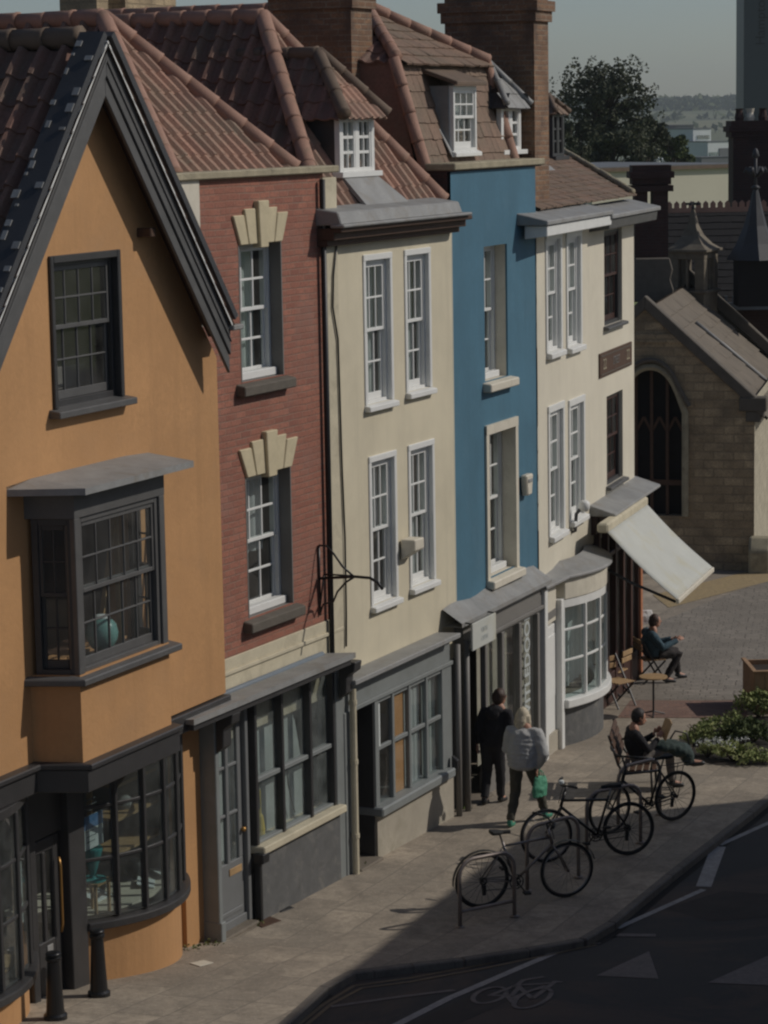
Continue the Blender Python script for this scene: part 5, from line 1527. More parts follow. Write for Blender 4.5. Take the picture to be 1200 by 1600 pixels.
# bell turret on the far gable
ty = Lr - .62
tx, _ = FH.uz(1083, 430, ty); tz0 = FH.uz(1083, 486, ty)[1]; tz1 = FH.uz(1083, 388, ty)[1]; tz2 = FH.uz(1080, 327, ty)[1]
tt = thing('bell_turret', 'small stone bell turret with a curved pointed cap above the chapel roof', 'turret', FH.w(tx, ty, tz0), math.radians(-28))
hw = .5; H_ = tz1 - tz0
mb = MB(); mb.box(-hw, hw, -hw, hw, -.8, H_ * .32); mb.box(-hw, hw, -hw, hw, H_ * .84, H_)
for sx_ in (-1, 1):
    for sy in (-1, 1): mb.box(sx_ * hw - (.27 if sx_ > 0 else 0), sx_ * hw + (.27 if sx_ < 0 else 0), sy * hw - (.27 if sy > 0 else 0), sy * hw + (.27 if sy < 0 else 0), H_ * .32, H_ * .84)
for s_ in (-1, 1):
    mb.box(-.035, .035, s_ * hw * .85 - .04, s_ * hw * .85 + .04, H_ * .32, H_ * .84); mb.box(s_ * hw * .85 - .04, s_ * hw * .85 + .04, -.035, .035, H_ * .32, H_ * .84)
mb.box(-hw - .06, hw + .06, -hw - .06, hw + .06, H_ * .3, H_ * .35); mb.box(-hw - .1, hw + .1, -hw - .1, hw + .1, H_ - .08, H_)
mb.build('body', 'turret_stone', tt, bevel=.015)
mb = MB(); hs = tz2 - tz1
prof = [(hw * 1.55, 0), (hw * 1.1, hs * .12), (hw * .62, hs * .34), (hw * .3, hs * .62), (.05, hs)]
vs = MB(); 
for i in range(len(prof) - 1):
    (r0, za_), (r1, zb_) = prof[i], prof[i + 1]
    for k in range(4):
        a0 = math.pi / 4 + k * math.pi / 2; a1 = a0 + math.pi / 2
        mb.poly([(r0 * math.cos(a0), r0 * math.sin(a0), H_ + za_), (r0 * math.cos(a1), r0 * math.sin(a1), H_ + za_), (r1 * math.cos(a1), r1 * math.sin(a1), H_ + zb_), (r1 * math.cos(a0), r1 * math.sin(a0), H_ + zb_)])
mb.build('cap', 'turret_stone', tt)
mb = MB(); mb.lathe([(.04, 0), (.05, .05), (.03, .1), (.03, .22)], (0, 0, H_ + hs - .02), 8); mb.bar((-.2, 0, H_ + hs + .14), (.2, 0, H_ + hs + .14), .06, .06); mb.bar((0, -.2, H_ + hs + .14), (0, .2, H_ + hs + .14), .06, .06); mb.build('finial', 'iron', tt)

# ======================================================= dark brick almshouse behind
YA = 71.0
pr0 = at_depth(1046, 330, YA); pe0 = at_depth(1046, 475, YA - 2.6)
xa_, xb_ = pr0.x, pr0.x + 13
t = thing('almshouse', 'long dark brick almshouse with a steep slate roof and crested ridge behind the chapel', 'almshouse', (xa_, YA, gz(75)))
zr_, zev = pr0.z - gz(75), pe0.z - gz(75)
mb = MB(); mb.box(0, 13, -2.3, 3, 0, zev); mb.prism([(0.01, -2.3, zev), (0.01, 3, zev), (.01, 0, zr_ - .1)], (12.9, 0, 0)); mb.build('wall', 'dark_brick', t)
rf = tiles('roof', t, 'slate_black', [(-.1, -2.65, zev), (13, -2.65, zev), (13, 0, zr_), (-.1, 0, zr_)], (1, 0, 0), .3, .26, 0, lift=.02)
mb = MB(); mb.poly([(-.1, 0, zr_), (13, 0, zr_), (13, 3.2, zev), (-.1, 3.2, zev)]); mb.build('rear_roof', 'slate_black', t)
mb = MB(); mb.box(-.1, 13, -.07, .07, zr_ - .05, zr_ + .08)
for i in range(60): mb.prism([(i * .2 - .07, -.04, zr_ + .08), (i * .2 + .07, -.04, zr_ + .08), (i * .2 + .07, -.04, zr_ + .2), (i * .2, -.04, zr_ + .27), (i * .2 - .07, -.04, zr_ + .2)], (0, .08, 0))
mb.build('ridge_cresting', 'ridge_clay', rf)
mb = MB(); mb.box(-.1, 13, -2.8, -2.62, zev - .18, zev + .02)
for i in range(60): mb.box(i * .2 - .03, i * .2 + .03, -2.78, -2.70, zev + .02, zev + .2)
mb.build('gutter', 'gutter_blue', rf)
def stack(label, pxl, pxr, ptop, pbot, Y, mat='dark_brick', slit=None, rot=0, lit=None):
    a = at_depth(pxl, ptop, Y); b = at_depth(pxr, ptop, Y); c = at_depth(pxl, pbot, Y)
    w_ = b.x - a.x; h_ = a.z - c.z
    t = thing('chimney_stack', label, 'chimney', ((a.x + b.x) / 2, Y, c.z), math.radians(rot), None)
    mb = MB(); d_ = w_ * .7
    if slit:
        s0 = at_depth(slit[0], ptop, Y).x - (a.x + b.x) / 2; s1 = at_depth(slit[1], ptop, Y).x - (a.x + b.x) / 2
        z0 = at_depth(pxl, slit[3], Y).z - c.z; z1 = at_depth(pxl, slit[2], Y).z - c.z
        mb.box(-w_ / 2, w_ / 2, -d_ / 2, d_ / 2, 0, z0); mb.box(-w_ / 2, w_ / 2, -d_ / 2, d_ / 2, z1, h_)
        mb.box(-w_ / 2, s0, -d_ / 2, d_ / 2, z0, z1); mb.box(s1, w_ / 2, -d_ / 2, d_ / 2, z0, z1)
        mb.box(-w_ / 2 - .12, w_ / 2 + .12, -d_ / 2 - .12, d_ / 2 + .12, z1 - .1, z1 + .05)
    else:
        mb.box(-w_ / 2, w_ / 2, -d_ / 2, d_ / 2, 0, h_)
    mb.build('shaft', mat, t)
    mb = MB()
    for k, e_ in enumerate((.07, .14, .07)): mb.box(-w_ / 2 - e_, w_ / 2 + e_, -d_ / 2 - e_, d_ / 2 + e_, h_ - .42 + k * .16, h_ - .42 + (k + 1) * .16)
    mb.build('crown', mat, t)
    return t, w_, h_
t1, w_, h_ = stack('dark brick twin flue chimney with a slit between its shafts beside the cream corner house', 990, 1042, 262, 470, 65, slit=(1010, 1018, 293, 340))
mb = MB(); mb.prism([(-w_ / 2 - .1, -.5, 0), (w_ / 2 + .1, -.5, 0), (w_ / 2 + .12, -.5, .3), (w_ / 2 + .04, -.5, .55), (w_ / 2 + .1, -.5, .8), (w_ / 2 + .02, -.5, 1.1), (-w_ / 2 - .02, -.5, 1.1)], (0, .9, 0)); mb.build('base', 'grey_stone', t1, bevel=.03)
t2, w_, h_ = stack('broad black chimney stack at the right edge in front of the tall tower block', 1142, 1222, 192, 420, 76)
for i, px in enumerate((1155, 1172, 1192)):
    p = at_depth(px, 193, 76)
    mb = MB(); mb.lathe([(.12, 0), (.14, .1), (.1, .3 - .06 * (i % 2)), (.13, .36)], (0, 0, 0), 10)
    o = mb.build('chimney_pot', 'dark_brick' if i != 1 else 'cream_trim', t2); o.matrix_local = Matrix.Translation((p.x - t2.location.x, 0, h_ + .05))
# lead covered spirelet with a leafy finial at the right edge
p0 = at_depth(1180, 405, 67); ptop = at_depth(1172, 240, 67)
t = thing('lead_spirelet', 'dark lead covered spirelet with a leafy finial at the right edge of the picture', 'spirelet', (p0.x, 67, p0.z), 0)
h_ = ptop.z - p0.z
mb = MB(); mb.lathe([(.75, 0), (.5, h_ * .15), (.3, h_ * .32), (.17, h_ * .5), (.07, h_ * .66)], (0, 0, 0), 8); mb.build('cap', 'spire_lead', t)
mb = MB(); mb.tube([(0, 0, h_ * .6), (0, 0, h_)], .04, 8); mb.lathe([(.05, 0), (.13, .05), (.05, .12)], (0, 0, h_ * .66), 8); mb.lathe([(.04, 0), (.1, .06), (.06, .2), (.02, .26)], (0, 0, h_ - .12), 8)
for a in range(6):
    an = a * math.pi / 3; d = V((math.cos(an), math.sin(an), 0))
    mb.tube([V((0, 0, h_ * .78)), d * .12 + V((0, 0, h_ * .8)), d * .26 + V((0, 0, h_ * .86)), d * .3 + V((0, 0, h_ * .82))], [.04, .04, .06, .03], 6)
mb.build('finial', 'spire_lead', t, smooth=True)
mb = MB(); mb.box(-.5, .5, -.5, .5, -1.2, 0); mb.build('shaft', 'slate_black', t)

# ======================================================= further off
def block(name, label, cat, px0, px1, pt, pb, Y, depth, rz, mat, bands=()):
    a = at_depth(px0, pt, Y); b = at_depth(px1, pt, Y); c = at_depth(px0, pb, Y)
    L = (b.x - a.x) / math.cos(rz) / (1 - math.tan(rz) * (px1 - 600) / F)
    t = thing(name, label, cat, (a.x, Y, c.z), rz)
    H_ = a.z - c.z
    mb = MB(); mb.box(0, L, 0, depth, 0, H_); mb.build('wall', mat, t)
    mb = MB(); mb.box(-.02 * L, L * 1.01, -.1, depth, H_, H_ + H_ * .03); mb.build('roof', 'far_grey', t)
    for (x0, x1, z0, z1, m_) in bands:
        mb = MB(); mb.box(L * x0, L * x1, -.12, 0, H_ * z0, H_ * z1); mb.build('window', m_, t)
    return t, L, H_
t, L, H_ = block('long_building', 'long low windowless cream building behind the twin flue chimney', 'building', 925, 1150, 264, 350, 96, 8, math.radians(33), 'far_cream')
mb = MB(); mb.box(-.1, L + .1, -.15, .3, H_ - .12, H_ + .02); mb.build('coping', 'ridge_dull', t)
block('office_building', 'white flat roofed modern block with a green window band beyond the trees', 'building', 1083, 1111, 202, 262, 420, 10, math.radians(30), 'far_white', ((.2, .9, .74, .84, 'glass_dusty'), (.1, .65, .05, .45, 'far_grey')))
block('office_building', 'lower white modern wing with dark panels left of the black chimney stack', 'building', 1106, 1145, 222, 262, 410, 10, math.radians(30), 'far_white', ((.45, .98, .1, .75, 'far_grey'), (.05, .4, .1, .6, 'glass_dusty')))
block('office_building', 'dark grey building just left of the white modern block', 'building', 1045, 1084, 197, 262, 430, 10, math.radians(20), 'far_grey', ((.1, .9, .3, .5, 'glass_dusty'),))
block('office_building', 'low grey annexe with a flat roof above the long cream building', 'building', 1096, 1142, 246, 268, 400, 6, math.radians(25), 'far_grey', ((.3, .5, .1, .6, 'dark_inside'),))
# tall hotel slab with upright lettering
a = at_depth(1162, 100, 330); 
t = thing('tower_block', 'tall dark blue grey tower block with large upright lettering in the top right corner', 'tower', (a.x, 330, -22), math.radians(-4))
mb = MB(); mb.box(0, 18, 0, 14, 0, 66); mb.build('wall', 'tower_cladding', t)
mb = MB()
for k in range(16): mb.box(6.0, 17.5, -.1, 0, 6 + k * 3.6, 7.6 + k * 3.6)
mb.build('window_band', 'glass_dusty', t)
lp = at_depth(1187, 71, 330)
text('lettering', 'Hampton', 1.7, 'tower_letter', t, Matrix.Translation((lp.x - a.x + .1, -.06, lp.z + 22)) @ WALLTEXT @ Matrix.Rotation(math.pi / 2, 4, 'Z'), .03, 'LEFT')

# trees
def leaves(mb, c, r, n, size, up=.3):
    for _ in range(n):
        while True:
            p = V((rnd.uniform(-1, 1), rnd.uniform(-1, 1), rnd.uniform(-1, 1)))
            if .25 < p.length < 1: break
        p = V((p.x * r[0], p.y * r[1], p.z * r[2])) + V(c)
        a = V((rnd.gauss(0, 1), rnd.gauss(0, 1), rnd.gauss(0, 1))).normalized()
        b = a.cross(V((rnd.gauss(0, 1), rnd.gauss(0, 1), rnd.gauss(0, 1)))).normalized()
        s = size * rnd.uniform(.6, 1.3)
        a *= s; b *= s * .6
        mb.poly([p - a, p - b, p + a, p + b])
def tree(label, px, ptop, pbot, Y, wpx, mat='leaf_far', nclump=26, dens=110, lsize=.16, group=None, airy=.0, name='tree'):
    top = at_depth(px, ptop, Y); bot = at_depth(px, pbot, Y); w_ = wpx / F * Y
    H_ = top.z - bot.z
    t = thing(name, label, 'tree', bot, rnd.uniform(0, 6), group)
    mb = MB()
    mb.tube([(0, 0, -1), (0, 0, H_ * .25), (.03 * H_, 0, H_ * .5), (0, .02 * H_, H_ * .8)], [.05 * H_ * .5, .04 * H_ * .5, .02 * H_, .006 * H_], 8)
    cl = []
    for i in range(nclump):
        an = rnd.uniform(0, 6.283); z = rnd.uniform(.3, .97) ; env = math.sin(math.pi * min(1, (z - .12) / .95)) ** .6
        rr_ = w_ / 2 * env * math.sqrt(rnd.uniform(.05, 1))
        c = V((rr_ * math.cos(an), rr_ * math.sin(an), z * H_)); cl.append(c)
        mb.tube([(0, 0, max(.15, z - .28) * H_), c * .5 + V((0, 0, z * H_ * .45)), c], [.016 * H_, .009 * H_, .003 * H_], 5)
    mb.build('trunk', 'bark', t)
    mb = MB()
    for c in cl:
        r = w_ * rnd.uniform(.09, .17)
        leaves(mb, c, (r, r, r * .75), int(dens * rnd.uniform(.6, 1.2)), lsize)
        if airy:
            for _ in range(3):
                d = V((rnd.gauss(0, 1), rnd.gauss(0, 1), rnd.gauss(.4, .8))).normalized()
                leaves(mb, c + d * r * 1.5, (r * .4, r * .4, r * .4), int(dens * airy), lsize * .8)
    mb.build('crown', mat, t)
    return t
G_ = 'trees beyond the long cream building'
tree('tallest dark tree with an open ragged top right of the big brick chimney', 943, 98, 300, 150, 138, 'leaf_far', 64, 95, .12, G_, .16)
tree('dense dark shrubby tree between the tall tree and the white modern block', 1010, 182, 300, 160, 90, 'leaf_far', 36, 150, .15, G_)
tree('small dark tree behind the leaded hip of the corner house roof', 895, 190, 300, 140, 80, 'leaf_far', 30, 120, .13, G_)
tree('rounded tree in front of the dark grey building', 1050, 205, 300, 170, 70, 'leaf_dark', 30, 130, .15, G_)
tree('low bushy tree directly under the tallest tree', 960, 208, 300, 145, 90, 'leaf_far', 34, 150, .14, G_)
tree('pale blossoming shrub just above the twin flue chimney', 1025, 246, 300, 120, 42, 'net_curtain', 12, 18, .07, None, name='shrub')

# hills far away, a belt of woodland along the crest
mb = MB()
nx, ny = 80, 24
def hz(x, y):
    s = (y - 800) / 2200
    base = -22 + 40 * max(0, min(1, s)) ** 1.35
    return base + (noise.noise(V((x / 500, y / 400, 0))) * 5 + noise.noise(V((x / 160, y / 200, 3))) * 2.5) * max(0, min(1, s))
vs = []; fs = []
for j in range(ny + 1):
    for i in range(nx + 1):
        x = -2500 + 5500 * i / nx; y = 800 + 2600 * j / ny
        vs.append((x, y, hz(x, y) - (0 if j < ny else 40)))
for j in range(ny):
    for i in range(nx): fs.append((j * (nx + 1) + i, j * (nx + 1) + i + 1, (j + 1) * (nx + 1) + i + 1, (j + 1) * (nx + 1) + i))
mb.add(vs, fs)
m, nt, b = newmat('fields')
vec = coords(nt)
mp = N(nt, 'ShaderNodeMapping'); mp.inputs['Scale'].default_value = (.007, .0035, .0); nt.links.new(vec, mp.inputs[0])
vo = N(nt, 'ShaderNodeTexVoronoi', Scale=1.0); nt.links.new(mp.outputs[0], vo.inputs['Vector'])
sp = N(nt, 'ShaderNodeSeparateColor'); nt.links.new(vo.outputs['Color'], sp.inputs[0])
c = mixc(nt, sp.outputs[0], (.10, .12, .06), (.17, .17, .09))
c = mixc(nt, noise_fac(nt, mp.outputs[0], 3.0, .5, .62, 8, .7), c, (.045, .055, .035))
nt.links.new(c, b.inputs['Base Color']); b.inputs['Roughness'].default_value = 1
MATS['fields'] = m
tag(mb.build('hills', 'fields', smooth=True), kind='structure')
mb = MB()
for _ in range(4200):
    x = rnd.uniform(150, 1300); y = rnd.uniform(2750, 3150)
    r = rnd.uniform(3, 6)
    leaves(mb, (x, y, hz(x, y) + r * .8), (r, r, r), 5, r * .9)
for _ in range(260):
    x = rnd.uniform(150, 1100); k_ = rnd.choice((1500, 1900, 2250, 2500)); y = k_ + rnd.uniform(-25, 25) + x * .12
    r = rnd.uniform(3, 6)
    leaves(mb, (x, y, hz(x, y) + r * .7), (r, r, r), 5, r * .9)
tag(mb.build('woodland', 'leaf_dark'), 'dark belts of woodland along the crest and hedges of the far hills', 'woodland', kind='stuff')

# roofs and stacks further back above the orange gable
t = thing('rear_house', 'pantile roof with a pale stone chimney above the orange house roof at the top left', 'house', FO.w(-1.0, 11.5, 0), FO.ang)
zr1 = FO.uz(80, 24, 11.5)[1]
tiles('roof', t, 'pantile_shaded', [(-9, 0, zr1 - .5), (4.3, 0, zr1 - .5), (4.3, 3.5, zr1 + 2.6), (-9, 3.5, zr1 + 2.6)], (1, 0, 0), .3, .36, .05, lift=.05)
mb = MB(); mb.box(-9, 4.3, .1, 7, -1, zr1 - .55); mb.build('wall', 'inside_plaster', t)
for (pa, pb) in ((115, 133), (160, 240)):
    xa_ = FO.uz(pa, 12, 10.8)[0] + 1.0; xb_ = FO.uz(pb, 12, 10.8)[0] + 1.0
    mb = MB(); mb.box(xa_, xb_, -1.2, -.4, zr1 - 3, zr1 + 1.6); mb.build('chimney', 'rubble', t)

# ======================================================= the houses across the road (out of the picture: they throw the big shadow)
E0 = gnd(430, 1606); Em = gnd(578, 1490); E1 = gnd(712, 1384); E2 = gnd(848, 1284); E3 = gnd(1210, 1247)
HS = 8.6
def roof_edge(e):
    sh = (HS - e.z) / math.tan(math.radians(38))
    return V((e.x + sh * math.sin(math.radians(86.5)), e.y + sh * math.cos(math.radians(86.5)), 0))
B0, Bm, B1, B2, B3 = [roof_edge(e_) for e_ in (E0, Em, E1, E2, E3)]
d = (Bm - B0).normalized()
B0x = B0 - d * 7
def facing_house(a, b, label, mat, hgt):
    ln = (b - a).length; 
    fr = Fr((a.x, a.y, gz(a.y) - .1), math.atan2((b - a).y, (b - a).x))
    h = fr.house_at('terraced_house', label)
    h['group'] = 'houses across the road'
    hh = hgt - fr.o.z
    ws = []
    for k in range(2):
        for z in (.8, 3.5, 5.6):
            x = ln * (.28 + .44 * k); ws.append((x - .5, x + .5, z, z + (1.8 if z > 2 else 1.9)))
    mb = MB()
    # its street front looks towards the row, so the wall is drawn on the far side of the frame
    mb.wall(0, ln, -.4, hh, 0, ws, .2)
    mb.box(0, .1, -9, -.25, -.4, hh); mb.box(ln - .1, ln, -9, -.25, -.4, hh); mb.box(.1, ln - .1, -9, -8.8, -.4, hh); mb.box(.1, ln - .1, -8.8, -.25, hh - .2, hh - .02)
    mb.build('wall', mat, h)
    for w in ws:
        f = MB(); a_, b_, c_, d_ = w
        f.box(a_, a_ + .07, -.06, .02 - .1, c_, d_); f.box(b_ - .07, b_, -.06, -.08, c_, d_); f.box(a_, b_, -.06, -.08, d_ - .07, d_); f.box(a_, b_, -.06, -.08, c_, c_ + .07); f.box(a_, b_, -.06, -.08, (c_ + d_) / 2 - .03, (c_ + d_) / 2 + .03)
        wo = f.build('window', 'white_paint', h)
        g = MB(); g.poly([(a_, -.09, c_), (b_, -.09, c_), (b_, -.09, d_), (a_, -.09, d_)]); g.build('pane', 'glass', wo)
    return h
n_ = 3
segs = [(B0x, B0, 'cream house across the road nearest the viewer', 'cream_render'), (B0, Bm, 'brick house across the road in the middle of its row', 'red_brick'), (Bm, B1, 'narrow blue house across the road next to the yellow end house', 'blue_paint'), (B1, B2, 'yellow end house across the road by the square', 'yellow_render'), (B2, B3, 'white corner house across the road turned towards the square', 'cream_render')]
for a, b, lab, mt in segs: facing_house(V((a.x, a.y, 0)), V((b.x, b.y, 0)), lab, mt, HS)
# ======================================================= bicycles and hoops
def circle(c, r, n, ax='y'):
    return [(c[0] + r * math.cos(2 * math.pi * i / n), c[1], c[2] + r * math.sin(2 * math.pi * i / n)) for i in range(n)]
def bicycle(rear, front, label, frame_mat, guards=False, rack=False, R=.365, step=False, lean=0.0, bars='flat', lamp=False):
    a, b = zat(gnd(*rear)), zat(gnd(*front))
    d = b - a; wb = min(1.16, max(1.0, math.hypot(d.x, d.y))); mid = (a + b) / 2
    t = thing('bicycle', label, 'bicycle', mid, math.atan2(d.y, d.x), 'bicycles locked to the hoops')
    t.rotation_euler.x = lean
    k = R / .345; rx, fx = -wb / 2, wb / 2
    for x, nm in ((rx, 'rear'), (fx, 'front')):
        mb = MB(); mb.tube(circle((0, 0, 0), R - .016, 40), .019, 8, closed=True); w_ = mb.build('wheel', 'rubber', t, smooth=True); w_.location = (x, 0, R)
        mb = MB(); mb.tube(circle((0, 0, 0), R - .042, 40), .011, 6, closed=True)
        for i in range(20):
            an = 2 * math.pi * i / 20; s_ = .025 if i % 2 else -.025
            mb.tube([(.02 * math.cos(an + .8), s_, .02 * math.sin(an + .8)), ((R - .045) * math.cos(an), 0, (R - .045) * math.sin(an))], .0022, 4, caps=False)
        mb.tube([(0, -.045, 0), (0, .045, 0)], .022, 10); mb.build('rim', 'steel' if nm == 'front' else 'iron', w_)
        if guards:
            mb = MB(); P = [((R + .03) * math.cos(th), 0, (R + .03) * math.sin(th)) for th in [math.radians(q) for q in (range(20, 186, 11) if nm == 'rear' else range(15, 140, 11))]]
            for p0, p1 in zip(P, P[1:]): mb.poly([(p0[0], -.028, p0[2]), (p1[0], -.028, p1[2]), (p1[0], .028, p1[2]), (p0[0], .028, p0[2])])
            g = mb.build('mudguard', 'black_iron', t, merge=True); g.location = (x, 0, R); sm = g.modifiers.new('thick', 'SOLIDIFY'); sm.thickness = .004
    bb = V((rx + .45, 0, .29 * k)); st = V((rx + .29, 0, .74 * k)); ht = V((fx - .26, 0, .86 * k)); hb = V((fx - .21, 0, .70 * k)); rh = V((rx, 0, R)); fh = V((fx, 0, R))
    mb = MB()
    mb.tube([bb, hb], .021, 8); mb.tube([bb, st + V((-.02, 0, .06))], .018, 8); mb.tube([hb, ht + V((-.01, 0, .03))], .023, 8)
    mb.tube([st, (ht + hb) / 2 if not step else hb + V((-.02, 0, .03))], .018, 8)
    for s_ in (-.05, .05):
        mb.tube([bb + V((0, s_ * .5, 0)), rh + V((0, s_, 0))], .01, 6); mb.tube([st, rh + V((0, s_, 0))], .009, 6)
    mb.build('frame', frame_mat, t, smooth=True)
    mb = MB()
    for s_ in (-.05, .05): mb.tube([hb + V((0, s_ * .6, -.02)), V((fx - .08, s_, .5 * k)), fh + V((0, s_, 0))], .012, 6)
    mb.build('fork', frame_mat, t, smooth=True)
    top = ht + V((-.03 + (.1 if rack else 0), 0, .18 if rack else .10))
    mb = MB(); mb.tube([ht, top], .014, 6); mb.tube([top, top + V((.07, 0, .02))], .014, 6)
    c = top + V((.07, 0, .02))
    if bars == 'drop':
        for s_ in (1, -1): mb.tube([c, c + V((0, .2 * s_, 0)), c + V((.07, .21 * s_, -.01)), c + V((.1, .21 * s_, -.07)), c + V((.05, .21 * s_, -.13)), c + V((-.03, .21 * s_, -.13))], .012, 6)
    else:
        mb.tube([c + V((-.1, -.29, .03)), c + V((-.02, -.16, .03)), c, c + V((-.02, .16, .03)), c + V((-.1, .29, .03))], .012, 6)
    hbar = mb.build('handlebar', 'iron', t, smooth=True)
    if bars != 'drop':
        for s_ in (1, -1):
            mb = MB(); mb.tube([c + V((-.05, .21 * s_, .03)), c + V((-.12, .32 * s_, .03))], .018, 8); mb.build('grip', 'rubber', hbar, smooth=True)
        mb = MB(); mb.tube([c + V((.03, .18, .02)), c + V((.03, .06, -.12)), hb + V((.03, 0, .05))], .005, 5); mb.build('brake_cable', 'rubber', t)
    sp = st + V((-.06, 0, .16))
    mb = MB(); mb.tube([st, sp], .013, 6); mb.build('seat_post', 'steel', t)
    mb = MB(); mb.prism([sp + V((-.12, -.075, .01)), sp + V((-.13, 0, .015)), sp + V((-.12, .075, .01)), sp + V((-.02, .06, .005)), sp + V((.04, .025, 0)), sp + V((.15, .018, -.005)), sp + V((.15, -.018, -.005)), sp + V((.04, -.025, 0)), sp + V((-.02, -.06, .005))], (0, 0, .05)); mb.build('saddle', 'rubber', t, bevel=.015, seg=2)
    mb = MB(); 
    cr = bb + V((0, -.05, 0))
    mb.tube(circle(cr, .085 * k, 24), .008, 6, closed=True); mb.tube(circle(cr, .05, 16), .008, 6, closed=True)
    for i in range(5): an = i * 1.2566; mb.tube([cr, cr + V((.085 * math.cos(an), 0, .085 * math.sin(an)))], .006, 5)
    mb.tube([bb + V((0, -.07, 0)), bb + V((0, .07, 0))], .02, 8)
    an = .9
    p1 = bb + V((.17 * math.cos(an), -.08, -.17 * math.sin(an))); p2 = bb + V((-.17 * math.cos(an), .08, .17 * math.sin(an)))
    mb.tube([bb + V((0, -.07, 0)), p1], .01, 6); mb.tube([bb + V((0, .07, 0)), p2], .01, 6)
    mb.build('crankset', 'iron', t)
    for p, s_ in ((p1, -1), (p2, 1)):
        mb = MB(); mb.box(p.x - .045, p.x + .045, p.y + (-.1 if s_ < 0 else .01), p.y + (-.01 if s_ < 0 else .1), p.z - .014, p.z + .014); mb.build('pedal', 'rubber', t, bevel=.005)
    mb = MB(); rc = rh + V((0, -.05, 0))
    mb.tube(circle(rc, .04, 14), .012, 5, closed=True)
    mb.tube([cr + V((0, 0, .085)), rc + V((0, 0, .04))], .005, 4); mb.tube([cr + V((0, 0, -.085)), rc + V((.03, 0, -.12)), rc + V((-.01, 0, -.15)), rc + V((-.03, 0, -.03))], .006, 4)
    mb.build('chain', 'iron', t)
    mb = MB(); mb.box(rc.x - .015, rc.x + .03, rc.y - .02, rc.y + .01, rc.z - .18, rc.z - .05); mb.build('derailleur', 'iron', t, bevel=.004)
    if rack:
        mb = MB()
        for s_ in (-.06, .06):
            mb.tube([rh + V((0, s_, 0)), rh + V((-.08, s_, R + .08))], .006, 5); mb.tube([rh + V((-.3, s_, R + .09)), rh + V((.2, s_, R + .09))], .007, 5)
        mb.tube([rh + V((-.3, -.06, R + .09)), rh + V((-.3, .06, R + .09))], .007, 5); mb.build('rack', 'iron', t)
    if lamp:
        mb = MB(); mb.lathe([(.02, 0), (.038, .02), (.038, .05), (.01, .06)], c + V((0.0, 0.02, .02)), 10); mb.build('headlight', 'paper', t)
    return t
bicycle((752, 1418), (886, 1402), 'grey town bicycle with black mudguards leaning at the nearest hoop', 'steel', guards=True, lean=.05)
bicycle((985, 1336), (852, 1347), 'black bicycle with a white front light standing in the middle between two hoops', 'black_iron', bars='flat', lamp=True, lean=.04)
bicycle((1057, 1282), (948, 1302), 'black bicycle with upright bars and a rear rack, furthest along beside the bench', 'black_iron', rack=True, lean=-.05)

def hoop(pa, pb, label, low=False, h=.84):
    a, b = zat(gnd(*pa)), zat(gnd(*pb)); d = b - a; L = math.hypot(d.x, d.y)
    t = thing('bike_hoop', label, 'bike stand', a, math.atan2(d.y, d.x), 'tubular hoops for bicycles')
    r = .2; P = [(0, 0, -.05), (0, 0, h - r)]
    P += [(r - r * math.cos(q), 0, h - r + r * math.sin(q)) for q in (.4, .8, 1.2)] + [(r, 0, h)]
    P += [(L - r, 0, h)] + [(L - r + r * math.sin(q), 0, h - r + r * math.cos(q)) for q in (.4, .8, 1.2)] + [(L, 0, h - r), (L, 0, -.05)]
    mb = MB(); mb.tube(P, .026, 10); mb.build('hoop', 'steel_dull', t, smooth=True)
    for x in (0, L):
        mb = MB(); mb.lathe([(.06, 0), (.06, .012), (.03, .02)], (x, 0, 0), 12); mb.build('foot', 'steel_dull', t)
    if low:
        mb = MB(); mb.tube([(0, 0, .2), (L, 0, .2)], .024, 8); mb.build('tapping_rail', 'steel_dull', t, smooth=True)
plain('steel_dull', (.32, .27, .24), .45, .25, 8, .05, metal=.5)
hoop((719, 1449), (804, 1433), 'nearest tubular bike hoop, the one with a low cross rail', True)
hoop((824, 1392), (904, 1372), 'bike hoop just behind the front wheel of the grey town bicycle')
hoop((917, 1334), (1001, 1318), 'bike hoop beside the black bicycle with the white light')
hoop((966, 1290), (1031, 1274), 'furthest bike hoop, close to the reader on the bench')

# ======================================================= people
def ellip(mb, c, r, n=14, m=10):
    vs = []; fs = []
    for i in range(m + 1):
        ph = math.pi * i / m
        for k in range(n):
            a = 2 * math.pi * k / n
            vs.append((c[0] + r[0] * math.sin(ph) * math.cos(a), c[1] + r[1] * math.sin(ph) * math.sin(a), c[2] + r[2] * math.cos(ph)))
    for i in range(m):
        for k in range(n):
            l = (k + 1) % n; fs.append((i * n + k, (i + 1) * n + k, (i + 1) * n + l, i * n + l))
    mb.add(vs, fs)
def loft(mb, rings, n=18):
    vs = []; fs = []
    for (c, rx, ry) in rings:
        for k in range(n):
            a = 2 * math.pi * k / n; vs.append((c[0] + rx * math.cos(a), c[1] + ry * math.sin(a), c[2]))
    m = len(rings)
    for i in range(m - 1):
        for k in range(n):
            l = (k + 1) % n; fs.append((i * n + k, i * n + l, (i + 1) * n + l, (i + 1) * n + k))
    fs.append(list(range(n - 1, -1, -1))); fs.append([(m - 1) * n + k for k in range(n)])
    mb.add(vs, fs)
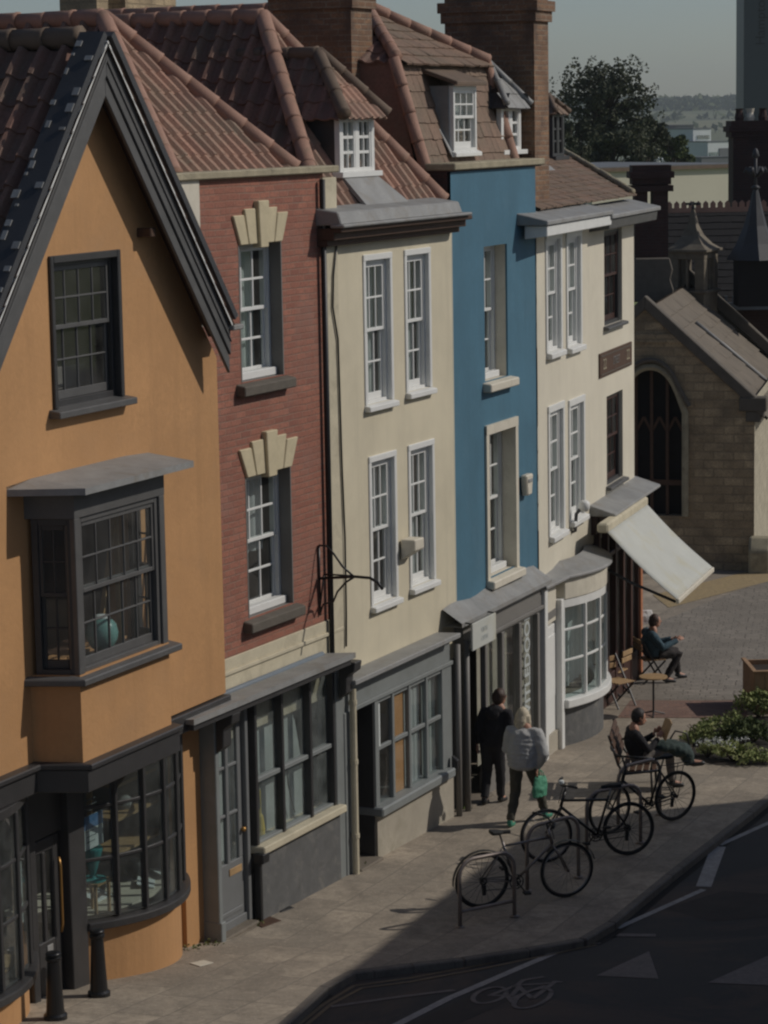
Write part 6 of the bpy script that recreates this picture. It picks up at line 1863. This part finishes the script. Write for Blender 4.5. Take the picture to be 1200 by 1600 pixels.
def fleshed(mb, name, mat, parent, vox, it=3, folds=0.0):
    o = mb.build(name, mat, parent, smooth=True)
    r = o.modifiers.new('skin', 'REMESH'); r.mode = 'VOXEL'; r.voxel_size = vox; r.use_smooth_shade = True
    s = o.modifiers.new('soft', 'SMOOTH'); s.factor = .5; s.iterations = it
    if folds:
        tx = bpy.data.textures.new('folds', 'CLOUDS'); tx.noise_scale = .09; tx.noise_depth = 2
        d = o.modifiers.new('folds', 'DISPLACE'); d.texture = tx; d.strength = folds; d.mid_level = .5
    return o
def limb(mb, pts, rs, n=12):
    P = [V(p) for p in pts]; Q = []; R = []
    for i in range(len(P) - 1):
        for s in (0, .25, .5, .75):
            Q.append(P[i].lerp(P[i + 1], s)); R.append(rs[i] + (rs[i + 1] - rs[i]) * s)
    Q.append(P[-1]); R.append(rs[-1])
    mb.tube(Q, R, n)
def hand(mb, w, d, side, k=1.0):
    """palm, four fingers of different lengths, thumb from the side of the palm; d points along the hand"""
    w = V(w); d = V(d).normalized(); u = V(side).normalized(); u = (u - d * u.dot(d)).normalized(); nn = d.cross(u)
    pc = w + d * .045
    for i in range(4):
        o = (i - 1.5) * .02; root = w + d * .03 + u * o * .7; kn = w + d * .085 + u * o
        limb(mb, [root, kn], [.016, .012], 8)
        L = (.058, .07, .066, .052)[i]
        limb(mb, [kn, kn + d * L * .55 + nn * .008, kn + d * L * .85 + nn * .03], [.0105, .0095, .008], 8)
    th = w + d * .025 - u * .03
    limb(mb, [w + d * .02 - u * .015, th, th + d * .035 - u * .02 + nn * .012, th + d * .06 - u * .018 + nn * .03], [.016, .014, .012, .009], 8)
def person(label, loc, rz, J, top, legs, hair, shoe, hairlen='short', group=None, topr=1.0, folds=.018, sleeve=True, sock=None):
    """J: joints in metres, x forward, y to the left, z up"""
    t = thing('person', label, 'person', loc, rz, group)
    j = {k: V(v) for k, v in J.items() if isinstance(v, tuple)}
    N_, H, C, P = j['neck'], j['head'], j['chest'], j['pelvis']
    W_ = (C + P) / 2 + V(J.get('bow', (0, 0, 0)))
    f = V(J.get('look', (1, 0, 0))).normalized()
    lf = V((0, 0, 1)).cross(f).normalized()
    mb = MB()
    loft_r = [(P, .11, .155), (W_, .10, .135), (C, .115, .165), (N_ - V((0, 0, .04)), .075, .12)]
    for (p, a, b) in loft_r: ellip(mb, p, (a, b, .12))
    limb(mb, [P, W_, C, N_], [.12, .115, .125, .06])
    limb(mb, [N_ - V((0, 0, .05)), N_ + V((0, 0, .05)), H - V((0, 0, .04))], [.06, .052, .055])
    ellip(mb, H, (.098, .078, .118)); ellip(mb, H + f * .02 - V((0, 0, .06)), (.07, .058, .06))
    limb(mb, [H + f * .085 + V((0, 0, .01)), H + f * .115 - V((0, 0, .022))], [.011, .017], 8)
    for s_ in (1, -1): ellip(mb, H + lf * .08 * s_ - f * .005, (.02, .012, .032), 8, 6)
    for s_ in ('l', 'r'):
        limb(mb, [j['sh' + s_], j['el' + s_], j['wr' + s_]], [.052, .04, .027]); limb(mb, [C + V((0, 0, .04)), j['sh' + s_]], [.08, .055])
        limb(mb, [j['hip' + s_], j['kn' + s_], j['an' + s_]], [.085, .055, .038]); limb(mb, [P, j['hip' + s_]], [.1, .088])
        limb(mb, [j['an' + s_], j['to' + s_]], [.036, .028])
        dd = j.get('hd' + s_, j['wr' + s_] - j['el' + s_])
        hand(mb, j['wr' + s_], dd, V(J.get('hs' + s_, (1, 0, 0))))
    fleshed(mb, 'body', 'skin', t, .0075, 2)
    for s_ in (1, -1):
        mb = MB(); ellip(mb, H + f * .082 + lf * .032 * s_ + V((0, 0, .012)), (.011, .011, .009), 8, 6); mb.build('eye', 'hair_dark', t)
    mb = MB(); limb(mb, [H + f * .088 + lf * .024 - V((0, 0, .058)), H + f * .094 - V((0, 0, .06)), H + f * .088 - lf * .024 - V((0, 0, .058))], [.004, .006, .004], 6); mb.build('mouth', 'post_red', t)
    # upper garment: loose over the trunk, sleeves to the wrists
    mb = MB(); hem = P + V((-.0, 0, -.02 if 'sit' not in J else .02))
    for q in range(7):
        s = q / 6; p = hem.lerp(C, s); ellip(mb, p, ((.135 + .02 * math.sin(s * 3)) * topr, (.175 + .012 * math.sin(s * 3)) * topr, .085))
    ellip(mb, C + V((0, 0, .06)), (.12 * topr, .185 * topr, .1)); limb(mb, [C, N_ - V((0, 0, .0))], [.12, .068])
    for s_ in ('l', 'r'):
        e_ = j['el' + s_]; w_ = j['wr' + s_]
        limb(mb, [C + V((0, 0, .06)), j['sh' + s_], e_, e_.lerp(w_, .93)], [.1, .075 * topr, .058 * topr, .043 * topr])
    up = fleshed(mb, 'jumper', top, t, .014, 3, folds)
    mb = MB()
    for s_ in ('l', 'r'):
        limb(mb, [j['hip' + s_] + V((0, 0, .04)), j['kn' + s_], j['kn' + s_].lerp(j['an' + s_], .95)], [.108, .076, .06]); limb(mb, [P + V((0, 0, .03)), j['hip' + s_]], [.125, .108])
    ellip(mb, P, (.13, .165, .11)); fleshed(mb, 'trousers', legs, t, .014, 3, folds)
    for s_ in ('l', 'r'):
        mb = MB(); a = j['an' + s_]; b = j['to' + s_]; d = (b - a).normalized()
        limb(mb, [a - d * .05 - V((0, 0, .03)), a + d * .02 - V((0, 0, .035)), b - V((0, 0, .01)), b + d * .035 - V((0, 0, .012))], [.036, .043, .04, .026]); limb(mb, [a + V((0, 0, .03)), a - V((0, 0, .03))], [.043, .045])
        fleshed(mb, 'shoe', shoe, t, .011, 2)
        if sock and s_ in sock:
            mb = MB(); limb(mb, [a + V((0, 0, .0)), a.lerp(j['kn' + s_], .36)], [.047, .058]); mb.build('sock', 'sock_white', t, smooth=True)
    mb = MB(); b = H - f * .018 + V((0, 0, .022))
    ellip(mb, b, (.107, .094, .115)); ellip(mb, b - f * .03 - V((0, 0, .03)), (.085, .092, .11))
    if hairlen == 'long':
        limb(mb, [b, b - f * .05 - V((0, 0, .1)), b - f * .07 - V((0, 0, .23))], [.1, .1, .075])
        for s_ in (1, -1): limb(mb, [b + lf * .07 * s_, b + lf * .085 * s_ - V((0, 0, .1)), b + lf * .075 * s_ + f * .02 - V((0, 0, .2))], [.05, .05, .035])
    # keep the face clear
    for i, v in enumerate(mb.v):
        p = V(v); q = p - H
        if hairlen != 'x' and q.dot(f) > .045 and q.z < .06: mb.v[i] = tuple(p - f * (q.dot(f) - .045))
    fleshed(mb, 'hair', hair, t, .010, 1, .014)
    return t
def upd(base, **kw):
    d = dict(base); d.update(kw); return d
STAND = dict(neck=(0, 0, 1.45), head=(.02, 0, 1.60), chest=(0, 0, 1.27), pelvis=(0, 0, .93), shl=(0, .185, 1.38), shr=(0, -.185, 1.38),
             ell=(-.03, .25, 1.10), elr=(-.03, -.25, 1.10), wrl=(.06, .25, .87), wrr=(.06, -.25, .87), hipl=(0, .09, .88), hipr=(0, -.09, .88),
             knl=(.03, .10, .48), knr=(.03, -.10, .48), anl=(0, .10, .08), anr=(0, -.10, .08), tol=(.15, .12, .035), tor=(.15, -.12, .035))
pm = zat(gnd(767, 1256))
person('person in black hoodie and black trousers walking away beside the blue house shop window', pm, math.radians(66),
       upd(STAND, neck=(.06, -.10, 1.45), head=(.09, -.13, 1.60), chest=(.05, -.07, 1.27), pelvis=(.01, -.03, .93), shl=(.03, .10, 1.38), shr=(.07, -.26, 1.37), look=(1, -.5, 0),
           ell=(-.05, .18, 1.12), wrl=(.0, .2, .88), elr=(.02, -.33, 1.10), wrr=(.16, -.30, .95), hipl=(0, .06, .88), hipr=(.02, -.11, .88),
           knl=(.05, .07, .48), knr=(.09, -.12, .48), anl=(-.10, .06, .09), anr=(.14, -.10, .08), tol=(.05, .08, .035), tor=(.28, -.12, .035)),
       'hoodie_dark', 'jeans_dark', 'hair_brown', 'shoe_dark')
pw = zat(gnd(812, 1290))
wom = person('person with pale hair in a loose grey jumper and olive trousers carrying a green bag', pw, math.radians(68),
       upd(STAND, neck=(.08, -.05, 1.42), head=(.15, -.02, 1.55), chest=(.06, -.06, 1.25), pelvis=(0, -.05, .92), look=(1, -.25, -.3), shl=(.05, .13, 1.35), shr=(.07, -.25, 1.34),
           ell=(.08, .21, 1.08), wrl=(.26, .12, .98), elr=(-.02, -.38, 1.07), wrr=(.07, -.24, .84), hdr=(.1, .02, -1), hipl=(0, .04, .88), hipr=(.03, -.14, .88),
           knl=(.04, .07, .49), knr=(.27, -.19, .51), anl=(-.15, .09, .09), anr=(.42, -.24, .10), tol=(.0, .1, .035), tor=(.57, -.27, .05)),
       'jumper_grey', 'trousers_olive', 'hair_blonde', 'shoe_green', 'long', topr=1.3, folds=.03)
# hood folded behind the neck of the hoodie
t = bpy.data.objects['person']
mb = MB(); ellip(mb, (-.03, -.09, 1.43), (.10, .13, .07)); ellip(mb, (-.09, -.07, 1.38), (.06, .11, .09)); fleshed(mb, 'hood', 'hoodie_dark', t, .012, 2, .02)
# the bag in her hand: soft, handled
hw_ = V((.07, -.24, .84)); M_ = wom.matrix_basis
bp = Matrix.Translation(pw) @ Matrix.Rotation(math.radians(68), 4, 'Z')
t = thing('hand_bag', 'small green carrier bag held in the hand of the person in the grey jumper', 'bag', bp @ V((.10, -.27, .42)), math.radians(40))
mb = MB(); loft(mb, [((0, 0, 0), .13, .05), ((0, 0, .12), .14, .06), ((.01, 0, .24), .12, .035), ((.01, 0, .3), .10, .02)], 14); b_ = fleshed(mb, 'bag_body', 'bag_green', t, .012, 2, .03)
for s_ in (-.02, .02):
    mb = MB(); mb.tube([(-.06, s_, .29), (-.03, s_, .35), (.0, 0, .395), (.05, s_, .35), (.07, s_, .29)], .006, 6); mb.build('handle', 'bag_green', t, smooth=True)
SIT = dict(sit=1, neck=(-.06, 0, .98), head=(-.02, 0, 1.13), chest=(-.08, 0, .80), pelvis=(0, 0, .53), shl=(-.07, .19, .91), shr=(-.07, -.19, .91),
           ell=(.10, .25, .68), elr=(.10, -.25, .68), wrl=(.30, .14, .72), wrr=(.30, -.14, .72), hipl=(.06, .10, .50), hipr=(.06, -.10, .50),
           knl=(.47, .12, .52), knr=(.47, -.12, .52), anl=(.45, .12, .09), anr=(.45, -.12, .09), tol=(.60, .13, .035), tor=(.60, -.13, .035))
ps_ = zat(gnd(1020, 1066))
person('person in a teal denim jacket seated on a chair under the awning', ps_, math.radians(14),
       upd(SIT, knl=(.5, .16, .52), anl=(.55, .18, .09), tol=(.7, .2, .035), wrl=(.42, .1, .76), wrr=(.44, -.12, .78), neck=(.0, 0, .99), head=(.05, 0, 1.13), chest=(-.05, 0, .80), anr=(.2, -.12, .09), tor=(.36, -.13, .035)),
       'denim_teal', 'trousers_brown', 'hair_brown', 'shoe_dark', topr=1.12, folds=.025)
pr_ = zat(gnd(997, 1236))
person('person with short dark hair reading on the bench in grey trousers with legs crossed', pr_, math.radians(8),
       upd(SIT, look=(1, 0, -.45), knl=(.50, .10, .56), knr=(.50, -.02, .66), anr=(.82, -.04, .42), tor=(.97, -.05, .40), anl=(.55, .12, .09), tol=(.7, .13, .035), wrl=(.28, .1, .84), wrr=(.28, -.12, .82), hdl=(.3, -.2, .4), hdr=(.3, .2, .4), head=(.02, 0, 1.13)),
       'hoodie_dark', 'trousers_grey', 'hair_dark', 'shoe_dark', sock='r')
bpr = Matrix.Translation(pr_) @ Matrix.Rotation(math.radians(8), 4, 'Z')
mb = MB(); mb.prism([(0, -.19, 0), (0, 0, .02), (0, .19, 0), (.10, .19, .26), (.12, 0, .28), (.10, -.19, .26)], (.012, 0, -.004))
o = mb.build('magazine', 'wood_pale'); o.matrix_world = bpr @ Matrix.Translation((.36, -.02, .80)); tag(o, 'tan coloured open magazine held up by the reader on the bench', 'magazine')
t = thing('coat', 'dark green coat and bag laid over the knees of the reader on the bench', 'coat', bpr @ V((.45, 0, .62)), math.radians(8))
mb = MB(); ellip(mb, (0, 0, .05), (.28, .2, .09)); ellip(mb, (.18, .02, -.02), (.2, .22, .1)); ellip(mb, (.3, 0, -.12), (.1, .2, .14)); fleshed(mb, 'cloth', 'coat_green', t, .016, 3, .05)
mb = MB(); mb.tube([(.05, .1, .1), (.15, .12, .24), (.32, .1, .2), (.36, .08, 0)], .014, 6); mb.build('strap', 'iron', t, smooth=True)

# ======================================================= street furniture
def bench():
    o = zat(gnd(992, 1238)); t = thing('park_bench', 'dark slatted bench on iron legs with the reader sitting at its end', 'bench', o, math.radians(-9))
    mb = MB()
    for k in range(5): mb.box(-.16 + k * .1, -.08 + k * .1, -.4, .75, .415, .445)
    mb.build('seat', 'wood_dark', t, bevel=.006)
    mb = MB()
    for k in range(4): 
        z = .54 + k * .11; x = -.2 - k * .035; mb.prism([(x, -.4, z), (x - .03, -.4, z + .08), (x - .055, -.4, z + .075), (x - .025, -.4, z - .005)], (0, 1.15, 0))
    mb.build('backrest', 'wood_dark', t, bevel=.005)
    for y in (-.36, .7):
        mb = MB(); mb.tube([(.28, y, 0), (.26, y, .41), (-.14, y, .40), (-.22, y, .5), (-.36, y, .95)], .022, 8); mb.tube([(-.14, y, .4), (-.22, y, 0)], .022, 8); mb.tube([(.26, y, .41), (.27, y, .62), (-.24, y, .64)], .018, 8); mb.build('leg', 'iron', t, smooth=True)
    return t
bench()
def chair(px, py, rz, label, first=None, wood='wood_pale'):
    o = zat(gnd(px, py))
    if first:
        c = copy_tree(first); c.location = o; c.rotation_euler = (0, 0, rz); c['label'] = label; return c
    t = thing('folding_chair', label, 'chair', o, rz, 'folding wooden cafe chairs')
    mb = MB()
    for k in range(6): mb.box(-.2 + k * .07, -.145 + k * .07, -.2, .2, .435, .455)
    mb.build('seat', wood, t, bevel=.004)
    mb = MB()
    for z in (.62, .74): mb.box(-.27 - (z - .6) * .15, -.245 - (z - .6) * .15, -.2, .2, z, z + .09)
    mb.build('backrest', wood, t, bevel=.006)
    for s_ in (-.21, .21):
        mb = MB(); mb.bar((.22, s_, 0), (-.28, s_, .86), .03, .018, (0, 1, 0)); mb.build('leg', 'iron', t)
        mb = MB(); mb.bar((-.24, s_ * .9, 0), (.2, s_ * .9, .43), .03, .018, (0, 1, 0)); mb.build('leg', 'iron', t)
    return t
c1 = chair(966, 1103, math.radians(-50), 'pale wooden folding chair standing empty before the cafe door')
chair(1018, 1066, math.radians(14), 'wooden folding chair under the person in the teal jacket', c1)
chair(958, 1085, math.radians(150), 'wooden folding chair tucked close to the red cafe front behind the empty one', c1)
def cafe_table(px, py, label):
    t = thing('cafe_table', label, 'table', zat(gnd(px, py)), .4)
    mb = MB(); mb.lathe([(.22, .66), (.24, .665), (.24, .685), (.0, .69)], (0, 0, 0), 24); mb.build('table_top', 'wood_pale', t)
    mb = MB(); mb.tube([(0, 0, .03), (0, 0, .66)], .018, 8); mb.build('stem', 'iron', t)
    for k in range(3):
        a = k * 2.094; mb = MB(); mb.tube([(0, 0, .08), (.22 * math.cos(a), .22 * math.sin(a), .012)], .014, 6); mb.build('foot', 'iron', t)
cafe_table(1021, 1118, 'small round wooden cafe table on a thin iron stem near the corner post')
# a white bag hung on the corner post
q = FK.w(WK + .15, -.25, 0)
pb = at_depth(1008, 962, q.y)
t = thing('tote_bag', 'white cloth bag hanging beside the cafe corner post by the seated person', 'bag', pb, .3)
mb = MB(); loft(mb, [((0, 0, -.15), .14, .04), ((0, 0, 0), .15, .06), ((0, 0, .1), .14, .03)], 14); fleshed(mb, 'bag_body', 'sock_white', t, .012, 2, .03)
mb = MB(); mb.tube([(-.1, 0, .08), (-.13, 0, .2), (-.12, .02, .3)], .012, 6); mb.build('handle', 'sock_white', t)
# folded pavement sign by the blue shop
po = zat(gnd(838, 1172))
t = thing('pavement_sign', 'pale and blue folding pavement sign between the blue shop and the white door', 'sign', po, math.radians(66))
for s_ in (1, -1):
    mb = MB(); mb.prism([(-.22, s_ * .2, .0), (.22, s_ * .2, .0), (.22, s_ * .03, .8), (.12, s_ * .015, .86), (-.12, s_ * .015, .86), (-.22, s_ * .03, .8)], (0, s_ * .02, 0)); bo = mb.build('board', 'blind_pale', t)
    mb = MB(); mb.prism([(-.2, s_ * .2 + s_ * .024, .1), (.2, s_ * .2 + s_ * .024, .1), (.2, s_ * .2 + s_ * (.024 - .085), .5), (-.2, s_ * .2 + s_ * (.024 - .085), .5)], (0, s_ * .004, 0)); mb.build('panel', 'paper_blue', bo)

# planters and the flower bed
def planter(loc, label, w_=1.1, h_=.72, first=None):
    t = thing('planter_box', label, 'planter', loc, math.radians(2), 'timber planters on the square')
    for k in range(6):
        mb = MB(); x = k * w_ / 6
        mb.box(x + .004, x + w_ / 6 - .004, 0, .04, 0, h_); mb.build('front_board', 'wood_planter', t, bevel=.005)
    mb = MB(); mb.box(0, .04, .04, w_, 0, h_); mb.box(w_ - .04, w_, .04, w_, 0, h_); mb.box(.04, w_ - .04, w_ - .04, w_, 0, h_); mb.build('side', 'wood_planter', t)
    mb = MB(); mb.box(-.03, w_ + .03, -.03, .05, h_, h_ + .04); mb.box(-.03, .05, .05, w_, h_, h_ + .04); mb.box(w_ - .05, w_ + .03, .05, w_, h_, h_ + .04); mb.build('rim', 'wood_planter', t, bevel=.006)
    mb = MB(); mb.box(.04, w_ - .04, .04, w_ - .04, h_ - .15, h_ - .08); mb.build('soil', 'soil', t)
    return t
p = zat(gnd(1158, 1117)); planter(p + V((.22, 0, 0)), 'square timber planter box at the right edge behind the flower bed')
p2 = zat(gnd(1215, 1000)); planter(p2 + V((1.2, 0, 0)), 'unseen timber planter box added out of sight on the right to shade the square')  # this and the next are unseen, added to throw shadows across the square
p3 = zat(gnd(1215, 935)); planter(p3 + V((1.2, 0, 0)), 'unseen timber planter box added on the right nearest the chapel to throw shade')
area('flower_bed', [(1078, 1186), (1120, 1196), (1215, 1196), (1300, 1190), (1300, 1120), (1215, 1118), (1150, 1122), (1085, 1150)], 'soil', .006)
def shrub(px, py, w_, h_, mat, n, size, label, spiky=0, depth=.6):
    t = thing('shrub', label, 'shrub', zat(gnd(px, py)), rnd.uniform(0, 6), 'low shrubs in the flower bed')
    mb = MB()
    for k in range(7):
        a = rnd.uniform(0, 6.28); mb.tube([(0, 0, 0), (w_ * .2 * math.cos(a), w_ * .2 * math.sin(a), h_ * .4), (w_ * .38 * math.cos(a), w_ * .38 * math.sin(a), h_ * .75)], [.012, .008, .003], 5)
    mb.build('stem', 'bark', t)
    mb = MB()
    for _ in range(12):
        c = (rnd.uniform(-.34, .34) * w_, rnd.uniform(-.34, .34) * w_ , rnd.uniform(.25, .75) * h_)
        leaves(mb, c, (w_ * .2, w_ * .2, h_ * .25), n // 12, size)
    mb.build('leaves', mat, t)
    if mat == 'leaf_bright':
        mb = MB()
        for _ in range(26):
            x, y = rnd.uniform(-.36, .36) * w_, rnd.uniform(-.36, .36) * w_
            leaves(mb, (x, y, h_ * rnd.uniform(.85, 1.08)), (.03, .03, .035), 5, .016)
        mb.build('flowers', 'net_curtain', t)
shrub(1100, 1160, .75, .36, 'leaf_mid', 700, .035, 'soft mid green shrub at the left end of the flower bed')
shrub(1135, 1150, .9, .4, 'leaf_mid', 900, .035, 'mid green shrub at the back of the bed before the timber planter')
shrub(1178, 1160, .95, .45, 'leaf_dark', 900, .04, 'dark green shrub at the right edge of the flower bed')
shrub(1146, 1190, .72, .34, 'leaf_bright', 700, .035, 'bright yellow green shrub at the front middle of the flower bed')
shrub(1106, 1184, .5, .28, 'leaf_bright', 420, .03, 'small pale green plant at the front left corner of the flower bed')
shrub(1190, 1192, .7, .24, 'leaf_mid', 500, .03, 'low spreading green plant at the front right of the flower bed')
shrub(1185, 1122, .8, .5, 'leaf_mid', 800, .04, 'taller green shrub growing against the front of the timber planter')
# weeds in the joints at the foot of the walls
mb = MB()
for (px, py, n_) in ((395, 1444, 50), (372, 1452, 40), (600, 1322, 40), (606, 1320, 60), (690, 1268, 50), (716, 1266, 40), (745, 1240, 30), (300, 1484, 30), (330, 1476, 40), (560, 1352, 30), (1186, 896, 60)):
    c = zat(gnd(px, py)); leaves(mb, c + V((0, 0, .02)), (.16, .12, .04), n_, .022)
tag(mb.build('weeds', 'leaf_weed'), 'small weeds growing at the foot of the shop walls', 'weeds', kind='stuff')
# ------------------------------------------------------------------ camera, sky, sun
cd = bpy.data.cameras.new('camera'); cam = bpy.data.objects.new('camera', cd); col.objects.link(cam)
cd.sensor_fit = 'VERTICAL'; cd.sensor_height = 36; cd.lens = F / 1600 * 36
cd.clip_start = .5; cd.clip_end = 60000
m3 = Matrix((rgt, upv, -fwd)).transposed()
cam.matrix_world = Matrix.Translation(CAM) @ m3.to_4x4()
scn.camera = cam
SUN_EL = math.radians(38); SUN_AZ = math.radians(86.5)        # azimuth from +Y towards +X
sdir = V((math.cos(SUN_EL) * math.sin(SUN_AZ), math.cos(SUN_EL) * math.cos(SUN_AZ), math.sin(SUN_EL)))
w = bpy.data.worlds.new('World'); scn.world = w; w.use_nodes = True
nt = w.node_tree; bg = nt.nodes['Background']
sk = nt.nodes.new('ShaderNodeTexSky'); sk.sky_type = 'NISHITA'; sk.sun_disc = False
sk.sun_elevation = SUN_EL; sk.sun_rotation = SUN_AZ; sk.air_density = .7; sk.dust_density = .7; sk.ozone_density = 0.2
nt.links.new(sk.outputs[0], bg.inputs[0]); bg.inputs[1].default_value = .105
sl = bpy.data.lights.new('sun', 'SUN'); sl.energy = 3.9; sl.angle = math.radians(.5); sl.color = (1.0, .94, .86)
so = bpy.data.objects.new('sun', sl); col.objects.link(so)
so.rotation_euler = sdir.to_track_quat('Z', 'Y').to_euler()
scn.cycles.filter_width = 2.3
scn.view_settings.view_transform = 'Standard'; scn.view_settings.look = 'None'
scn.view_settings.exposure = -.85; scn.view_settings.gamma = 1; scn.view_settings.use_curve_mapping = False
# ------------------------------------------------------------------ the air: distant things pale and turn blue-grey
m = bpy.data.materials.new('air'); m.use_nodes = True; nt = m.node_tree
nt.nodes.remove(nt.nodes['Principled BSDF'])
pv = nt.nodes.new('ShaderNodeVolumePrincipled'); pv.inputs['Color'].default_value = (.80, .88, .90, 1); pv.inputs['Density'].default_value = .00017; pv.inputs['Anisotropy'].default_value = 0.0
nt.links.new(pv.outputs[0], nt.nodes['Material Output'].inputs['Volume'])
MATS['air'] = m
mb = MB(); mb.box(-3600, 3900, -450, 3700, -75, 75)
tag(mb.build('haze', 'air'), kind='stuff')
bpy.data.objects['haze']['label'] = 'thin pale haze over the street and the far hills'
bpy.data.objects['haze']['category'] = 'haze'
